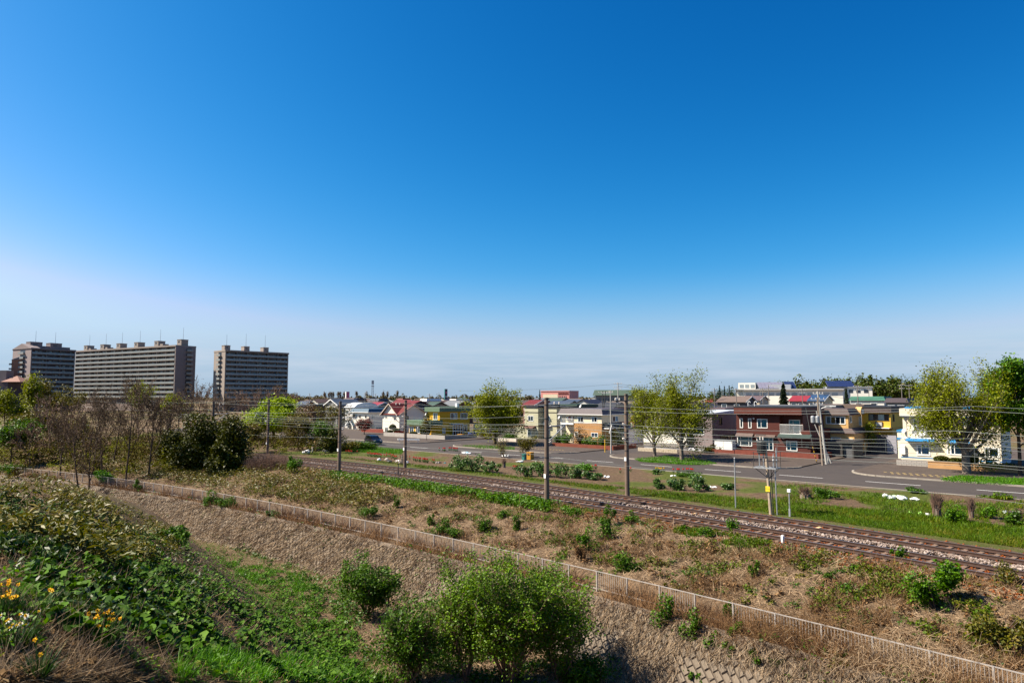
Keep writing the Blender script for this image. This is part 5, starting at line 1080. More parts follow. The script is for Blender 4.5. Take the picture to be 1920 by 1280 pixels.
# left tower with pitched gable
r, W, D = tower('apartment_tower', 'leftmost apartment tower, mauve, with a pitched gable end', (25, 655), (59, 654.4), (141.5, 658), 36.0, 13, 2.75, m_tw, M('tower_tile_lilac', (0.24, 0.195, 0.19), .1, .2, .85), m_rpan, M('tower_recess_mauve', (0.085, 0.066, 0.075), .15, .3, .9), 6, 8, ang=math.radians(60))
MB().extr([(-.4, 36.4), (D + .6, 36.4), (D / 2, 39.6)], 'x', -0.5, 5.5).build('gable_roof', m_tw, r); gable_balconies(r, D * .3, D * .6, 36.0, 13, 2.75, 8)
for q, l_ in ((0.13, 5), (0.58, 5)): penthouse(r, W * q, D * .4, 36.9, 6.5, 5, 3.8, m_tw, 7, l_)
x, y = gp(18, 672, 30.0); w = thing('apartment_tower', 'narrow brown apartment wing just behind the leftmost tower', 'apartment building', (x - 9, y + 14, 0), 0.2, 'apartment towers'); MB().box(0, 12, 0, 10, -.5, 30).build('wall', M('tower_tile_rust', (0.24, 0.12, 0.08), .1, .2, .85), w); MB().extr([(-.4, 30), (12.4, 30), (6, 32.6)], 'y', -.4, 10.4).build('roof', m_tw, w); 
for k in range(6): MB().box(-0.9, 0.3, -1.0, -.004, 27 - k * 2.75, 28 - k * 2.75).build('balcony', m_rpan2, w)
x, y = gp(3, 714, 17.5); w = thing('apartment_block', 'low dark apartment block at the very left edge', 'apartment building', (x - 14, y, 0), -0.1); MB().box(0, 19, 0, 14, -.5, 17).build('wall', M('block_dark_mauve', (0.10, 0.075, 0.08), .15, .2, .9), w); MB().box(9, 16, 2, 7, 17, 23.5).build('roof_house', m_tw, w); MB().add([(15, -.5, 17), (27, -.5, 17), (27, 9, 17), (15, 9, 17), (21, 4, 20.5)], [(0, 1, 4), (1, 2, 4), (2, 3, 4), (3, 0, 4)]).build('hip_roof', M('roof_rust', (.25, .13, .1), .1, 1, .8), w)
for k in range(4): MB().box(1 + k * 4.4, 3.6 + k * 4.4, -.06, -.004, 12.5, 14.3).build('window', m_wdk, w)

# ------------------------------------------------------------------ advertising pylons, mast
def pylon(name, label, px, pyt, pyb, Y, w, m_face, m_side, marks=None, rz=-0.5):
    x = ray(px, pyt)[0] * Y; zt, zb = zat(px, pyt, Y), zat(px, pyb, Y); o = thing(name, label, 'sign', (x, Y, 0), rz)
    MB().bbox(-w / 2, w / 2, -w * .35, w * .35, zb, zt, .05).build('cabinet', m_side, o); f = MB().box(-w / 2 + .06, w / 2 - .06, -w * .35 - .06, -w * .35 - .004, zb + .1, zt - .1).build('face', m_face, o)
    MB().tube((-w * .25, 0, -.3), (-w * .25, 0, zb), .22, None, 8).build('post', m_stl, o); MB().tube((w * .25, 0, -.3), (w * .25, 0, zb), .22, None, 8).build('post', m_stl, o)
    if marks: marks(f, -w * .35 - .065, zb, zt, w)
m_org = M('sign_orange', (0.75, 0.17, 0.02), 0.15, .5, .5); m_mag = M('sign_magenta', (0.36, 0.012, 0.10), .08, .5, .4); m_teal = M('sign_teal', (0.03, 0.16, 0.17), .1, .5, .4)
def moon(f, y, zb, zt, w):
    zc = zb + (zt - zb) * .36; m = MB(); R_ = w * .34; v = []
    for i in range(15):
        a = math.radians(-150 + 20 * i * .75); v.append((R_ * math.cos(a), y, zc + R_ * math.sin(a)))
    for i in range(14, -1, -1):
        a = math.radians(-150 + 20 * i * .75); v.append((-.12 * w + R_ * .78 * math.cos(a), y, zc + .16 * w + R_ * .78 * math.sin(a)))
    m.add(v, [(i, i + 1, 28 - i, 29 - i) for i in range(14)]); m.build('crescent', m_cur_w, f)
    for k in range(3): MB().box(-w * .36 + k * w * .26, -w * .36 + k * w * .26 + w * .18, y - .02, y, zt - (zt - zb) * .24, zt - (zt - zb) * .1).build('letter', m_white, f)
    MB().box(-w * .44, w * .44, y - .01, y + .01, zt - (zt - zb) * .32, zt - (zt - zb) * .29).build('stripe', m_redr, f)
pylon('pylon_sign', 'orange pylon sign with a pale crescent, in front of the leftmost tower', 63.7, 725, 742, 230, 1.55, m_org, m_org, moon, -0.15)
def vmarks(f, y, zb, zt, w):
    n = 4; hh = (zt - zb) / (n + .6)
    for k in range(n): MB().box(-w * .12, w * .28, y - .02, y, zb + hh * (k + .45), zb + hh * (k + 1.0)).build('letter', M('sign_rose', (.62, .30, .36), .1, 1, .5), f)
pylon('pylon_sign', 'white and magenta pylon sign above the rooftops, left of the mast', 651.5, 734, 750, 420, 2.1, m_mag, m_white, vmarks, 0.55)
def tmarks(f, y, zb, zt, w):
    MB().box(-w * .3, w * .3, y - .02, y, zb + (zt - zb) * .55, zb + (zt - zb) * .72).build('logo', M('sign_pink', (.5, .12, .2), .1, 1, .5), f); MB().box(-w * .3, w * .3, y - .02, y, zb + (zt - zb) * .2, zb + (zt - zb) * .3).build('logo', m_white, f)
pylon('pylon_sign', 'dark teal pylon sign on the skyline, left of the round tree', 836, 729, 748, 480, 2.0, M('sign_dark', (.06, .06, .075), .1, 1, .4), m_teal, tmarks, 0.4)
Y = 1100; x = ray(699, 713)[0] * Y; zt = zat(699, 713, Y); o = thing('lattice_mast', 'tall slim lattice radio mast on the skyline', 'mast', (x, Y, 0)); m = MB(); b0, b1 = 1.7, 0.9
for sx_ in (-1, 1):
    for sy_ in (-1, 1): m.tube((sx_ * b0, sy_ * b0, -1), (sx_ * b1, sy_ * b1, zt), .22, .16, 4)
m.build('legs', m_stl, o); br = MB()
for k in range(14):
    z0_, z1_ = zt * k / 14, zt * (k + 1) / 14; a_ = b0 + (b1 - b0) * k / 14; c_ = b0 + (b1 - b0) * (k + 1) / 14
    br.tube((-a_, -a_, z0_), (c_, -c_, z1_), .1, None, 4).tube((a_, -a_, z0_), (-c_, -c_, z1_), .1, None, 4).tube((a_, -a_, z0_), (c_, c_, z1_), .1, None, 4)
tag(br.build('braces', m_stl, o), kind='stuff'); MB().box(-2, 2, -2, 2, zt * .72, zt * .72 + 1.2).build('platform', m_stl, o); MB().box(-1.6, 1.6, -1.6, 1.6, zt - 6, zt).build('antenna_panels', m_stl, o)

# ------------------------------------------------------------------ houses in the rows behind
ROOFC = {'dark grey': (0.03, 0.031, 0.036), 'slate blue': (0.035, 0.05, 0.08), 'brown': (0.06, 0.036, 0.028), 'red': (0.12, 0.012, 0.012), 'rose red': (0.20, 0.018, 0.028), 'green': (0.04, 0.068, 0.05), 'plum': (0.035, 0.022, 0.032), 'white': (0.62, 0.62, 0.62), 'blue': (0.018, 0.05, 0.115), 'tan': (0.13, 0.092, 0.074), 'teal green': (0.012, 0.11, 0.07), 'navy': (0.016, 0.018, 0.033), 'pale grey': (0.13, 0.135, 0.14), 'mauve': (0.10, 0.066, 0.07)}
WALLC = {'white': (0.5, 0.48, 0.44), 'cream': (0.42, 0.35, 0.25), 'grey': (0.18, 0.175, 0.17), 'brown': (0.13, 0.085, 0.065), 'pink': (0.28, 0.16, 0.14), 'brick': (0.15, 0.055, 0.035), 'dark grey': (0.05, 0.05, 0.058)}
def rm(c): return M('roof_' + c.replace(' ', '_'), ROOFC[c], 0.15, 0.8, 0.6, lines=('z', 0.25, 0.08))
def wm(c): return M('wall_' + c.replace(' ', '_'), WALLC[c], 0.08, 0.8, 0.75)
_win_f = MB().box(-.8, .8, -.07, -.004, -.6, .6).mesh('window', m_frame); _pan_f = MB().box(-.7, .7, -.085, -.071, -.5, .5).mesh('pane', M('far_glass', (0.05, 0.065, 0.08), .3, 1, .2, spec=.6))
def far_house(px0, px1, pyt, Y, kind, roof, wall, label, zt=None, rise=1.6, d=8.0, flip=False, name='house'):
    xa, xb = ray(px0, pyt)[0] * Y, ray(px1, pyt)[0] * Y; zt = zat((px0 + px1) / 2, pyt, Y) if zt is None else zt; sp_ = abs(xb - xa); zt = max(zt, 3.2)
    class Q: pass
    H = Q(); c, s_ = abs(ex), abs(ey); H.root = thing(name, label, 'house', ((xa + xb) / 2, Y, 0), ANG, 'houses in the rows behind')
    w = max(4.0, min(16, (sp_ - d * s_ * .55) / c)) ; x0, x1, y0, y1 = -w / 2, w / 2, -d / 2, d / 2; mw, mr = wm(wall), rm(roof)
    if kind == 'flat':
        MB().box(x0, x1, y0, y1, -.3, zt - .7).build('wall', mw, H.root); MB().box(x0 - .3, x1 + .3, y0 - .35, y1 + .3, zt - .7, zt).build('roof', mr, H.root); ze = zt - .7
    elif kind == 'mansard':
        ze = zt - 1.1; MB().box(x0, x1, y0, y1, -.3, ze).build('wall', mw, H.root); mansard(H, x0, x1, y0, y1, ze, zt, .45, .55, mr, 'roof')
    elif kind == 'vault':
        ze = zt - 1.3; MB().box(x0, x1, y0, y1, -.3, ze).build('wall', mw, H.root); MB().extr([(y0 - .3, ze), (y1 + .3, ze), (y1 * .75, zt - .35), (y1 * .3, zt), (y0 * .3, zt), (y0 * .75, zt - .35)], 'x', x0 - .3, x1 + .3).build('roof', mr, H.root)
    else:
        ze = zt - rise; MB().box(x0, x1, y0, y1, -.3, ze).build('wall', mw, H.root); gable(H, x0, x1, y0, y1, ze, zt - .16, .4, 'x' if kind == 'gable_x' else 'y', mr, mw, m_frame if rnd.random() < .5 else None)
    for zz in ((ze - 1.2,) if ze < 4.6 else (ze - 1.2, ze - 3.9)):
        for q in (.25, .7):
            o = mobj('window', _win_f, H.root, (x0 + w * q, y0, zz)); mobj('pane', _pan_f, o)
            o2 = mobj('window', _win_f, H.root, (x1, y0 + d * q, zz)); o2.rotation_euler = (0, 0, math.pi / 2); mobj('pane', _pan_f, o2)
    return H
FARH = [(620, 668, 748, 200, 'gable_y', 'slate blue', 'grey', 'house with a slate blue roof and white edged gable, left of the white vaulted roof'),
    (664, 693, 754.5, 190, 'vault', 'white', 'white', 'house with a white rounded roof behind the blue roofed house'), (697, 726, 753.5, 195, 'gable_x', 'rose red', 'grey', 'house with a bright rose red roof behind the white and navy house'),
    (753, 799, 750.5, 200, 'gable_x', 'red', 'dark grey', 'house with a broad dark red roof behind the red cross gabled house'), (797, 818, 747, 300, 'mansard', 'white', 'white', 'small white roofed house left of the mustard house roof'),
    (803, 832, 753, 215, 'gable_x', 'green', 'tan' if False else 'brown', 'house with a grey-green roof above the mustard house'), (832, 880, 751, 225, 'gable_x', 'pale grey', 'brick', 'house with a pale grey roof and brick gable left of the round tree'),
    (855, 868, 747.5, 330, 'flat', 'white', 'white', 'small white box of a house beside the round tree'), (988, 1024, 749.5, 230, 'gable_x', 'red', 'pink', 'house with a dark red roof and pinkish wall behind the pale green house'),
    (1030, 1083, 751, 205, 'gable_x', 'slate blue', 'dark grey', 'house with a wide slate blue roof behind the ivory and brick house'), (1030, 1066, 745.5, 330, 'gable_x', 'green', 'grey', 'house with a sage green roof further back, below the pink store'),
    (1083, 1130, 748.5, 215, 'gable_y', 'navy', 'white', 'house with a white pointed gable and navy roof behind the ivory house'), (1050, 1110, 757.5, 165, 'flat', 'green', 'grey', 'low flat green edged roof just behind the ivory and brick house'),
    (1120, 1172, 754, 180, 'gable_x', 'dark grey', 'grey', 'house with a dark steep roof left of the far side line pole'), (1176, 1207, 757, 150, 'flat', 'dark grey', 'brick', 'red brick house between the ivory house and the white boarded house'),
    (1352, 1411, 742.5, 200, 'gable_x', 'tan', 'dark grey', 'house with a broad tan roof and dark gable behind the brown house'), (1396, 1436, 741, 240, 'gable_x', 'mauve', 'cream', 'house with a mauve roof and cream wall right of the tan roofed house'),
    (1484, 1524, 741.5, 215, 'gable_x', 'rose red', 'grey', 'house with a bright red roof behind the brown house'), (1521, 1556, 740, 195, 'gable_x', 'blue', 'cream', 'house with a tall deep blue roof behind the leaning poles'),
    (1602, 1664, 743, 190, 'mansard', 'teal green', 'white', 'house with a bright teal green roof behind the yellow house'), (1664, 1712, 746, 170, 'mansard', 'plum', 'grey', 'house with a dark plum roof left of the large right hand tree'),
    (1336, 1378, 764, 128, 'flat', 'mauve', 'pink', 'mauve parapet house just behind the brown house'), (1552, 1630, 757.5, 140, 'flat', 'tan', 'cream', 'long flat peach edged roof behind the peach house'), (1425, 1560, 759, 140, 'flat', 'pale grey', 'cream', 'low flat pale roof just behind the brown house')]
for a in FARH: far_house(*a[:6], a[6], a[7])
_k = 0
for Y, n, lo_, hi_ in ((240, 13, 560, 1330), (300, 16, 560, 1700), (380, 20, 560, 1720), (480, 22, 560, 1720), (600, 20, 560, 1400)):
    for i in range(n):
        px = lo_ + (hi_ - lo_) * (i + rnd.uniform(.1, .9)) / n; wpx = rnd.uniform(8, 13) * F / Y; zt = rnd.uniform(5.6, 7.9)
        if Y < 300 and any(a[0] - 10 < px < a[1] + 10 and a[3] > 150 for a in FARH): continue
        rc = rnd.choice(['dark grey', 'slate blue', 'brown', 'green', 'plum', 'navy', 'pale grey', 'dark grey', 'red', 'mauve', 'tan']); wc = rnd.choice(list(WALLC))
        kt = rnd.choice(['gable_x', 'gable_x', 'gable_y', 'flat', 'mansard']); kd = {'gable_x': 'ridged', 'gable_y': 'pointed', 'flat': 'flat', 'mansard': 'hipped'}[kt]; zone = next(z for lim, z in ((640, 'behind the shrubs'), (700, 'by the magenta sign'), (860, 'behind the mustard house'), (1000, 'behind the round tree'), (1180, 'below the pink store'), (1340, 'behind the tree pair'), (1480, 'before the spruce'), (9999, 'by the school')) if px < lim); rown = {240: 'second', 300: 'third', 380: 'fourth', 480: 'fifth', 600: 'farthest'}[Y]
        far_house(px - wpx / 2, px + wpx / 2, 750, Y, kt, rc, wc, f'distant {wc} house with {rc} {kd} roof, {zone}, {rown} row', zt=zt, rise=rnd.uniform(1.3, 2.3)); _k += 1
# ------------------------------------------------------------------ pink store, dark hall, school
m_pink = M('wall_salmon', (0.62, 0.26, 0.22), .06, .3, .7); Y = 520
def slab(name, label, cat, px0, px1, pyt, Y, d, mat, rz=-0.45):
    x0, x1 = ray(px0, pyt)[0] * Y, ray(px1, pyt)[0] * Y; z = zat((px0 + px1) / 2, pyt, Y); o = thing(name, label, cat, (x0, Y, 0), rz); MB().box(0, x1 - x0, 0, d, -.5, z).build('wall', mat, o); return o, x1 - x0, z
o, w, z = slab('store_building', 'long salmon pink store with red lettering on the skyline', 'store', 1014, 1071, 733.5, Y, 20, m_pink); MB().box(w * .08, w * .6, -.1, -.004, z - 5, z - 2.2).build('pale_panel', m_crw, o); MB().box(-.2, w + .2, -.3, 20, z, z + .5).build('parapet', M('parapet_pink', (.66, .34, .30), .05, .3, .7), o)
for k in range(7): MB().box(w * .62 + k * w * .052, w * .62 + k * w * .052 + w * .036, -.2, -.004, z - 2.4, z - 1.0).build('letter', m_redr, o)
for k in range(5): MB().box(w * .63 + k * w * .06, w * .66 + k * w * .06, -.08, -.004, z - 5, z - 3.4).build('window', m_wdk, o)
o, w, z = slab('hall_building', 'broad dark green roofed hall beside the tall utility pole', 'hall', 1116, 1182, 741, 330, 24, wm('grey')); MB().extr([(-1, z), (25, z), (24, z + 2.6), (2, z + 2.6)], 'x', -1, w + 1).build('roof', rm('green'), o)
for k in range(6): MB().box(1 + k * w / 6.3, 2.6 + k * w / 6.3, -.07, -.004, z - 3.2, z - 1.6).build('window', m_wdk, o)
o, w, z = slab('warehouse', 'red-brown warehouse with green stripe far behind the utility pole', 'warehouse', 1140, 1178, 734.5, 470, 18, wm('brick')); MB().box(-.2, w + .2, -.15, 18, z, z + .8).build('parapet', rm('teal green'), o); MB().box(w * .1, w * .9, -.08, -.004, z - 4, z - 2.5).build('shutter', wm('grey'), o)
m_schl = M('school_cream', (0.74, 0.70, 0.60), .06, .2, .75); Y = 290; x0 = ray(1380, 731)[0] * Y; sx_ = Y / F * 1.0; zr = zat(1460, 731.5, Y); o = thing('school_building', 'white school building with solar panels on its roof, behind the spruce', 'school', (x0, Y, 0), -0.5)
W = (1560 - 1380) * sx_; MB().box(0, W, 0, 14, -.5, zr).build('main_wall', m_schl, o); MB().box(-.5, W + .5, -1.0, 14.5, zr + .004, zr + .5).build('roof_slab', M('slab_grey', (.36, .35, .34), .08, .3, .8), o)
MB().box(0.6, 7.6, 2, 12, zr + .5, zat(1400, 717.5, Y)).build('upper_block', m_schl, o); MB().box(7.7, W * .52, 4, 12, zr + .5, zr + 2.4).build('upper_wing', M('school_grey', (.30, .31, .33), .1, .3, .8), o)
for k in range(12): 
    q = MB().box(W * (.10 + k * .073), W * (.10 + k * .073) + W * .052, -.08, -.004, zr - 2.2, zr - 1.2).build('window', m_wlt, o); MB().box(W * (.10 + k * .073) - .1, W * (.10 + k * .073) + W * .052 + .1, -.1, -.082, zr - 1.65, zr - 1.5).build('frame', m_frame, q)
for k in range(3): MB().box(1.2 + k * 2.2, 2.8 + k * 2.2, 1.93, 1.996, zr + 1.0, zr + 2.4).build('window', m_wlt, o)
m_sol = M('solar_cell_blue', (0.022, 0.035, 0.10), .12, .8, .25, spec=.8); m_solg = M('solar_cell_painted_glare', (0.22, 0.21, 0.27), .15, 1.2, .25, spec=.8)  # second cell material is a paler copy, sky glare put into its base colour
def solar(px0, px1, pyt, pyb, Y, cols, rows, label, mat):
    xa, xb = ray(px0, pyt)[0] * Y, ray(px1, pyt)[0] * Y; zt, zb = zat(px0, pyt, Y), zat(px0, pyb, Y); d = (zt - zb) * 1.3; o = thing('solar_array', label, 'solar panel', (xa, Y, zb), -0.06); w = (xb - xa) / cols; L_ = math.hypot(d, zt - zb) / rows; an = math.atan2(zt - zb, d)
    p = MB().box(.04, w - .04, 0.03, L_ - .03, 0, .06).mesh('panel', mat)
    for i in range(cols):
        for j in range(rows): q = mobj('panel', p, o, (i * w, j * L_ * math.cos(an), j * L_ * math.sin(an))); q.rotation_euler = (an, 0, 0)
    MB().box(-.1, xb - xa + .1, d * .3, d * .9, -1.2, -.02).build('frame', m_stl, o); MB().add([(0, .05, -.03), (xb - xa, .05, -.03), (xb - xa, d, zt - zb - .03), (0, d, zt - zb - .03)], [(0, 1, 2, 3)]).build('backing', m_stl, o)
solar(1423, 1470, 716, 728, 286, 7, 4, 'glaring solar panels on the school roof, left of the spruce', m_solg); solar(1474, 1493, 715, 727.5, 286, 4, 4, 'blue solar panels on the school roof, right of the spruce', m_sol); solar(1552, 1601, 713.5, 724.5, 296, 7, 2, 'tilted row of blue solar panels at the right end of the school', m_sol)
o2, w, z = slab('school_annex', 'grey annex below the right hand solar panels', 'school', 1545, 1625, 727, 300, 12, m_schl); MB().box(-.4, w + .4, -.5, 12.4, z + .003, z + .4).build('roof_slab', m_stl, o2)
for k in range(6): MB().box(1 + k * 2.9, 2.6 + k * 2.9, -.07, -.004, z - 2.2, z - .8).build('window', m_wdk, o2)
# ball-stop net
m_net = M('net_green', (0.02, 0.09, 0.08), .1, 1, .9)
x, y = ray(1340, 735)[0] * 260, 260; o = thing('ball_net', 'tall dark green ball net on poles by the school ground', 'net', (x, y, 0), -0.05); zt = zat(1350, 729, 260); g = MB()
for i in range(5): MB().tube((i * 2.7, 0, -.3), (i * 2.7, 0, zt), .1, .08, 6).build('post', m_stl, o)
for i in range(33): g.tube((i * .33, 0, 1), (i * .33, 0, zt), .035, None, 3, False)
for i in range(26): g.tube((0, 0, 1 + i * (zt - 1) / 26), (10.8, 0, 1 + i * (zt - 1) / 26), .035, None, 3, False)
tag(g.build('mesh_net', m_net, o), kind='stuff')

# ------------------------------------------------------------------ trees, from the street to the skyline
def base(px, py, z=0.0): x, y = gp(px, py, z); return x, y
def tree_at(px, pyb, pyt, wpx, name, label, P, seed, mb_, ml_, nleaf, ls, **kw):
    x, y = gp(px, pyb); z0 = kw.pop('z0', None); z0 = gz(x, y) if z0 is None and y < 130 else (z0 or 0.0); H = zat(px, pyt, y) - z0
    return make_tree(name, label, (x, y, z0), H, P, seed, mb_, ml_, nleaf, ls, width=wpx * y / F if wpx else None, **kw)
def wood_xy(px, Y): return ray(px, 800)[0] * Y, Y
GS = 'broad leaved street trees'
tree_at(928, 834, 713, 116, 'street_tree', 'round yellow-green tree between the mustard house and the pale green house', VASE, 5, bark_d, G_zelk, 22000, 0.17, puff=0.6, trunk_r=0.32, trunk_share=.2, group=GS)
tree_at(1228, 856, 703, 92, 'street_tree', 'left one of the pair of airy street trees before the white boarded house', VASE, 14, bark, G_zelk, 13500, 0.12, puff=0.5, trunk_r=0.27, group=GS)
tree_at(1279, 864, 688, 118, 'street_tree', 'right, taller one of the pair of airy street trees before the white boarded house', VASE, 23, bark, G_zelk, 17500, 0.12, puff=0.5, trunk_r=0.30, group=GS)
tree_at(1813, 889, 674, 160, 'street_tree', 'large yellow-green street tree in front of the cream house', VASE, 31, bark, G_zelk, 27000, 0.115, puff=0.5, trunk_r=0.46, group=GS)
tree_at(1913, 893, 676, 90, 'leafy_tree', 'fresh green tree at the right edge of the picture', ROUND, 8, bark_d, G_bright, 14000, 0.17, puff=0.45, trunk_r=0.2, trunk_share=.75)
tree_at(1868, 876, 692, 54, 'leafy_tree', 'slim fresh green tree between the cream house and the right edge', ROUND, 9, bark_d, G_bright, 6000, 0.16, puff=0.45, trunk_r=0.14, trunk_share=.8)
x, y = wood_xy(513, 140); o = make_bush('leafy_tree', 'dome shaped lime green tree behind the overhead line pole', (x, y, 1.2), 6.4, 5.2, 6.0, 12, G_lime, 24000, .21, cat='tree', lumps=30, nstem=9); MB().tube((0, 0, -1.6), (0, 0, 3.5), .3, .18, 9).build('trunk', bark_d, o)
tree_at(985, 857, 818, 44, 'garden_tree', 'small olive tree at the edge of the road beside the orange box', BUSH, 17, bark_d, G_olive, 2600, .085, puff=.2, nstem=4, spread=.35, trunk_share=.8, trunk_r=.07)
tree_at(943, 857, 822, 46, 'garden_tree', 'small nearly bare tree at the roadside, left of the olive tree', BUSH, 18, bark_d, G_olive, 700, .07, puff=.2, nstem=4, spread=.4, trunk_share=.8, trunk_r=.07)
tree_at(683, 815, 786, 30, 'garden_tree', 'small dark red leaved tree before the white and navy house', ROUND, 19, bark_d, G_red, 2600, .16, puff=.3, trunk_r=.1, trunk_share=.6)
tree_at(1309, 842, 785, 52, 'garden_tree', 'dark leaved garden tree with pink blossom behind the right street tree', ROUND, 20, bark_d, LM('leaf_dusky_pink', [srgb(60, 50, 24), srgb(74, 66, 26), srgb(128, 74, 74), srgb(52, 48, 20)], .2), 4200, .13, puff=.35, trunk_r=.1, trunk_share=.6)
tree_at(1632, 849, 792, 18, 'garden_tree', 'thin young tree before the slatted fence of the yellow house', ROUND, 21, bark_d, G_zelk, 900, .12, puff=.2, trunk_r=.05, trunk_share=.9)
tree_at(800, 826, 774, 16, 'garden_tree', 'slim young tree between the white gabled house and the mustard house', ROUND, 22, bark_d, G_olive, 800, .14, puff=.25, trunk_r=.06, trunk_share=.85)
# --- the wood on the left: bare trees in front, evergreens, paler trees behind
def wood(px, Y, pyt, wpx, name, label, P, seed, mb_, ml_=None, nleaf=0, ls=.1, **kw):
    x, y = wood_xy(px, Y); z0 = gz(x, y) if Y < 130 else 0.0; H = zat(px, pyt, Y) - z0
    return make_tree(name, label, (x, y, z0), H, P, seed, mb_, ml_, nleaf, ls, width=wpx * Y / F if wpx else None, **kw)
GB = 'bare trees at the edge of the wood'
for i, (px, Y, pyt, w, ln, lab) in enumerate(((240, 84, 700, 120, .05, 'tallest bare tree of the wood, in front of the middle tower'), (196, 86, 726, 90, -.12, 'leaning bare tree left of the tallest bare tree'), (282, 85, 722, 80, .12, 'bare tree right of the tallest bare tree'), (152, 83, 748, 80, -.2, 'low bare tree with stems leaning left over the fence'),
        (330, 92, 728, 76, .05, 'bare tree behind the left end of the evergreens'), (118, 90, 768, 70, -.1, 'small bare tree with olive buds near the left end of the fence'), (215, 95, 752, 84, .15, 'twiggy bare tree low down in the middle of the wood'), (172, 80, 790, 60, .25, 'stunted bare tree right behind the white fence'))):
    wood(px, Y, pyt, w, 'bare_tree', lab, BARE, 40 + i, bark_d, G_bud, 700, .07, puff=.3, lean=(ln, 0), trunk_share=.42, trunk_r=.11, group=GB)
for i, (px, Y, pyt, w, lab) in enumerate(((372, 150, 704, 50, 'pale bare tree against the sky between the two towers'), (345, 155, 730, 60, 'bare tree at the foot of the middle tower'), (405, 165, 735, 64, 'bare tree before the gable of the right hand tower'), (440, 170, 724, 66, 'bare tree at the foot of the right hand tower, left of centre'), (480, 175, 722, 66, 'bare tree at the foot of the right hand tower, centre'), (520, 180, 720, 60, 'bare tree at the foot of the right hand tower, right of centre'), (548, 185, 734, 44, 'bare tree below the right corner of the right hand tower'), (300, 160, 742, 70, 'brown budding tree low before the middle tower'))):
    wood(px, Y, pyt, w, 'bare_tree', lab, BARE2, 60 + i, bark_r, G_bud, 900, .10, puff=.5, trunk_share=.45, trunk_r=.16, group='bare trees before the towers')
for i, (px, Y, pyt, w, m_, n, lab) in enumerate(((12, 125, 732, 64, G_zelk, 6000, 'yellow-green tree at the left edge'), (48, 130, 702, 44, G_zelk, 4500, 'tall thin yellow-green tree before the leftmost tower'), (108, 140, 712, 84, G_olive, 6500, 'olive budding tree beside the orange sign'), (70, 115, 770, 84, G_olive, 5000, 'low olive tree under the orange sign'), (250, 150, 716, 70, G_zelk, 3000, 'yellow-green budding tree behind the tallest bare tree'), (320, 145, 738, 60, G_zelk, 3000, 'yellow-green tree low before the right end of the middle tower'), (24, 100, 790, 80, G_mid, 5200, 'dark green thicket tree at the left edge'), (120, 120, 790, 90, G_olive, 5000, 'olive tree in the hollow left of the bare trees'))):
    wood(px, Y, pyt, w, 'wood_tree', lab, BARE2, 80 + i, bark_d, m_, n, .17, puff=.5, trunk_share=.45, trunk_r=.13, group='budding trees of the wood')
for i, (px, Y, pyt, w, n, lab) in enumerate(((372, 88, 762, 124, 17000, 'largest dark evergreen bush tree on the bank'), (322, 90, 790, 64, 7000, 'dark evergreen bush left of the largest one'), (438, 86, 768, 66, 9000, 'dark evergreen bush right of the largest one'), (415, 84, 812, 70, 7000, 'low dark evergreen bush before the right hand ones'))):
    x, y = wood_xy(px, Y); z0 = gz(x, y); h = zat(px, pyt, Y) - z0; make_bush('evergreen_tree', lab, (x, y, z0 - .2), w * Y / F * .58, w * Y / F * .5, h * .66, 90 + i, G_dark, n, .17, cat='tree', group='evergreens on the bank', lumps=26, nstem=7)
for i, (px, Y, pyt, w, m_, n, lab) in enumerate(((585, 125, 752, 70, G_bud, 2500, 'brown twiggy tree right of the lime green tree'), (625, 122, 762, 60, G_olive, 2600, 'olive and brown shrub tree beside the first line pole'), (560, 112, 776, 60, G_olive, 3000, 'olive shrub tree under the lime green tree'), (600, 110, 790, 60, G_mid, 3200, 'green shrub by the hoop frame'), (470, 105, 790, 50, G_olive, 2500, 'olive shrub behind the evergreens'))):
    wood(px, Y, pyt, w, 'shrub_tree', lab, BARE2, 110 + i, bark_r, m_, n, .13, puff=.4, trunk_share=.35, trunk_r=.1, group='shrubs beyond the tracks')
x, y = wood_xy(622, 105); make_bush('dark_bush', 'nearly black bush left of the first line pole', (x, y, gz(x, y)), 3.4, 2.2, 3.0, 130, G_dark, 3500, .16)
x, y = wood_xy(680, 112); make_bush('dark_bush', 'low dark hedge bush before the parked car', (x, y, gz(x, y)), 3.2, 1.5, 1.3, 131, G_mid, 2600, .12)
x, y = wood_xy(650, 108); make_bush('dark_bush', 'low brownish hedge bush right of the first line pole', (x, y, gz(x, y)), 3.0, 1.5, 1.3, 132, G_olive, 2200, .12)
# reddish twig thicket at the end of the tracks
rg = np.random.default_rng(5); x, y = wood_xy(508, 84); z0 = gz(x, y); o = thing('twig_thicket', 'reddish brown dome of bare twigs where the tracks disappear', 'thicket', (x, y, z0)); segs = []
for i in range(1500):
    a = rg.uniform(0, 6.28); q = rg.uniform(0, 1) ** .5; b0 = np.array([q * 2.9 * math.cos(a), q * 2.0 * math.sin(a), 0.0]); p = b0; d = np.array([math.cos(a) * .35 * q, math.sin(a) * .35 * q, 1.0]) + rg.normal(size=3) * .25; hmax = 2.7 * math.sqrt(max(.08, 1 - q * q)) * rg.uniform(.55, 1.05)
    for k in range(4):
        d = d / np.linalg.norm(d); n_ = p + d * hmax / 4; segs.append((*p, *n_, .016 - .003 * k, .013 - .003 * k)); p = n_; d = d + rg.normal(size=3) * .35 + np.array([math.cos(a) * .15, math.sin(a) * .15, -.12 * k])
V, Fc = tubes(segs, 4, 3, .05); tag(mobj('twigs', fast_mesh('twigs', V, Fc, bark_r), o), kind='stuff')
x, y = wood_xy(551, 80); make_bush('round_bush', 'round bright green bush at the left end of the visible tracks', (x, y, gz(x, y)), 1.0, .9, 1.5, 133, G_bright, 2600, .085)
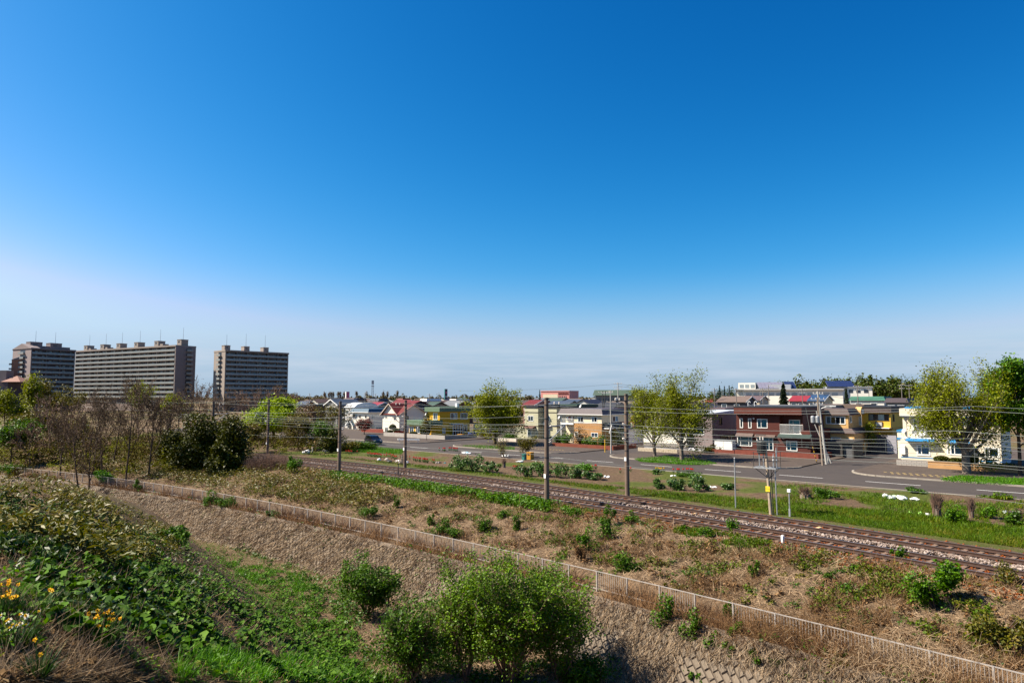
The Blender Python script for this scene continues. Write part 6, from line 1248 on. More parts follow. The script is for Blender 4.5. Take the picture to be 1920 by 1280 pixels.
# --- conifers
def conifer(px, pyt, Y, wpx, label, seed, n=3500, mat=G_pine, z0=0.0, tiers=14):
    rg = np.random.default_rng(seed); x = ray(px, pyt)[0] * Y; H = zat(px, pyt, Y) - z0; Rr = wpx * Y / F / 2; o = thing('conifer', label, 'tree', (x, Y, z0), 0, 'conifers')
    MB().tube((0, 0, -.2), (0, 0, H * .96), H * .018 + .05, .02, 8).build('trunk', bark_d, o); q = rg.uniform(0.04, 1, n) ** .75; a = rg.uniform(0, 6.28, n)
    tier = (q * tiers) % 1.0; rad = Rr * q * (.55 + .45 * tier) * rg.uniform(.25, 1.05, n) ** .6 * (1 + .18 * np.sin(a * 5 + np.floor(q * tiers) * 2.1)); z = H * (1 - q * .93) - rad * .18
    V, Fc = leaves(np.c_[rad * np.cos(a), rad * np.sin(a), z], rg.uniform(.7, 1.3, n) * H * .018, rg, .1, .4); mobj('crown', fast_mesh('crown', V, Fc, mat), o)
conifer(1468, 711, 150, 42, 'dark spruce standing before the school', 1, 6500); conifer(1349, 718, 330, 11, 'left one of three small dark spruces near the ball net', 2, 1200); conifer(1358, 719, 330, 11, 'middle one of three small dark spruces near the ball net', 3, 1200); conifer(1367, 718, 330, 13, 'right one of three small dark spruces near the ball net', 4, 1200)
conifer(1586, 722, 205, 26, 'dark pine right of the school annex', 5, 2600); conifer(1012, 727, 420, 12, 'dark pine left of the pink store', 6, 900)
# --- poplars and woods on the skyline
GP = 'bare poplars on the skyline'
for i, (px, pyt, w) in enumerate(((609, 733.5, 4.5), (617, 733, 2.6), (621, 733.5, 2.6), (625, 734, 2.8), (634, 733.5, 3), (638, 734, 2.8), (646, 733, 3), (669, 733, 3.5), (688, 732.5, 3), (718, 732, 6), (726, 732, 4), (745, 731.5, 4))):
    Y = 900; x = ray(px, pyt)[0] * Y; H = zat(px, pyt, Y); make_tree('poplar', 'slender grey poplar on the distant skyline, ' + 'first second third fourth fifth sixth seventh eighth ninth tenth eleventh twelfth'.split()[i] + ' from the left', (x, Y, 0), H, dict(BARE, levels=3, kids=(14, 6), angle=((12, 28), (15, 30)), nseg=(5, 4, 3), rmin=.1), 140 + i, bark_r, G_bud, 260, .55, puff=.8, trunk_share=.9, width=w * Y / F, group=GP)
def far_wood(name, label, px0, px1, Y0, Y1, n, hlo, hhi, mats, seed, per=90, ls=.55, spread=4.0, top=None):
    """a distant wood: every crown its own heap of leaf faces over a stem, too far to tell apart"""
    rg = np.random.default_rng(seed); C = []; segs = []; S = []
    for i in range(n):
        px = rg.uniform(px0, px1); Y = rg.uniform(Y0, Y1); x = ray(px, 740)[0] * Y; H = rg.uniform(hlo, hhi) * (1 if top is None else np.interp(px, *top)); r = H * rg.uniform(.26, .52)
        m = mound(rg, per, r, r, H * .52, 7, .4) + np.array([x, Y, H * .42]); C.append(m); S.append(np.full(len(m), rg.uniform(.7, 1.2) * ls)); segs.append((x, Y, 0, x, Y, H * .8, H * .02, H * .008))
    C = np.concatenate(C); V, Fc = leaves(C, np.concatenate(S), rg, .3); o = tag(thing(name, label, 'wood'), kind='stuff'); mobj('crowns', fast_mesh('crowns', V, Fc, mats), o); V, Fc = tubes(segs, 5, 4); mobj('trunks', fast_mesh('trunks', V, Fc, bark_d), o)
SK1 = LM('skyline_brown', [srgb(66, 58, 46), srgb(88, 78, 54), srgb(100, 94, 50), srgb(76, 66, 56), srgb(112, 106, 48)], .15); SK2 = LM('skyline_green', [srgb(36, 48, 16), srgb(62, 76, 24), srgb(88, 104, 32), srgb(50, 58, 22), srgb(100, 96, 44)], .2)
far_wood('distant_wood', 'brownish tree belt along the skyline in the middle', 540, 1340, 700, 1100, 300, 6.5, 11.5, SK1, 1, 80, 1.1)
far_wood('distant_wood', 'lower scrub and garden trees between the distant roofs', 560, 1700, 330, 640, 90, 4.5, 8.2, SK2, 2, 80, .4)
far_wood('green_wood', 'green wood on the right hand skyline behind the school', 1420, 1740, 390, 500, 150, 15, 20.5, SK2, 3, 260, .75, top=([1420, 1500, 1600, 1740], [.8, 1.0, 1.06, .95]))
far_wood('green_wood', 'low mixed trees behind the ball net', 1325, 1400, 380, 430, 16, 9, 15, SK2, 4, 120, .5)
far_wood('distant_wood', 'hazy tree belt beyond the apartment towers', -60, 560, 520, 800, 130, 9, 14, SK1, 5, 70, .9)
# --- clipped garden shrubs
def topiary(px, pyb, pyt, wpx, t, label, seed, mat=G_dark, n=1800, ls=.09, flat=False, stem=.12):
    s, _ = on_t(px, pyb, t); x, y = xy(s, t); z0 = max(0.1, zat(px, pyb, y) if False else 0.1); H = zat(px, pyt, y) - z0; w = wpx * y / F; rg = np.random.default_rng(seed); o = thing('clipped_shrub', label, 'shrub', (x, y, z0), 0, 'clipped garden shrubs')
    d = rg.normal(size=(n, 3)); d /= np.linalg.norm(d, axis=1)[:, None]; c0 = stem * H; hh = H - c0
    P = d * np.array([w / 2, w / 2, hh / 2]) * rg.uniform(.86, 1.02, (n, 1)); P[:, 2] += c0 + hh / 2
    if not flat: P[:, :2] *= np.clip(1.12 - .55 * (P[:, 2:3] - c0) / hh, .4, 1.1)
    V, Fc = leaves(P, rg.uniform(.6, 1.2, n) * ls, rg, .3); mobj('foliage', fast_mesh('foliage', V, Fc, mat), o); MB().ball((0, 0, c0 + hh / 2), w * .40, w * .40, hh * .42, 12, 8).build('inner_twigs', G_dark, o); MB().tube((0, 0, -.1), (0, 0, c0 + hh * .3), .07, .05, 7).build('trunk', bark_d, o)
topiary(797, 823, 792.5, 23, 95.5, 'large dome shaped clipped shrub before the mustard house', 1, n=3000, ls=.14)
topiary(775, 822, 808.5, 15, 95.0, 'flat clipped pine left of the dome shaped shrub', 2, flat=True, stem=.35, n=1400, ls=.12); topiary(736, 818, 795, 15, 97.5, 'dome on top of the cloud pruned pine before the red roofed house', 3, n=1600, ls=.13, stem=.5); topiary(731, 819, 806, 11, 97.0, 'lower left cushion of the cloud pruned pine', 4, flat=True, stem=.4, n=900, ls=.12); topiary(744, 819, 803, 14, 97.2, 'lower right cushion of the cloud pruned pine', 5, flat=True, stem=.35, n=1100, ls=.12); topiary(750, 820, 808, 22, 97.0, 'reddish clipped shrub beside the cloud pruned pine', 6, G_red, flat=True, stem=.1, n=1500, ls=.13)
topiary(1766, 873, 854, 26, 96.6, 'leftmost flat topped pine before the cream house', 7, flat=True, stem=.4, n=1600, ls=.08); topiary(1792, 875, 858, 27, 96.4, 'middle flat topped pine before the cream house', 8, flat=True, stem=.3, n=1600, ls=.08); topiary(1823, 877, 852, 22, 96.4, 'flat topped pine just right of the large tree trunk', 9, flat=True, stem=.35, n=1500, ls=.08); topiary(1853, 882, 868, 32, 96.2, 'low dark hedge cushion before the right end of the cream house', 10, flat=True, stem=.05, n=1500, ls=.08); topiary(1890, 886, 868, 40, 96.2, 'low dark hedge cushion right of the cream house', 11, flat=True, stem=.05, n=1700, ls=.08)
for i, (px, pyb, rx, rz, m_, t, lab) in enumerate(((1045, 838, 1.8, 1.7, G_mid, 97.5, 'green garden bush at the foot of the pale green house'), (1062, 838, 1.5, 2.2, G_bright, 97.0, 'bright garden bush under the laundry balcony'), (1088, 838, 2.0, 3.0, G_bud, 96.5, 'brown twiggy garden tree before the orange bricks'), (1106, 842, 1.8, 1.6, G_mid, 95.5, 'green garden bush before the orange bricks'), (1125, 842, 1.6, 1.7, G_mid, 96.0, 'green garden bush at the corner of the brick house'), (1160, 842, 2.4, 2.6, G_dark, 99.0, 'dark garden bush beside the entrance of the ivory house'), (1330, 856, 2.0, 1.2, G_dark, 97.6, 'dark garden bush left of the white storage cabinet'), (955, 835, 2.6, 1.7, G_mid, 98.5, 'garden bushes behind the round tree'), (912, 829, 2.6, 1.8, G_olive, 101.0, 'olive garden bushes left of the round trunk'))):
    s, _ = on_t(px, pyb, t); x, y = xy(s, t); make_bush('garden_bush', lab, (x, y, .05), rx, rx * .8, rz, 150 + i, m_, 1500, .11, group='garden bushes')
for i, (px, Y, pyt, w, lab) in enumerate(((95, 105, 735, 90, 'spreading bare tree between the left and middle towers'), (180, 118, 722, 90, 'bare tree deep in the wood before the middle tower'), (262, 112, 712, 90, 'fine twigged bare tree behind the tallest one'), (350, 120, 722, 80, 'bare tree rising behind the largest evergreen'), (140, 100, 758, 80, 'low spreading bare tree behind the leaning one'), (420, 130, 742, 70, 'low bare tree behind the right hand evergreen'), (60, 98, 790, 70, 'low bare tree near the left edge of the wood'), (300, 100, 758, 70, 'low bare tree left of the evergreens'))):
    wood(px, Y, pyt, w, 'bare_tree', lab, BARE2, 520 + i, bark_d if i % 2 else bark_r, G_bud, 700, .08, puff=.4, trunk_share=.4, trunk_r=.13, group='bare trees deeper in the wood')

# ------------------------------------------------------------------ garden walls, utility poles, street things
def low_wall(label, px0, px1, pyb, t, h, th, mat, name='garden_wall', cap=None, blocks=None, back=None):
    s0, s1 = on_t(px0, pyb, t)[0], on_t(px1, pyb, t)[0]; x, y = xy(s0, t); o = thing(name, label, 'garden wall', (x, y, .1), ANG); W = s1 - s0
    if blocks:
        bl, rows = blocks; bh_ = h / rows; me = MB().bbox(.008, bl - .008, 0, th, .006, bh_ - .006, .012).mesh('block', mat); MB().box(.01, W - .01, .02, th - .02, 0, h - .02).build('core', m_joint, o)
        for r_ in range(rows):
            q = -(bl / 2) * (r_ % 2)
            while q < W - .05:
                a = max(0, q); b = min(W, q + bl); b_ = mobj('block', me, o, (a, 0, r_ * bh_)); b_.scale = ((b - a) / bl, 1, 1); q += bl
    else: MB().bbox(0, W, 0, th, -.1, h).build('wall', mat, o)
    if cap: MB().box(-.04, W + .04, -.04, th + .04, h, h + .07).build('coping', cap, o)
    if back: MB().box(W - th, W, th + .004, back, -.1, h).build('return_wall', mat, o)
    return o
m_blkw = M('block_wall_grey', (0.33, 0.30, 0.27), .18, 2, .9); m_tanw = M('block_wall_tan', (0.44, 0.25, 0.11), .12, 1.2, .85, lines=('z', .22, .08)); m_redw = M('wall_red_brick', (0.17, 0.045, 0.03), .2, 1.5, .85, .3, 25)
low_wall('pale stone block wall before the cream house', 1681, 1740, 874, 95.6, .62, .2, m_blkw, blocks=(.55, 3), cap=None)
low_wall('long orange-tan garden wall behind the large right hand tree', 1740.5, 1935, 885, 94.2, .75, .2, m_tanw, cap=M('coping_tan', (.36, .22, .12), .1, 2, .8))
low_wall('low dark red garden wall before the brown house', 1378, 1535, 865, 97.2, .7, .2, m_redw, cap=None, back=8)
low_wall('low red brick wall left of the brown house', 1325, 1377, 858, 97.4, .6, .18, m_redw)
low_wall('low pale block wall under the slatted fence of the white house', 1196, 1270, 847, 93.6, .55, .2, M('block_wall_cream', (.42, .35, .26), .15, 2, .9), blocks=(.6, 2))
low_wall('red garden wall before the ivory and brick house', 1036, 1150, 846, 93.2, .55, .2, M('wall_brick_red', (.17, .045, .025), .2, 1.5, .85, .3, 25), back=7)
low_wall('dark red wooden fence before the white and navy house', 677, 718, 822, 100.0, .9, .1, M('fence_red_wood', (.20, .045, .03), .15, 1, .7, lines=('x', .9, .05)))
low_wall('grey garden wall before the mustard house', 719, 834, 824, 92.6, .8, .2, m_blkw, back=9, cap=None)
low_wall('low white rubble wall behind the round tree', 934, 968, 834, 97.0, .6, .25, M('wall_whitewash', (.55, .48, .42), .2, 2, .9))
# slatted dark fence on the pale wall of the white boarded house: slats one by one
s0, s1 = on_t(1196, 843, 93.75)[0], on_t(1292, 846, 93.75)[0]; x, y = xy(s0, 93.75); o = thing('slat_fence', 'dark slatted fence on the wall before the white boarded house', 'fence', (x, y, .65), ANG); W = s1 - s0
slm = MB().box(0, .09, -.012, .012, .05, .85).mesh('slat', M('slat_brown', (.06, .045, .04), .2, 3, .7))
for k in range(int(W / .14)): mobj('slat', slm, o, (k * .14, 0, 0))
for zz in (.15, .72): MB().box(-.05, W, .013, .05, zz, zz + .06).build('rail', m_dark, o)
# leaning utility poles with transformers at the corner
m_ups = M('pole_grey_concrete', (.36, .345, .32), .15, 1, .85, streak=.15); m_guard = M('guard_yellow', (.62, .36, .02), .1, 3, .6)
def util_pole(px, pyb, pyt, label, lean=0.0, r=.15, arms=(), t=None, trans=0, guard=False, mat=None, light=None, wires=False, Y=None, group='utility poles'):
    x, y = gp(px, pyb) if Y is None else (ray(px, pyb)[0] * Y, Y); z0 = 0.05; h = zat(px, pyt, y) - z0; o = thing('utility_pole', label, 'utility pole', (x, y, z0), ANG + .2, group)
    MB().tube((0, 0, -.3), (lean, 0, h), r, r * .62, 12).build('shaft', mat or m_ups, o)
    for q, w in arms:
        a = MB().box(-w / 2 + lean * q, w / 2 + lean * q, -.05, .05, h * q - .05, h * q + .05).build('cross_arm', m_stl, o)
        for k in (-.45, -.15, .15, .45): MB().lathe([(.03, 0), (.06, .04), (.03, .09), (.06, .13), (.02, .18)], 7).build('insulator', m_ins, a, (k * w + lean * q, 0, h * q + .05))
    for k in range(trans):
        tt = MB().lathe([(.16, 0), (.24, .05), (.25, .75), (.22, .85), (.08, .9)], 12).build('transformer', m_stl, o, (-.42 - .55 * k, -.1, h * .62)); MB().box(-.5 - .55 * k, .05, -.06, .06, h * .60, h * .62).build('bracket', m_dark, o)
    if guard:
        for k in range(7): MB().tube((-.0, 0, .2 + k * .26), (0, 0, .2 + k * .26 + .25), r + .015, None, 12).build('guard_band', m_guard if k % 2 == 0 else m_black, o)
    if light is not None:
        MB().path([(lean * .75, 0, h * .75), (lean * .75 + light * .6, 0, h * .75 + .35), (lean * .75 + light, 0, h * .75 + .4)], .04, 6).build('lamp_arm', m_stl, o); MB().bbox(lean * .75 + light - .1, lean * .75 + light + .6 * math.copysign(1, light), -.12, .12, h * .75 + .33, h * .75 + .45).build('lamp_head', m_white, o)
    return o, (x, y, z0 + h)
P1_ = util_pole(1543, 872, 745, 'brown-grey utility pole with two transformers, left of the leaning steel poles', -.35, arms=((.97, 1.6), (.9, 1.2)), trans=2, mat=M('pole_wood', (.22, .17, .13), .2, 1.5, .9))
P2_ = util_pole(1550, 870, 733, 'tall pale steel utility pole with a street lamp at the corner', -.75, .16, ((.96, 1.2),), light=1.3)
util_pole(1560, 868, 795, 'short pole strut leaning left against the corner utility poles', -1.9, .1); util_pole(1555, 869, 770, 'middle pole strut leaning against the tall steel pole', -1.3, .11)
x, y = gp(1532, 869); o = thing('wire_guard', 'yellow and black guard tube round the stay wire beside the brown house', 'stay guard', (x, y, .1), 0)
for k in range(9): MB().tube((-.06 * k, 0, k * .26), (-.06 * (k + 1), 0, k * .26 + .25), .05, None, 8).build('band', m_guard if k % 2 else m_black, o)
MB().tube((-.5, 0, 2.3), (-1.2, 0, 7.0), .02, None, 4).build('stay_wire', m_wire, o)
P3_ = util_pole(1146, 850, 731, 'pale grey steel street pole before the ivory house', 0, .13, ((.96, .8),))
P4_ = util_pole(1160, 835, 717, 'tall utility pole with cross arms rising highest above the roofs', 0, .16, ((.98, 2.0), (.90, 2.4), (.86, 1.6)), Y=165, trans=1)
util_pole(1127, 830, 733, 'pair of crossed poles behind the ivory house, slanting one', 1.2, .12, ((.95, 1.6),), Y=150, mat=m_dark); util_pole(1131, 830, 733, 'upright pole with cross arm behind the ivory house', 0, .13, ((.97, 2.2),), Y=152, mat=m_dark)
x, y = gp(1134.5, 849); o = thing('wire_guard', 'yellow guard post at the corner of the ivory house garden', 'stay guard', (x, y, .1), 0); MB().tube((0, 0, 0), (.0, 0, 2.0), .07, None, 8).build('post', m_guard, o); MB().tube((0, 0, 2.0), (0, 0, 2.08), .075, .03, 8).build('cap', m_black, o); MB().tube((0, 0, 2.05), (.9, .5, 7), .02, None, 4).build('stay_wire', m_wire, o)
for i, (px, pyt, Y, lab) in enumerate(((1381, 727, 190, 'dark utility pole above the tan roofed house'), (1431, 727, 200, 'utility pole left of the spruce'), (1442, 722, 210, 'utility pole with street lamp beside the spruce'), (1505, 728, 195, 'utility pole over the bright red roof'), (1609, 721, 180, 'thick utility pole above the teal green roof'), (1630, 722, 260, 'thin pole with lamp right of the school annex'), (1692, 719, 210, 'utility pole with stacked cross arms before the green wood'), (1706, 720, 230, 'thin pole beside the stacked cross arm pole'), (1340, 727, 200, 'utility pole left of the tan roofed house'), (684, 736, 260, 'thin pole rising from the white rounded roof'), (704, 738, 320, 'thin pole above the rose red roof'), (805, 738, 250, 'utility pole above the grey-green roof'), (580, 737, 300, 'utility pole above the shrubs left of the rooftops'), (976, 738, 240, 'dark utility pole just right of the round tree'))):
    util_pole(px, 760, pyt, lab, 0, .15, ((.96, 2.0), (.88, 1.5)), Y=Y, group='far utility poles', mat=M('pole_far', (.17, .15, .135), .15, 1, .9))
def cable(label, a, b, sag=.5, r=.018, n=10):
    pts = [tuple(a[k] + (b[k] - a[k]) * i / n - (sag * 4 * (i / n) * (1 - i / n) if k == 2 else 0) for k in range(3)) for i in range(n + 1)]
    tag(MB().path(pts, r, 4).build('street_cable', m_black), label, 'cable', 'street cables')
pz = lambda P, dz=-.3, dx=0: (P[1][0] + dx, P[1][1], P[1][2] + dz)
cable('black cable from the tall utility pole to the right', pz(P4_), (P4_[1][0] + 26, P4_[1][1] - 28, 9.4), .6, .03); cable('second black cable from the tall utility pole to the right', pz(P4_, -.8), (P4_[1][0] + 26, P4_[1][1] - 28, 8.8), .7, .03); cable('thin cable from the tall utility pole to the left', pz(P4_), (P4_[1][0] - 40, P4_[1][1] + 20, 10.2), .5, .02); cable('cable between the corner poles', pz(P1_, -.5), pz(P2_, -1.2), .1)
cable('cable from the corner pole over the peach house', pz(P2_, -.5), (P2_[1][0] + 22, P2_[1][1] + 24, 8.6), .5)

# white steel guard rail, parked car, boxes
x, y = gp(745, 829); x2, y2 = gp(787, 829.5); an = math.atan2(y2 - y, x2 - x); o = thing('guard_rail', 'white steel guard rail at the junction before the mustard house', 'guard rail', (x, y, .05), an); W = math.hypot(x2 - x, y2 - y)
MB().extr([(-.04, .42), (.03, .48), (-.04, .56), (.03, .64), (-.04, .72), (-.055, .72), (.015, .64), (-.055, .56), (.015, .48), (-.055, .42)], 'x', 0, W).build('beam', m_white, o)
for q in (.08, .5, .92): MB().tube((W * q, .06, -.2), (W * q, .06, .75), .06, None, 8).build('post', m_white, o)
def car(px, py, label, rz, body):
    x, y = gp(px, py); o = thing('parked_car', label, 'car', (x, y, .01), rz); L_, Wd, Hh = 4.3, 1.72, 1.62
    prof = [(-2.12, .35), (-2.15, .75), (-2.08, .98), (-1.98, 1.05), (-1.80, 1.55), (-1.45, 1.62), (.15, 1.60), (.45, 1.52), (1.05, 1.06), (1.85, .92), (2.10, .78), (2.15, .45), (2.05, .30), (-2.0, .30)]
    b = MB(); n = len(prof); V = []
    for yy, sc in ((-.86, .0), (-.80, 1.0), (.80, 1.0), (.86, .0)):
        for u, z in prof:
            ins = .13 * max(0, (z - .98) / .64); V.append((u, (abs(yy) - ins - (.0 if sc else .0)) * math.copysign(1, yy) if sc else math.copysign(.86 - ins * 1.0, yy) * (1 if .45 < z < 1.0 else .97), z))
    for k in range(3): b.f += [(k * n + i, k * n + (i + 1) % n, (k + 1) * n + (i + 1) % n, (k + 1) * n + i) for i in range(n)]
    b.f += [tuple(range(n - 1, -1, -1)), tuple(range(3 * n, 4 * n))]; b.v = V; b.build('body', body, o)
    gl = M('car_glass', (.01, .012, .014), .1, 2, .08, spec=.8)
    for sg in (-1, 1): 
        for q in ([(-1.70, 1.08), (-1.55, 1.48), (-.75, 1.52), (-.75, 1.08)], [(-.68, 1.08), (-.68, 1.52), (.10, 1.50), (.80, 1.08)]):
            MB().add([(u, sg * (.865 - .13 * (z - .98) / .64), z) for u, z in q], [(0, 1, 2, 3)]).build('side_window', gl, o)
    MB().add([(-2.02, -.66, 1.10), (-2.02, .66, 1.10), (-1.86, .60, 1.50), (-1.86, -.60, 1.50)], [(0, 1, 2, 3)]).build('rear_window', gl, o); MB().add([(1.06, -.66, 1.09), (1.06, .66, 1.09), (.50, .60, 1.52), (.50, -.60, 1.52)], [(0, 1, 2, 3)]).build('windscreen', gl, o)
    ty = M('tyre_rubber', (.015, .015, .015), .2, 5, .9)
    for u in (-1.3, 1.32):
        for sg in (-1, 1):
            w = MB().lathe([(.10, -.1), (.31, -.1), (.33, -.06), (.33, .06), (.31, .1), (.10, .1)], 18).build('wheel', ty, o, (u, sg * .79, .33)); w.rotation_euler = (math.pi / 2, 0, 0); MB().lathe([(.04, -.105), (.2, -.106), (.2, .106), (.04, .105)], 12).build('rim', m_stl, w)
    for sg in (-1, 1):
        MB().box(-2.17, -2.07, sg * .62 - .14, sg * .62 + .14, .82, 1.06).build('tail_light', M('lamp_red', (.35, .01, .01), .1, 3, .3), o); MB().box(1.98, 2.13, sg * .6 - .18, sg * .6 + .18, .68, .84).build('headlight', m_ins, o); MB().bbox(.62, .80, sg * .98 - .1, sg * .98 + .1, 1.0, 1.16).build('mirror', body, o)
    MB().box(-2.175, -2.155, -.17, .17, .60, .77).build('number_plate', m_white, o); MB().box(-2.2, -2.1, -.8, .8, .32, .5).build('bumper', m_black, o)
car(700, 833, 'dark navy car parked at the roadside before the red wall', ANG + math.pi - .25 + math.pi, M('paint_navy', (.008, .009, .016), .1, 2, .25, spec=.6))
def crate(px, py, w, h, d, mat, label, name='storage_box', z=None, rz=None, lid=None):
    x, y = gp(px, py); o = thing(name, label, 'box', (x, y, gz(x, y) if y < 120 and z is None else (z or .05)), ANG if rz is None else rz); MB().bbox(-w / 2, w / 2, -d / 2, d / 2, 0, h, .04).build('body', mat, o); MB().bbox(-w / 2 - .03, w / 2 + .03, -d / 2 - .03, d / 2 + .03, h, h + .07, .04).build('lid', lid or mat, o); MB().box(-w * .2, w * .2, -d / 2 - .05, -d / 2 - .004, h * .7, h * .85).build('latch', m_dark, o)
m_orb = M('plastic_orange', (.42, .20, .02), .15, 2, .6)
crate(994, 861, .8, .95, .7, m_orb, 'orange storage box beside the olive roadside tree'); crate(983, 862, .5, .75, .5, M('plastic_teal', (.03, .16, .14), .1, 2, .5), 'small teal bin beside the orange storage box'); crate(864, 822.5, 1.3, .8, .8, m_orb, 'orange box at the entrance of the mustard house', z=.1); crate(882, 821, .8, 1.1, .7, M('plastic_blue', (.03, .08, .25), .1, 2, .5), 'blue bin right of the mustard house', z=.1)
x, y = gp(891, 825); o = thing('garden_shed', 'grey shed beyond the mustard house', 'shed', (x + 1, y + 20, 0), ANG); MB().box(-2, 2, -1.5, 1.5, -.1, 2.5).build('wall', M('shed_grey', (.42, .40, .38), .1, 1, .7, lines=('x', .3, .08)), o); MB().box(-2.1, 2.1, -1.6, 1.6, 2.5, 2.65).build('roof', m_dark, o); MB().box(-1.2, 1.2, -1.54, -1.503, 0, 2.1).build('door', m_stl, o)
x, y = gp(1175, 842); o = thing('garage', 'white garage behind the second side street', 'garage', (x, y + 12, 0), ANG); MB().box(-2.6, 2.6, 0, 5, -.1, 2.7).build('wall', M('garage_white', (.55, .53, .55), .08, 1, .7), o); MB().box(-2.75, 2.75, -.15, 5.1, 2.7, 2.95).build('roof', m_blkroof, o); MB().box(-2.1, 2.1, -.05, -.004, 0, 2.3).build('shutter', M('shutter_white', (.5, .5, .53), .06, 1, .6, lines=('z', .15, .15)), o)
# ---- allotments: hoop frame, low tunnel, gardener, tulips, debris
x, y = gp(578, 838); o = thing('hoop_frame', 'bare hoop house frame in the allotment under the shrubs', 'hoop house', (x, y, gz(x, y)), .4)
for k in range(5): MB().path([(1.6 * math.cos(a), k * .8, 1.9 * math.sin(a)) for a in np.linspace(0, math.pi, 13)], .03, 5).build('hoop', m_stl, o)
MB().tube((0, 0, 1.9), (0, 3.2, 1.9), .025, None, 5).build('ridge_tube', m_stl, o)
x, y = gp(607, 846); x2, y2 = gp(642, 844); an = math.atan2(y2 - y, x2 - x); W = math.hypot(x2 - x, y2 - y); o = thing('row_tunnel', 'low white plastic row tunnel beside the first line pole', 'plastic tunnel', (x, y, gz(x, y)), an); m = MB(); V = []; n = 24
for i in range(n + 1):
    for j in range(9):
        a = math.pi * j / 8; rr_ = .52 + .03 * math.sin(i * 2.2) ; q = min(1, min(i, n - i) / 2 + .35); V.append((W * i / n, rr_ * math.cos(a), rr_ * 1.05 * math.sin(a) * q))
m.add(V, [(i * 9 + j, (i + 1) * 9 + j, (i + 1) * 9 + j + 1, i * 9 + j + 1) for i in range(n) for j in range(8)]).build('cover', M('film_white', (.55, .57, .55), .1, 2, .3), o, smooth=True); 
for i in range(0, n + 1, 4): MB().path([(W * i / n, .54 * math.cos(a), .56 * math.sin(a)) for a in np.linspace(0, math.pi, 9)], .02, 4).build('hoop', m_stl, o)
# gardener bending over the bed, with a hoe on the shoulder line
def person():
    x, y = gp(586, 849); z0 = gz(x, y); o = thing('person', 'gardener in dark top and pale trousers bending in the allotment, tool held up', 'person', (x, y, z0), 0.3)
    def skin_body(name, joints, edges, mat, parent):
        me = bpy.data.meshes.new(name); me.from_pydata([j[:3] for j in joints], edges, []); b = bpy.data.objects.new(name, me); link(b, parent); me.materials.append(mat)
        sk = b.modifiers.new('skin', 'SKIN'); sk.use_smooth_shade = True
        for i, j in enumerate(joints): me.skin_vertices[0].data[i].radius = (j[3], j[4] if len(j) > 4 else j[3])
        me.skin_vertices[0].data[0].use_root = True; sb = b.modifiers.new('sub', 'SUBSURF'); sb.levels = 1; sb.render_levels = 2; return b
    J = [(0, 0, .86, .15, .12), (.05, 0, 1.08, .145, .12), (.16, 0, 1.32, .16, .12), (.22, 0, 1.44, .07), (.28, 0, 1.52, .055), (.30, 0, 1.62, .10, .085), (.31, 0, 1.70, .08),
         (.0, .10, .80, .095), (.09, .13, .47, .065), (-.02, .14, .09, .045), (.10, .15, .04, .04), (.0, -.10, .80, .095), (.0, -.14, .46, .065), (-.12, -.14, .09, .045), (0, -.15, .04, .04),
         (.18, .20, 1.36, .06), (.34, .24, 1.16, .045), (.52, .14, 1.24, .034), (.57, .11, 1.26, .03), (.18, -.20, 1.36, .06), (.30, -.26, 1.12, .045), (.46, -.14, 1.06, .034), (.51, -.11, 1.06, .03)]
    E_ = [(0, 1), (1, 2), (2, 3), (3, 4), (4, 5), (5, 6), (0, 7), (7, 8), (8, 9), (9, 10), (0, 11), (11, 12), (12, 13), (13, 14), (2, 15), (15, 16), (16, 17), (17, 18), (2, 19), (19, 20), (20, 21), (21, 22)]
    m_sk = M('skin', (.42, .24, .16), .08, 5, .6); skin_body('body', J, E_, m_sk, o)
    skin_body('jacket', [(0.01, 0, .93, .17, .135), (.05, 0, 1.08, .165, .14), (.16, 0, 1.32, .18, .14), (.205, 0, 1.41, .10), (.18, .20, 1.36, .078), (.33, .24, 1.17, .062), (.18, -.20, 1.36, .078), (.295, -.258, 1.13, .062)], [(0, 1), (1, 2), (2, 3), (2, 4), (4, 5), (2, 6), (6, 7)], M('cloth_dark_green', (.012, .03, .028), .2, 5, .9), o)
    skin_body('trousers', [(0, 0, .90, .165, .135), (0, .10, .78, .112), (.09, .13, .47, .085), (-.01, .14, .12, .07), (0, -.10, .78, .112), (0, -.14, .46, .085), (-.11, -.14, .12, .07)], [(0, 1), (1, 2), (2, 3), (0, 4), (4, 5), (5, 6)], M('cloth_pale', (.50, .48, .44), .1, 5, .9), o)
    MB().lathe([(.21, 0), (.20, .015), (.115, .02), (.105, .10), (.06, .125)], 14).build('hat', M('straw_hat', (.45, .30, .14), .1, 6, .9), o, (.305, 0, 1.67)).rotation_euler = (0, .25, 0)
    h = thing('garden_tool', 'long handled hoe held up by the gardener', 'hoe', (x, y, z0), .3); MB().tube((.47, -.2, .9), (.86, .85, 2.25), .018, None, 6).build('handle', M('ash_wood', (.35, .24, .13), .1, 5, .7), h); MB().box(.80, .95, .84, .88, 2.16, 2.3).build('blade', m_dark, h)
    x3, y3 = gp(576, 850); b = thing('sack', 'white sack on the grass beside the gardener', 'sack', (x3, y3, gz(x3, y3))); MB().ball((0, 0, .26), .5, .35, .3, 12, 8).build('bag', m_white, b); MB().ball((-.62, .1, .16), .2, .2, .2, 8, 6).build('second_bag', m_white, b); MB().tube((.1, 0, .5), (.16, 0, .64), .08, .12, 8).build('neck', m_white, b)
person()
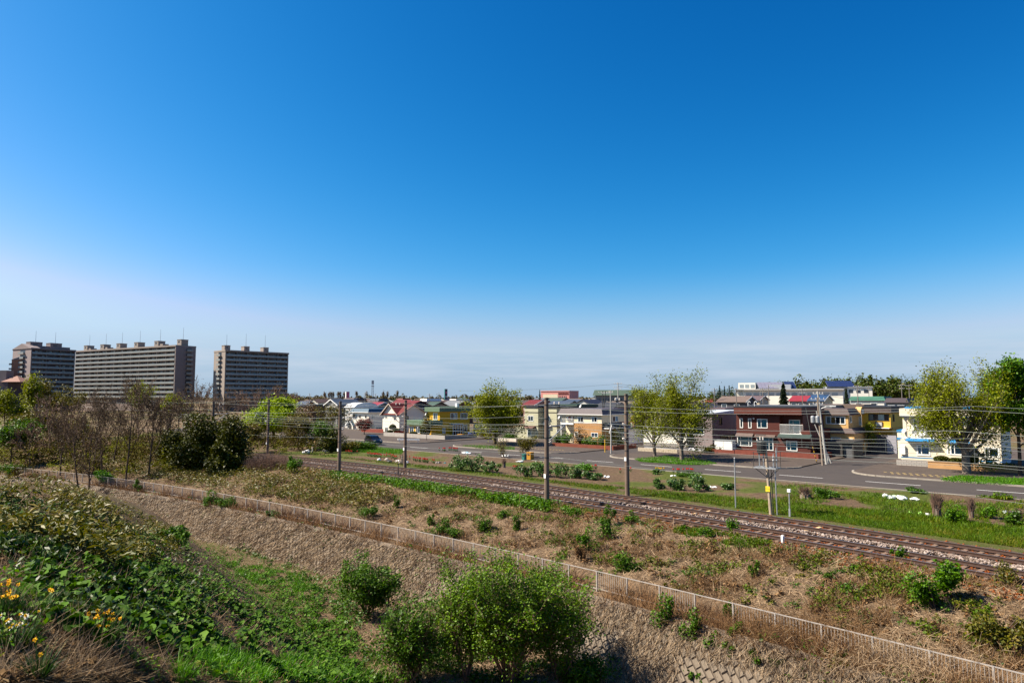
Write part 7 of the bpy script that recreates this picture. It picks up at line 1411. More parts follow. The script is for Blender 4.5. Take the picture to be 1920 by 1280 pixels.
def rubbish(px, py, n, spread, label, mats, seed, s=.25):
    rg = np.random.default_rng(seed); x, y = gp(px, py); o = thing('rubbish_heap', label, 'rubbish', (x, y, gz(x, y)), ANG)
    for k in range(n):
        m = MB(); m.ball((0, 0, 0), s * rg.uniform(.6, 1.3), s * rg.uniform(.5, 1), s * rg.uniform(.35, .7), 7, 5); m.v = [tuple(np.array(v) + rg.normal(size=3) * s * .16) for v in m.v]; m.build('bag', mats[k % len(mats)], o, (rg.normal() * spread, rg.normal() * spread * .4, s * .3))
m_lime = M('bag_lime', (.30, .55, .12), .15, 3, .5); m_paleb = M('bag_pale', (.55, .58, .58), .15, 3, .5); m_wood = M('weathered_board', (.36, .31, .27), .2, 3, .9)
rubbish(1690, 935, 9, .8, 'white plastic bags heaped at the road edge on the right', [m_white, m_white, m_paleb, M('bag_pale_green', (.5, .6, .42), .1, 3, .5)], 1, .3); rubbish(1735, 964, 4, .35, 'lime green and white bag on the grass at right', [m_lime, m_white], 2, .22); rubbish(975, 866, 8, .5, 'white stones round the foot of the olive roadside tree', [m_white, m_paleb], 3, .2); rubbish(1302, 894, 5, .45, 'white bags at the garden edge below the road', [m_white], 4, .16); rubbish(1265, 893, 2, .2, 'single white bag left of the flower bed', [m_white], 5, .16); rubbish(735, 866, 10, 1.6, 'grey boards and white pots piled in the allotment', [m_wood, m_white, m_dark, m_wood], 6, .3); rubbish(875, 850, 5, .6, 'white and blue sheet beside the road below the junction', [m_white, m_paleb, m_cur_b], 7, .28); rubbish(945, 855, 6, .5, 'white rocks beside the small bare roadside tree', [m_white, m_paleb], 8, .2); rubbish(1137, 896, 2, .2, 'white lump on the soil left of the far line pole', [m_white], 9, .2); rubbish(1340, 913, 4, .4, 'white pots among the leafy plants', [m_white], 10, .15); rubbish(1890, 962, 6, .8, 'white and dark rubbish among the weeds at right', [m_white, m_dark, m_paleb], 11, .22); rubbish(820, 868, 6, .9, 'dark and teal pots in the allotment before the round tree', [m_dark, M('pot_teal', (.04, .2, .2), .1, 3, .5), m_wood], 12, .2)
# tulips
m_tul = M('tulip_red', (.52, .02, .015), .15, 6, .5); m_tly = M('tulip_yellow', (.62, .36, .02), .1, 6, .5); m_stem = M('stem_green', (.06, .12, .02), .2, 6, .6)
tul = MB(); 
for k in range(6): a = k * 1.047; tul.add([(.0, 0, .30), (.07 * math.cos(a - .5), .07 * math.sin(a - .5), .38), (.05 * math.cos(a), .05 * math.sin(a), .50), (.07 * math.cos(a + .5), .07 * math.sin(a + .5), .38)], [(0, 1, 2, 3)])
tul_me = tul.mesh('flower', m_tul); tuy_me = tul.mesh('flower', m_tly); tl = MB().tube((0, 0, 0), (0, 0, .32), .012, None, 4)
for a in (.3, 2.4, 4.5): tl.add([(0, 0, 0), (.09 * math.cos(a) - .03, .09 * math.sin(a), .16), (.16 * math.cos(a), .16 * math.sin(a), .3), (.09 * math.cos(a) + .03, .09 * math.sin(a), .16)], [(0, 1, 2, 3)])
tl_me = tl.mesh('stem_and_leaves', m_stem)
for px0, py0, px1, py1, n, me_, lab in ((652, 851, 664, 854, 8, tul_me, 'first bed of red tulips right of the first line pole'), (690, 855, 722, 860, 22, tul_me, 'long bed of red tulips along the allotment'), (728, 857, 742, 863, 10, tul_me, 'red tulips left of the second line pole'), (765, 863, 815, 869, 26, tul_me, 'long bed of red tulips right of the second line pole'), (826, 845, 838, 846, 8, tul_me, 'small bunch of red tulips at the road edge'), (842, 844, 857, 846, 14, tul_me, 'larger bunch of red tulips at the road edge'), (960, 882, 968, 883, 7, tul_me, 'red tulips at the end of the leafy rows'), (1262, 887, 1275, 889, 7, tul_me, 'red tulips in the roadside flower bed'), (1290, 887, 1300, 888, 5, tul_me, 'last red tulips of the roadside flower bed'), (1229, 886, 1241, 886, 8, tuy_me, 'yellow flowers at the left end of the roadside bed'), (1116, 880, 1120, 887, 3, tul_me, 'two red flowers on the bare soil left of the far line pole'), (1161, 887, 1190, 885, 3, tul_me, 'scattered red flowers on the soil behind the far line pole')):
    xa, ya = gp(px0, py0); o = thing('tulip_bed', lab, 'tulips', (xa, ya, gz(xa, ya)), 0, 'tulip beds'); xb, yb = gp(px1, py1)
    for k in range(n):
        q = rnd.random(); x, y = (xb - xa) * q + rnd.gauss(0, .25), (yb - ya) * q + rnd.gauss(0, .25); z = gz(xa + x, ya + y) - gz(xa, ya); fl = mobj('flower', me_, o, (x, y, z)); fl.scale = (1.25,) * 3; mobj('stem', tl_me, fl)

# ------------------------------------------------------------------ ground cover: straw, grass, weeds, leaves
def ribbons(P, D, Lg, Wd, rg, sag=.35, one=False):
    """bent blades: foot P, direction D, 2 quads each"""
    n = len(P); D = D / (np.linalg.norm(D, axis=1)[:, None] + 1e-9); side = np.cross(D, rg.normal(size=(n, 3))); side /= np.linalg.norm(side, axis=1)[:, None] + 1e-9
    Lg = np.asarray(Lg).reshape(-1, 1) * np.ones((n, 1)); Wd = np.asarray(Wd).reshape(-1, 1) * np.ones((n, 1)); dn = np.array([[0, 0, -1.0]]); j = rg.normal(size=(n, 3)) * Lg * .08
    m = P + D * Lg * .55 + j; t = P + D * Lg + dn * Lg * sag * rg.uniform(0, 1, (n, 1)) + j * 2
    if one:
        V = np.stack([P - side * Wd * .5, P + side * Wd * .5, t + side * Wd * .22, t - side * Wd * .22], 1).reshape(-1, 3); return V, np.arange(n * 4).reshape(n, 4)
    V = np.stack([P - side * Wd * .5, P + side * Wd * .5, m + side * Wd * .42, m - side * Wd * .42, t + side * Wd * .08, t - side * Wd * .08], 1).reshape(-1, 3)
    b = (np.arange(n) * 6)[:, None]; Fc = np.concatenate([b + np.array([[0, 1, 2, 3]]), b + np.array([[3, 2, 4, 5]])], 0)
    return V, Fc
def stuff_obj(name, label, cat, V, Fc, mat, parent=None): return tag(mobj(name, fast_mesh(name, V, Fc, mat), parent), label, cat, kind='stuff')
def lying(n, rg, lift=.35): d = rg.normal(size=(n, 3)); d[:, 2] = np.abs(d[:, 2]) * lift + .05; return d
def upright(n, rg, tilt=.4): d = rg.normal(size=(n, 3)) * tilt; d[:, 2] = 1; return d
S_straw = LM('straw', [srgb(84, 68, 55), srgb(138, 117, 95), srgb(194, 171, 144), srgb(160, 136, 110), srgb(104, 85, 67)], .15, .8, .15, patch=.35)
S_dark = LM('straw_dark', [srgb(42, 34, 26), srgb(82, 66, 50), srgb(130, 110, 84), srgb(58, 46, 36)], .12, .85, .12, patch=.5)
S_red = LM('stalk_brown', [srgb(74, 54, 38), srgb(116, 90, 66), srgb(150, 122, 92), srgb(92, 68, 48)], .1, .85, .12)
G_grass = LM('grass_blade', [srgb(44, 66, 6), srgb(70, 98, 8), srgb(98, 124, 16), srgb(56, 80, 8), srgb(116, 118, 40), srgb(128, 112, 62)], .3, .6, .2, patch=.4)
G_lush = LM('grass_lush', [srgb(50, 88, 6), srgb(76, 124, 10), srgb(104, 152, 20), srgb(60, 100, 8)], .32, .5, .25)
G_fuki = LM('butterbur', [srgb(30, 54, 10), srgb(52, 84, 16), srgb(80, 112, 34), srgb(40, 66, 12), srgb(100, 130, 56)], .22, .7, .12)
G_sasa = LM('sasa', [srgb(40, 50, 8), srgb(70, 78, 14), srgb(112, 104, 40), srgb(54, 66, 10), srgb(140, 124, 72), srgb(34, 48, 8)], .25, .5, .3, patch=.5)
G_weed = LM('weed', [srgb(36, 60, 6), srgb(58, 90, 10), srgb(84, 118, 18), srgb(46, 72, 8)], .25, .5, .3)
G_veg = LM('vegetable_leaf', [srgb(40, 66, 26), srgb(66, 96, 40), srgb(104, 132, 72), srgb(50, 78, 28)], .2, .45, .35)
rg = np.random.default_rng(77)
EMB = [(560, 878), (700, 893), (1000, 938), (1300, 990), (1600, 1045), (1890, 1098), (1921, 1106), (1921, 1262), (1674, 1202), (1260, 1106), (913, 1025), (640, 967), (383, 922), (217, 898), (-5, 875), (-5, 840), (300, 846), (470, 868)]
P = scatter(EMB, 46000, None, 1); n = len(P); wd = np.clip(P[:, 1] * .0006, .012, .04)
V, Fc = ribbons(P, lying(n, rg), rg.uniform(.2, .6, n), wd * rg.uniform(.6, 1.2, n), rg, one=True); stuff_obj('dry_grass', 'matted dry straw grass covering the railway bank', 'dry grass', V, Fc, S_straw)
P = scatter(EMB, 22000, (2.0, 61), 2, .52); n = len(P); V, Fc = ribbons(P, upright(n, rg, .7), rg.uniform(.25, .8, n), np.clip(P[:, 1] * .0005, .01, .03), rg, .6, one=True); stuff_obj('dry_stalks', 'brown dead stalks standing in tufts on the railway bank', 'dry stalks', V, Fc, S_red)
# low green weeds in tufts on the bank and along the ballast edge
P = scatter(EMB, 15000, (1.3, 71), 3, .60); n = len(P); V, Fc = leaves(P + np.c_[rg.normal(size=(n, 2)) * .08, rg.uniform(.03, .3, n)], rg.uniform(.04, .1, n), rg, .4); stuff_obj('bank_weeds', 'small green weeds sprinkled over the straw bank', 'weeds', V, Fc, LM('weed_mixed', [srgb(36, 52, 8), srgb(60, 84, 14), srgb(86, 108, 24), srgb(96, 92, 34), srgb(46, 62, 10), srgb(124, 112, 56)], .25, .6, .2, patch=.5))
EDGE = [(600, 886), (760, 905), (1000, 940), (1080, 955), (1060, 968), (930, 945), (760, 918), (620, 900)]
P = scatter(EDGE, 9000, (2.2, 72), 4, .42); n = len(P); V, Fc = leaves(P + np.c_[rg.normal(size=(n, 2)) * .1, rg.uniform(.05, .55, n)], rg.uniform(.07, .13, n), rg, .5); stuff_obj('edge_weeds', 'leafy green weeds along the near edge of the tracks', 'weeds', V, Fc, G_bright)
P = scatter([(600, 884), (1000, 938), (1300, 990), (1450, 1018), (1400, 1030), (1200, 985), (1000, 955), (760, 915)], 9000, (2.0, 73), 5, .5); n = len(P); V, Fc = ribbons(P, upright(n, rg, .4), rg.uniform(.12, .35, n), .03, rg, .3); stuff_obj('edge_grass', 'green grass fringe along the near track', 'grass', V, Fc, G_grass)
# bamboo grass on the left part of the bank and the far left slope
SAS = [(250, 862), (330, 852), (470, 868), (600, 888), (740, 925), (700, 955), (560, 945), (383, 915), (217, 892), (120, 880), (110, 868)]
P = scatter(SAS, 15000, (2.4, 74), 6, .36); n = len(P); V, Fc = leaves(P + np.c_[rg.normal(size=(n, 2)) * .15, rg.uniform(.1, .75, n)], rg.uniform(.10, .2, n), rg, .5, .3); stuff_obj('bamboo_grass', 'yellow-green bamboo grass on the bank below the evergreens', 'bamboo grass', V, Fc, G_sasa)
P = scatter([(-5, 820), (300, 838), (480, 850), (470, 870), (250, 866), (110, 872), (-5, 876)], 9000, (3.0, 75), 7, .3); n = len(P); V, Fc = leaves(P + np.c_[rg.normal(size=(n, 2)) * .3, rg.uniform(.1, 1.3, n)], rg.uniform(.12, .22, n), rg, .3, .45); stuff_obj('undergrowth', 'olive undergrowth at the foot of the wood', 'undergrowth', V, Fc, LM('undergrowth', [srgb(46, 42, 14), srgb(74, 68, 22), srgb(100, 92, 34), srgb(60, 64, 16), srgb(84, 64, 42)], .2, .7, .2, patch=.3))
# brown thicket filling the wood between the trunks
Q = []
for k in range(260):
    px = rg.uniform(-30, 640); Y = rg.uniform(86, 135) if px < 480 else rg.uniform(102, 130); x = ray(px, 820)[0] * Y; r = rg.uniform(1.2, 3.0); Q.append(mound(rg, 150, r, r, r * rg.uniform(.9, 1.9), 8, .1) + np.array([x, Y, gz(x, Y) if Y < 125 else 0]))
Q = np.concatenate(Q); V, Fc = leaves(Q, rg.uniform(.07, .17, len(Q)), rg, .2, .5); stuff_obj('thicket', 'brown and olive thicket between the trunks of the wood', 'thicket', V, Fc, LM('thicket', [srgb(44, 36, 20), srgb(70, 58, 28), srgb(84, 78, 26), srgb(56, 44, 28), srgb(92, 74, 50)], .15, .8, .1, patch=.12))
# ---- fence line: dead stems and vines hanging over the wall
def along(n, d0, d1, s0=-112, s1=6, seed=0, near=True):
    r_ = np.random.default_rng(seed); s = s1 + 5 - np.exp(r_.uniform(np.log(5), np.log(s1 - s0 + 5), n)) if near else r_.uniform(s0, s1, n); t = t_fence(s) + r_.uniform(d0, d1, n); x, y = s * ex + t * nx, s * ey + t * ny; return np.c_[x, y, ground(x, y)], s
P, s_ = along(42000, -1.3, .6, seed=1); k = fbm(s_ / 2.2, s_ * 0, 81) > .38; P, s_ = P[k], s_[k]; n = len(P); V, Fc = ribbons(P, upright(n, rg, .55), rg.uniform(.4, 1.25, n), np.clip(P[:, 1] * .0006, .016, .035), rg, .8, one=True); stuff_obj('fence_stalks', 'dead brown stalks grown through and over the white fence', 'dry stalks', V, Fc, LM('stalk_tan', [srgb(74, 54, 40), srgb(118, 90, 68), srgb(158, 128, 98), srgb(94, 70, 52)], .1, .85, .12, patch=.4))
r_ = np.random.default_rng(9); n = 48000; s_ = 6 + 5 - np.exp(r_.uniform(np.log(5), np.log(118), n)); b = r_.uniform(-.05, .95, n) ** 1.0; cover = fbm(s_ / 3.5, b * 1.2, 83); bare_ = (s_ > -24) & (s_ < -11) & (b > .36); keep = (cover > .28) & ~(bare_ & (cover < .60)); s_, b = s_[keep], b[keep]; n = len(s_)
tf = t_fence(s_); d = WALL_D0 + (WALL_D1 - WALL_D0) * b; t = tf + d; P = np.c_[s_ * ex + t * nx, s_ * ey + t * ny, WALL_Z0 + (WALL_Z1 - WALL_Z0) * b + .1]; slope = np.array([-nx, -ny, -1.05]); D = slope + r_.normal(size=(n, 3)) * .45 + np.array([0, 0, .3])
V, Fc = ribbons(P, D, r_.uniform(.25, .9, n), np.clip(P[:, 1] * .0007, .012, .04), r_, .05, one=True); stuff_obj('hanging_straw', 'dry vines and straw hanging down the block wall', 'dry vines', V, Fc, LM('vine_grey', [srgb(80, 68, 56), srgb(130, 112, 94), srgb(176, 156, 132), srgb(104, 88, 72), srgb(148, 128, 106)], .12, .85, .12, patch=.4))
P, s_ = along(6500, -2.6, -.3, seed=12); P[:, 2] += .12; k = fbm(s_ / 2.0, P[:, 1] / 2.0, 85) > .58; P = P[k]; n = len(P); V, Fc = leaves(P + np.c_[rg.normal(size=(n, 2)) * .1, rg.uniform(.05, .35, n)], rg.uniform(.05, .11, n), rg, .4); stuff_obj('wall_weeds', 'green weeds rooted along the head of the block wall', 'weeds', V, Fc, G_weed)
# ---- foreground slope
HILL = [(-5, 896), (60, 905), (150, 925), (260, 965), (350, 1000), (450, 1040), (560, 1085), (640, 1150), (700, 1220), (745, 1285), (-5, 1285)]
P = scatter(HILL, 36000, None, 20); n = len(P); V, Fc = ribbons(P, lying(n, rg, .28), rg.uniform(.08, .34, n), np.clip(P[:, 1] * .0006, .005, .022), rg, one=True); stuff_obj('slope_litter', 'tangled dry grass litter on the foreground slope', 'dry grass', V, Fc, S_dark)
P = scatter([(-5, 1180), (150, 1200), (330, 1240), (420, 1285), (-5, 1285)], 3500, None, 21); n = len(P); V, Fc = ribbons(P, lying(n, rg, .3), rg.uniform(.07, .28, n), rg.uniform(.004, .009, n), rg, .3); stuff_obj('near_litter', 'curled pale straw in the bottom left corner', 'dry grass', V, Fc, LM('straw_pale', [srgb(54, 44, 34), srgb(104, 88, 68), srgb(164, 144, 116), srgb(78, 64, 50)], .12, .8, .15))
def cupped(C, R_, rg, tilt=.5, notch=True, k=9):
    """round, shallowly cupped leaf with a notch at the stalk: a fan of k"""
    n = len(C); nrm = rg.normal(size=(n, 3)) * tilt; nrm[:, 2] = 1; nrm += np.array([-.25, -.1, 0]); nrm /= np.linalg.norm(nrm, axis=1)[:, None]; a = np.cross(nrm, rg.normal(size=(n, 3))); a /= np.linalg.norm(a, axis=1)[:, None]; b = np.cross(nrm, a)
    th = np.linspace(.25, 2 * np.pi - .25, k); rad = (1 + .12 * np.sin(th * 3)) * np.where(np.abs(th - np.pi) > 2.6, .85, 1.0); R_ = np.asarray(R_).reshape(-1, 1, 1); wav = rg.uniform(-.12, .3, (n, k, 1))
    ring = C[:, None] + (a[:, None] * np.cos(th)[None, :, None] + b[:, None] * np.sin(th)[None, :, None]) * rad[None, :, None] * R_ + nrm[:, None] * R_ * wav
    V = np.concatenate([C[:, None], ring], 1).reshape(-1, 3); i = np.arange(k - 1); f = np.stack([np.zeros(k - 1, int), 1 + i, 2 + i], -1); return V, (f[None] + (np.arange(n) * (k + 1))[:, None, None]).reshape(-1, 3)
FUKI = [(215, 1010), (330, 1000), (420, 1045), (500, 1075), (570, 1130), (650, 1200), (735, 1285), (560, 1285), (430, 1235), (330, 1180), (230, 1130), (150, 1060)]
P = scatter(FUKI, 7200, (.9, 91), 22, .53); n = len(P); V, Fc = cupped(P + np.c_[np.zeros((n, 2)), rg.uniform(.06, .34, n)], rg.uniform(.03, .085, n), rg); stuff_obj('butterbur', 'dense carpet of round butterbur leaves down the foreground slope', 'butterbur', V, Fc, G_fuki)
P = scatter([(60, 1050), (230, 1010), (330, 1180), (430, 1240), (250, 1250), (120, 1200), (40, 1140)], 1100, (1.4, 92), 23, .5); n = len(P); V, Fc = cupped(P + np.c_[np.zeros((n, 2)), rg.uniform(.05, .25, n)], rg.uniform(.05, .12, n), rg); stuff_obj('butterbur', 'scattered round leaves among the dry litter at left', 'butterbur', V, Fc, G_fuki)
P = scatter([(-5, 893), (80, 908), (200, 945), (330, 1000), (330, 1060), (180, 1080), (-5, 1070)], 7500, (1.1, 93), 24, .56); n = len(P); V, Fc = leaves(P + np.c_[rg.normal(size=(n, 2)) * .1, rg.uniform(.05, .55, n)], rg.uniform(.06, .14, n), rg, .5, .27); stuff_obj('bamboo_grass', 'bamboo grass with dry tips along the crest of the foreground slope', 'bamboo grass', V, Fc, G_sasa)
P = scatter([(-5, 930), (300, 1000), (420, 1080), (380, 1200), (60, 1170), (-5, 1120)], 7000, (1.0, 94), 25, .50); n = len(P); V, Fc = leaves(P + np.c_[rg.normal(size=(n, 2)) * .06, rg.uniform(.03, .3, n)], rg.uniform(.05, .1, n), rg, .4, .4); stuff_obj('slope_weeds', 'dark green leafy weeds on the upper foreground slope', 'weeds', V, Fc, LM('weed_dark', [srgb(30, 48, 12), srgb(50, 72, 18), srgb(74, 96, 30), srgb(40, 58, 14)], .2, .5, .3))
for poly, nn, sd, ln, lab in (([(330, 1248), (420, 1232), (500, 1245), (560, 1225), (650, 1240), (745, 1285), (330, 1285)], 9500, 26, (.15, .4), 'bright green grass tufts along the bottom edge'), ([(395, 1040), (470, 1060), (560, 1075), (610, 1110), (560, 1125), (470, 1090)], 5000, 27, (.1, .28), 'bright green grass at the foot of the slope')):
    P = scatter(poly, nn, (.8, 95), sd, .45); n = len(P); V, Fc = ribbons(P, upright(n, rg, .45), rg.uniform(*ln, n) * rg.uniform(.6, 1.3, n), np.clip(P[:, 1] * .001, .010, .03), rg, .7); stuff_obj('green_grass', lab, 'grass', V, Fc, G_lush)
# valley floor
VAL = [(380, 1000), (520, 1040), (640, 1060), (760, 1110), (860, 1160), (1010, 1200), (1300, 1285), (700, 1285), (640, 1160), (560, 1090)]
P = scatter(VAL, 16000, None, 30); n = len(P); V, Fc = ribbons(P, lying(n, rg, .4), rg.uniform(.2, .6, n), np.clip(P[:, 1] * .0005, .01, .025), rg, one=True); stuff_obj('valley_straw', 'flattened straw on the floor between slope and wall', 'dry grass', V, Fc, S_straw)
P = scatter(VAL, 9000, (1.3, 97), 31, .53); n = len(P); V, Fc = leaves(P + np.c_[rg.normal(size=(n, 2)) * .1, rg.uniform(.03, .4, n)], rg.uniform(.05, .11, n), rg, .4); stuff_obj('valley_weeds', 'green weed patches on the floor between slope and wall', 'weeds', V, Fc, G_weed)
# ---- grass of the verges
VERGE = [(578, 848), (700, 863), (830, 876), (1000, 897), (1150, 912), (1440, 938), (1700, 962), (1921, 992), (1921, 1028), (1600, 984), (1300, 941), (1000, 901), (700, 866), (575, 852)]
P = scatter(VERGE, 46000, (2.0, 98), 32, .22); n = len(P); V, Fc = ribbons(P, upright(n, rg, .6), rg.uniform(.10, .32, n), np.clip(P[:, 1] * .0006, .02, .06), rg, .4, one=True); stuff_obj('verge_grass', 'green grass verge between the far track and the allotments', 'grass', V, Fc, G_grass)
P = scatter([(1440, 905), (1560, 912), (1740, 940), (1921, 940), (1921, 1000), (1640, 965), (1440, 940)], 11000, (3.0, 99), 33, .46); n = len(P); V, Fc = ribbons(P, upright(n, rg, .6), rg.uniform(.15, .45, n), .035, rg, .4, one=True); stuff_obj('rough_grass', 'rough grass over the right hand allotments', 'grass', V, Fc, G_grass)
for poly, nn, sd, lab in (([(1190, 862), (1250, 857), (1330, 866), (1345, 872), (1290, 873), (1200, 867)], 6000, 34, 'grass island round the feet of the pair of street trees'), ([(1765, 900), (1800, 894), (1921, 900), (1921, 913), (1850, 909), (1765, 903)], 6000, 35, 'grass strip at the foot of the large right hand tree'), ([(868, 836), (905, 836), (965, 840), (965, 845), (900, 842), (868, 838)], 2200, 36, 'grass tip of the pavement below the round tree'), ([(620, 832), (700, 838), (762, 843), (752, 852), (650, 846), (585, 842)], 9000, 37, 'bright grass of the allotment before the parked car')):
    P = scatter(poly, nn, None, sd); P[:, 2] += .1 if sd in (34, 35, 36) else 0; n = len(P); V, Fc = ribbons(P, upright(n, rg, .5), rg.uniform(.12, .3, n), .05, rg, .3, one=True); stuff_obj('grass_patch', lab, 'grass', V, Fc, G_lush)
# ---- leafy plants in the allotments (each clump a thing)
for i, (px, py, wpx, hpx, m_, lab) in enumerate(((862, 882, 44, 24, G_veg, 'leftmost clump of the big leafy vegetable patch'), (888, 884, 50, 32, G_veg, 'tallest clump of the big leafy vegetable patch'), (918, 886, 44, 22, G_veg, 'right hand clump of the big leafy vegetable patch'), (985, 893, 34, 18, G_veg, 'small leafy clump left of the tall near pole'), (1010, 893, 40, 26, G_veg, 'leafy clump just left of the tall near pole'), (1045, 894, 46, 30, G_veg, 'largest leafy clump right of the tall near pole'), (1078, 897, 40, 20, G_veg, 'leafy clump beside the grass mound'), (1108, 900, 40, 14, G_veg, 'last low clump of the leafy row'), (1093, 882, 40, 14, G_lush, 'smooth green grass mound in the allotment'), (1235, 916, 24, 15, G_veg, 'first cabbage clump right of the far line pole'), (1270, 919, 44, 22, G_veg, 'large cabbage clump right of the far line pole'), (1310, 920, 44, 21, G_veg, 'third cabbage clump before the road'), (1362, 918, 34, 14, G_veg, 'last cabbage clump beside the steel post'), (1285, 893, 60, 9, G_weed, 'low flower bed greenery below the road'), (1229, 889, 18, 9, G_veg, 'pale green clump at the left end of the flower bed'),
        (1795, 980, 44, 36, G_bright, 'round green bush between the dry stumps at right'), (1855, 972, 36, 26, G_bright, 'green bush right of the second dry stump'), (1905, 985, 30, 22, G_weed, 'green bush at the right edge of the allotments'), (1550, 935, 50, 16, G_weed, 'low sprawling weeds right of the transformer pole'), (1720, 925, 40, 10, G_weed, 'pale weeds at the road edge on the right'), (1870, 935, 60, 10, G_grass, 'strip of low green crop beside the road at right'))):
    x, y = gp(px, py); w = wpx * y / F; make_bush('leafy_clump', lab, (x, y, gz(x, y) - .05), w * .62, w * .5, hpx * y / F * .95, 200 + i, m_, int(500 + w * 260), .10 if m_ is G_veg else .085, group='leafy clumps in the allotments', lumps=10, nstem=3, lup=.5)
def stump(px, py, hpx, wpx, label, seed, n=220):
    r_ = np.random.default_rng(seed); x, y = gp(px, py); h, w = hpx * y / F, wpx * y / F; o = thing('dry_stump', label, 'dead shrub', (x, y, gz(x, y))); segs = []
    for k in range(n):
        a = r_.uniform(0, 6.28); q = r_.uniform(0, .5) * w; p = (q * math.cos(a) * .6, q * math.sin(a) * .6, 0); hh = h * r_.uniform(.5, 1); m = (p[0] * .8 + r_.normal() * .05, p[1] * .8, hh * .5); e = (p[0] * 1.5 + r_.normal() * .12, p[1] * 1.5 + r_.normal() * .12, hh); segs += [(*p, *m, .03, .022), (*m, *e, .022, .01)]
    V, Fc = tubes(segs, 5, 4); mobj('stems', fast_mesh('stems', V, Fc, bark_r), o); MB().lathe([(w * .3, 0), (w * .24, h * .3), (w * .16, h * .55)], 9).build('stock', bark, o)
stump(1757, 968, 46, 26, 'sheaf of dry stems, left one of the right hand allotment', 1); stump(1822, 972, 40, 14, 'narrow dry stump between the two green bushes', 2, 120); stump(945, 877, 20, 10, 'leaning dark stump in the soil left of the tall near pole', 3, 60); stump(1510, 935, 24, 34, 'dry twiggy shrub right of the transformer pole', 4, 160); stump(1912, 978, 24, 14, 'dry stump at the right edge', 5, 90); stump(755, 868, 26, 18, 'small pruned fruit tree in the allotment beside the second line pole', 6, 40)
# ---- bushes on the bank, each its own
BK = [(1140, 985, 34, 30, G_mid, 'upper dark green bush of the column on the bank'), (1137, 1008, 30, 30, G_mid, 'lower dark green bush of the column on the bank'), (1096, 1035, 40, 38, G_bright, 'bright green bush above the white fence in the middle'), (1168, 1068, 52, 30, G_mid, 'low dark bush just right of the fence gap'), (828, 1000, 42, 22, G_mid, 'dark bush on the straw bank, left of the big foreground shrub'), (852, 1008, 34, 18, G_mid, 'dark bush touching the fence left of the big foreground shrub'), (808, 984, 20, 20, G_mid, 'small dark bush above the other bank bushes'), (906, 995, 34, 24, G_bright, 'round green bush in the middle of the straw bank'), (968, 995, 24, 22, G_mid, 'dark round bush left of the fence gap'), (943, 970, 28, 16, G_mid, 'small bush under the leafy edge of the tracks'), (1078, 968, 34, 18, G_bright, 'bush at the track edge left of the column'), (1182, 980, 26, 18, G_bright, 'bright bush at the ballast edge right of the column'), (1324, 1004, 36, 18, G_bright, 'low bright bush at the ballast edge in the middle'), (1371, 996, 28, 26, G_bright, 'taller bush growing beside the near rail'), (1280, 996, 24, 14, G_bright, 'small bush at the ballast edge'), (1415, 1078, 20, 22, G_mid, 'small upright bush on the bank below the boundary stone'), (1556, 1086, 30, 14, G_weed, 'flat bush on the right part of the bank'), (1603, 1070, 18, 12, G_bright, 'small bright tuft on the right part of the bank'), (1590, 1108, 40, 16, G_weed, 'grassy tuft above the right hand fence'), (1684, 1048, 26, 22, G_bright, 'small bush beside the near rail at right'), (1755, 1142, 120, 66, G_bright, 'largest green bush on the bank, at right'), (1252, 1175, 44, 52, G_bright, 'tall bush against the fence, right of the wall vines'), (1301, 1200, 44, 46, G_mid, 'dark bush hanging over the block wall'), (1365, 1160, 30, 32, G_bright, 'bright bush in front of the fence pickets'), (1385, 1195, 36, 26, G_bright, 'bright bush below the fence pickets'), (1340, 1215, 34, 22, G_mid, 'first bush of the row on the wall head'), (1372, 1226, 30, 20, G_mid, 'second bush of the row on the wall head'), (1415, 1238, 46, 24, G_mid, 'third and widest bush of the row on the wall head'), (1460, 1248, 36, 20, G_weed, 'last bush of the row on the wall head'), (1307, 1282, 30, 24, G_bright, 'bright sprig growing out of the block joints at the bottom'), (318, 1020, 74, 34, G_mid, 'dark green bush where the slope meets the wall'), (258, 922, 22, 18, G_mid, 'round dark bush on the wall head at left'), (20, 888, 44, 18, G_bright, 'green creeper over the left end of the fence'), (393, 950, 44, 24, G_mid, 'green bush below the fence at left'), (430, 952, 36, 24, G_mid, 'green bush below the fence beside the wall'), (510, 970, 30, 14, G_weed, 'weed tuft on the wall head'), (200, 905, 50, 22, G_lush, 'bright weeds below the left fence'), (1090, 1050, 30, 30, S_red, 'brown dead bush under the bright one'), (742, 952, 14, 20, G_mid, 'tiny dark bush high on the straw bank'), (693, 968, 40, 24, G_mid, 'bush above the fence left of the middle'), (1867, 1215, 110, 70, G_sasa, 'yellowed bamboo clump above the fence at right'), (1893, 1098, 50, 34, G_sasa, 'bamboo clump beside the near rail at the right edge'), (1575, 1250, 46, 22, G_sasa, 'yellowed bamboo tuft below the right fence')]
pp = hit(np.array([b[0] for b in BK], float), np.array([min(1279, b[1]) for b in BK], float))
for i, ((px, py, wpx, hpx, m_, lab), q) in enumerate(zip(BK, pp)):
    sc_ = q[1] / F; w, h = wpx * sc_, hpx * sc_ * 1.05; make_bush('bank_bush', lab, tuple(q - np.array([0, 0, .06])), w * .62, w * .5, h * .95, 300 + i, m_, int(320 + 650 * w * h), .06 if w < 2 else .08, group='bushes on the bank', lumps=9, nstem=4)
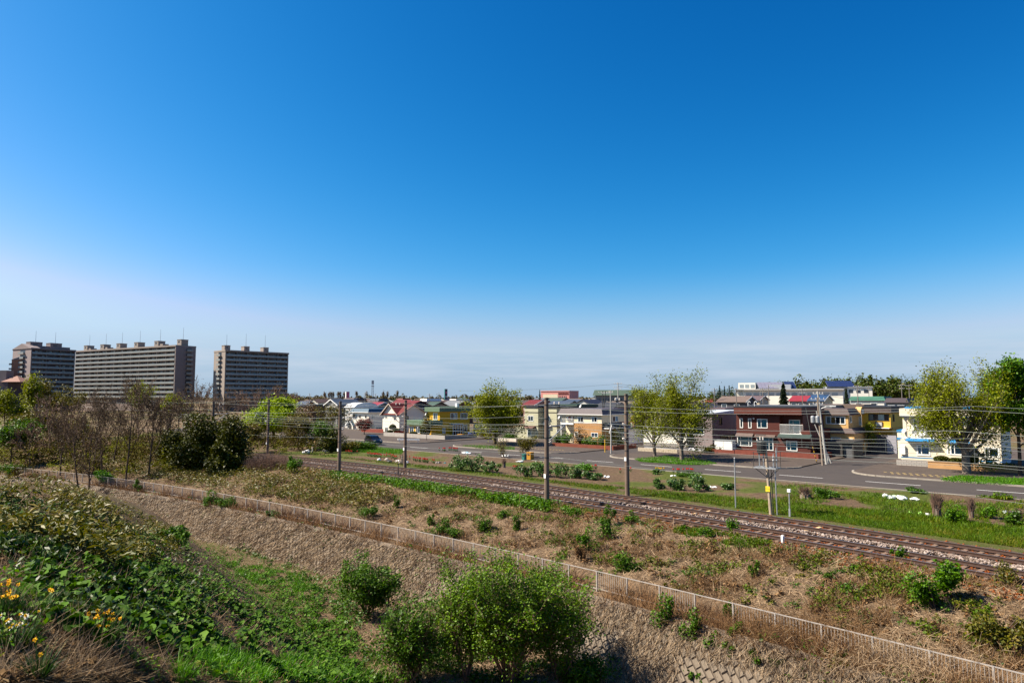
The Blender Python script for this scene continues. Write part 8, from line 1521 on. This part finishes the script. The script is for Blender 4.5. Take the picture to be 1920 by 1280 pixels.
# ---- the three large shrubs in the hollow
def shrub_at(px, pyb, pyt, wpx, label, seed, mat, n, ls, P_=BUSH, nst=14, spr=.42, z=None, puff=.2, bk_=bark_r, **kw):
    q = hit(np.array([px], float), np.array([min(pyb, 1279)], float))[0]; sc_ = q[1] / F; zb = q[2] - max(0, pyb - 1279) * sc_; return make_tree('wild_shrub', label, (q[0], q[1], zb), (pyb - pyt) * sc_, P_, seed, bk_, mat, n, ls, puff=puff, width=wpx * sc_, nstem=nst, spread=spr, trunk_share=.7, trunk_r=.05, cat='shrub', group='large shrubs in the hollow', tname='stems', **kw)
shrub_at(955, 1278, 1028, 250, 'largest bright green shrub at the bottom in the middle', 401, LM('leaf_spring', [srgb(52, 78, 6), srgb(80, 110, 12), srgb(106, 136, 22), srgb(64, 92, 8), srgb(124, 148, 34)], .28), 34000, .06, nst=34, spr=.55, puff=.17)
shrub_at(690, 1150, 1034, 118, 'small spreading green tree in the hollow, left of the largest shrub', 402, G_mid, 9500, .075, nst=11, spr=.6, puff=.17, bk_=bark_d)
shrub_at(775, 1285, 1118, 120, 'dark green shrub hung with dead vines, beside the largest shrub', 403, G_mid, 9500, .07, nst=16, spr=.35, puff=.18)
shrub_at(1090, 1285, 1230, 90, 'low dark green shrub at the right foot of the largest shrub', 404, G_mid, 4000, .07, nst=10, spr=.6, puff=.2)
# dead vines over the middle shrub
q = hit(np.array([775.0]), np.array([1270.0]))[0]; r_ = np.random.default_rng(3); n = 700; a = r_.uniform(0, 6.28, n); rr_ = r_.uniform(.6, 1.6, n); Pv = np.c_[q[0] + rr_ * np.cos(a), q[1] + rr_ * np.sin(a), q[2] + r_.uniform(.5, 3.6, n)]; V, Fc = ribbons(Pv, np.c_[r_.normal(size=(n, 2)) * .5, -np.ones(n)], r_.uniform(.4, 1.1, n), .014, r_, .2); stuff_obj('dead_vines', 'pale dead vines draped over the dark shrub in the hollow', 'vines', V, Fc, S_straw)
# tangle of brown brambles, bottom right
q = hit(np.array([1720.0]), np.array([1250.0]))[0]; r_ = np.random.default_rng(4); segs = []
for k in range(1400):
    p = np.array([r_.normal() * 1.5, r_.normal() * 1.0, 0]); d = np.array([r_.normal() * .6, r_.normal() * .6, 1.0]); hh = r_.uniform(.5, 1.7)
    for j in range(4):
        d /= np.linalg.norm(d); e = p + d * hh / 4; segs.append((*p, *e, .008, .006)); p = e; d = d + r_.normal(size=3) * .4 + np.array([0, 0, -.35 * j])
V, Fc = tubes(segs, 4, 3); o = thing('bramble_tangle', 'dense dome of dead brown brambles over the right end of the fence', 'brambles', tuple(q)); tag(mobj('stems', fast_mesh('stems', V, Fc, S_straw), o), kind='stuff')
q = hit(np.array([1560.0]), np.array([1185.0]))[0]; segs = []
for k in range(1200):
    p = np.array([r_.normal() * 2.2, r_.normal() * .9, 0]); d = np.array([r_.normal() * .6, r_.normal() * .6, 1.0]); hh = r_.uniform(.4, 1.3)
    for j in range(4):
        d /= np.linalg.norm(d); e = p + d * hh / 4; segs.append((*p, *e, .008, .006)); p = e; d = d + r_.normal(size=3) * .4 + np.array([0, 0, -.35 * j])
V, Fc = tubes(segs, 4, 3); o = thing('bramble_tangle', 'brown bramble tangle leaning on the fence, left of the dome', 'brambles', tuple(q)); tag(mobj('stems', fast_mesh('stems', V, Fc, S_red), o), kind='stuff')
# ---- daffodils in the bottom left corner, each clump with its own flowers
m_dy = M('daffodil_yellow', (.80, .50, .008), .12, 20, .5, spec=.2); m_dt = M('daffodil_trumpet', (.78, .40, .008), .1, 20, .5); m_dw = M('narcissus_white', (.72, .70, .62), .06, 20, .5)
def flower_mesh(mp_, mt_):
    f = MB()
    for k in range(6):
        a = k * math.pi / 3; f.add([(0, 0, 0), (.022 * math.cos(a - .5), .022 * math.sin(a - .5), .006), (.042 * math.cos(a), .042 * math.sin(a), .002), (.022 * math.cos(a + .5), .022 * math.sin(a + .5), .006)], [(0, 1, 2, 3)])
    t = MB().lathe([(.010, .002), (.012, .02), (.018, .032), (.015, .033), (.009, .006)], 8); return f.mesh('petals', mp_), t.mesh('trumpet', mt_)
fy = flower_mesh(m_dy, m_dt); fw = flower_mesh(m_dw, m_dy)
for i, (px, py, wpx, nf, ms, lab, up_) in enumerate(((190, 1212, 66, 22, fy, 'large clump of yellow daffodils near the bottom left corner', 60), (8, 1160, 60, 18, fy, 'yellow daffodils cut by the left edge', 55), (30, 1222, 74, 13, fw, 'clump of white narcissus at the left edge', 60), (70, 1165, 50, 2, fy, 'grassy daffodil clump with a single yellow flower', 30), (72, 1282, 24, 2, fy, 'lone yellow daffodil at the bottom edge', 10))):
    q = hit(np.array([px], float), np.array([min(1278, py)], float))[0]; sc_ = q[1] / F; o = thing('daffodil_clump', lab, 'daffodils', tuple(q), 0, 'daffodils'); w = wpx * sc_ * .5; r_ = np.random.default_rng(i); n = int(60 + wpx * 2.2)
    a = r_.uniform(0, 6.28, n); rr_ = r_.uniform(0, 1, n) ** .6 * w * .55; V, Fc = ribbons(np.c_[rr_ * np.cos(a), rr_ * np.sin(a), np.zeros(n)], np.c_[np.cos(a) * .45, np.sin(a) * .45, np.ones(n)], r_.uniform(.22, .42, n), .013, r_, .35); mobj('leaves', fast_mesh('leaves', V, Fc, LM('daffodil_leaf', [srgb(26, 48, 18), srgb(44, 72, 26), srgb(66, 92, 40)], .2, .45, .35)), o)
    for k in range(nf):
        aa, rr2 = r_.uniform(0, 6.28), r_.uniform(.1, 1) * w; x, y, z = rr2 * math.cos(aa), rr2 * math.sin(aa) * .7, r_.uniform(.26, .44); f = mobj('flower', ms[0], o, (x, y, z)); f.rotation_euler = (1.15 + r_.normal() * .3, r_.normal() * .3, -.5 + r_.normal() * .5); f.scale = (.8,) * 3; mobj('trumpet', ms[1], f); MB().tube((x * .5, y * .5, 0), (x, y, z), .004, None, 4).build('stem', m_stem, o)
# a few big separate leaves among the litter
leafm = [cupped(np.zeros((1, 3)), [.1], np.random.default_rng(k), .25, k=12) for k in range(4)]; leaf_me = [fast_mesh('leaf', V, Fc, G_fuki) for V, Fc in leafm]
pl_ = scatter([(20, 1110), (200, 1090), (420, 1190), (460, 1260), (230, 1180), (60, 1150)], 150, None, 50); cl_ = {}
cl_[0] = list(pl_)
for k, (key, L_) in enumerate(sorted(cl_.items())):
    c = np.mean(L_, 0); o = thing('butterbur_plant', 'large separate butterbur leaves in the dry litter between the daffodils', 'butterbur', tuple(c), 0)
    for p in L_:
        e = p - c; f = mobj('leaf', leaf_me[rnd.randrange(4)], o, (e[0], e[1], e[2] + rnd.uniform(.08, .2))); f.rotation_euler = (rnd.gauss(0, .3), rnd.gauss(-.15, .3), rnd.uniform(0, 6.28)); f.scale = (rnd.uniform(.8, 1.35),) * 3
P, s_ = along(14000, -1.0, .5, -16, 4, seed=31, near=False); k = fbm(s_ / 1.4, s_ * 0, 87) > .42; P = P[k]; n = len(P); V, Fc = ribbons(P, upright(n, rg, .7), rg.uniform(.5, 1.4, n), .016, rg, .9, one=True); stuff_obj('fence_stalks', 'matted dead stalks burying the near right part of the fence', 'dry stalks', V, Fc, LM('stalk_tan', [], .1))
P = scatter(HILL, 9000, (.9, 101), 60, .46); n = len(P); V, Fc = leaves(P + np.c_[np.zeros((n, 2)), rg.uniform(.01, .08, n)], rg.uniform(.02, .055, n), rg, .8, .6); stuff_obj('leaf_litter', 'curled brown dead leaves strewn over the foreground slope', 'dead leaves', V, Fc, LM('leaf_litter', [srgb(58, 42, 28), srgb(96, 72, 48), srgb(140, 112, 78), srgb(74, 54, 36), srgb(166, 140, 104)], .15, .8, .15))
P = scatter(HILL, 6500, (1.3, 102), 61, .50); n = len(P); V, Fc = ribbons(P, upright(n, rg, .75), rg.uniform(.15, .55, n), np.clip(P[:, 1] * .0005, .004, .015), rg, .6, one=True); stuff_obj('slope_stalks', 'dead stalks sticking out of the foreground slope', 'dry stalks', V, Fc, S_straw)
P = scatter(HILL, 6000, (1.0, 103), 62, .52); n = len(P); V, Fc = leaves(P + np.c_[rg.normal(size=(n, 2)) * .05, rg.uniform(.02, .22, n)], rg.uniform(.02, .06, n), rg, .5, .5); stuff_obj('slope_herbs', 'small saturated green herbs between the stalks of the foreground slope', 'weeds', V, Fc, LM('herb', [srgb(44, 78, 8), srgb(70, 108, 14), srgb(98, 136, 24), srgb(56, 92, 10), srgb(120, 132, 40)], .28, .6, .2))
Q = []
for k in range(110):
    px = rg.uniform(-30, 640); Y = rg.uniform(84, 125) if px < 480 else rg.uniform(102, 125); x = ray(px, 820)[0] * Y; r = rg.uniform(.9, 2.4); Q.append(mound(rg, 130, r, r, r * rg.uniform(.8, 1.7), 7, .2) + np.array([x, Y, gz(x, Y)]))
Q = np.concatenate(Q); V, Fc = leaves(Q, rg.uniform(.07, .15, len(Q)), rg, .3, .5); stuff_obj('fresh_thicket', 'fresh yellow-green shoots through the thicket of the wood', 'thicket', V, Fc, LM('fresh_thicket', [srgb(70, 76, 10), srgb(104, 110, 18), srgb(132, 134, 28), srgb(84, 88, 20), srgb(116, 100, 40)], .28, .7, .15, patch=.12))
# rough relief on the bank: many low cushions of weed, dead fern and moss, too many to tell apart
def cushions(name, label, poly, n, rlo, rhi, per, ls, mat, seed, thr=.45, flat=.6):
    r_ = np.random.default_rng(seed); C = scatter(poly, n, (4.0, seed), seed, thr); Q = []
    for c in C:
        r = r_.uniform(rlo, rhi) * min(1.6, max(.5, c[1] / 45)); Q.append(mound(r_, per, r, r, r * flat * r_.uniform(.6, 1.5), 5, .3, .35) + c)
    Q = np.concatenate(Q); V, Fc = leaves(Q, r_.uniform(.5, 1.3, len(Q)) * ls, r_, .4, .5); stuff_obj(name, label, 'weeds', V, Fc, mat)
cushions('bank_cushions', 'low dark green cushions of weed over the railway bank', EMB, 150, .25, .8, 80, .055, G_weed, 501)
cushions('bank_fern', 'brown cushions of dead fern over the railway bank', EMB, 170, .3, .9, 90, .07, S_red, 502, .35)
cushions('bank_olive', 'olive bamboo cushions over the railway bank', EMB, 110, .3, .8, 80, .07, G_sasa, 503, .4)
LEFTV = [(370, 1005), (470, 1035), (600, 1070), (680, 1110), (650, 1160), (700, 1230), (745, 1285), (610, 1285), (520, 1170), (430, 1080)]
cushions('valley_cushions', 'green cushions of weed at the foot of the foreground slope', LEFTV, 110, .3, .9, 90, .06, G_weed, 504, .3, .5)
P = scatter(LEFTV, 7000, (1.3, 104), 63, .42); n = len(P); V, Fc = ribbons(P, upright(n, rg, .5), rg.uniform(.12, .35, n), np.clip(P[:, 1] * .0007, .01, .03), rg, .5, one=True); stuff_obj('valley_grass', 'green grass at the foot of the foreground slope', 'grass', V, Fc, G_lush)
P = scatter([(480, 1060), (600, 1110), (700, 1230), (745, 1285), (600, 1285), (540, 1190)], 1800, (1.0, 105), 64, .45); n = len(P); V, Fc = cupped(P + np.c_[np.zeros((n, 2)), rg.uniform(.06, .3, n)], rg.uniform(.05, .11, n), rg); stuff_obj('butterbur', 'butterbur leaves spreading onto the floor of the hollow', 'butterbur', V, Fc, G_fuki)
shrub_at(1052, 1284, 1085, 120, 'right lobe bush leaning on the largest shrub', 405, _mats['leaf_spring'], 9000, .06, nst=14, spr=.5, puff=.18); shrub_at(872, 1280, 1100, 104, 'left lobe bush leaning on the largest shrub', 406, _mats['leaf_spring'], 7500, .06, nst=13, spr=.45, puff=.18)
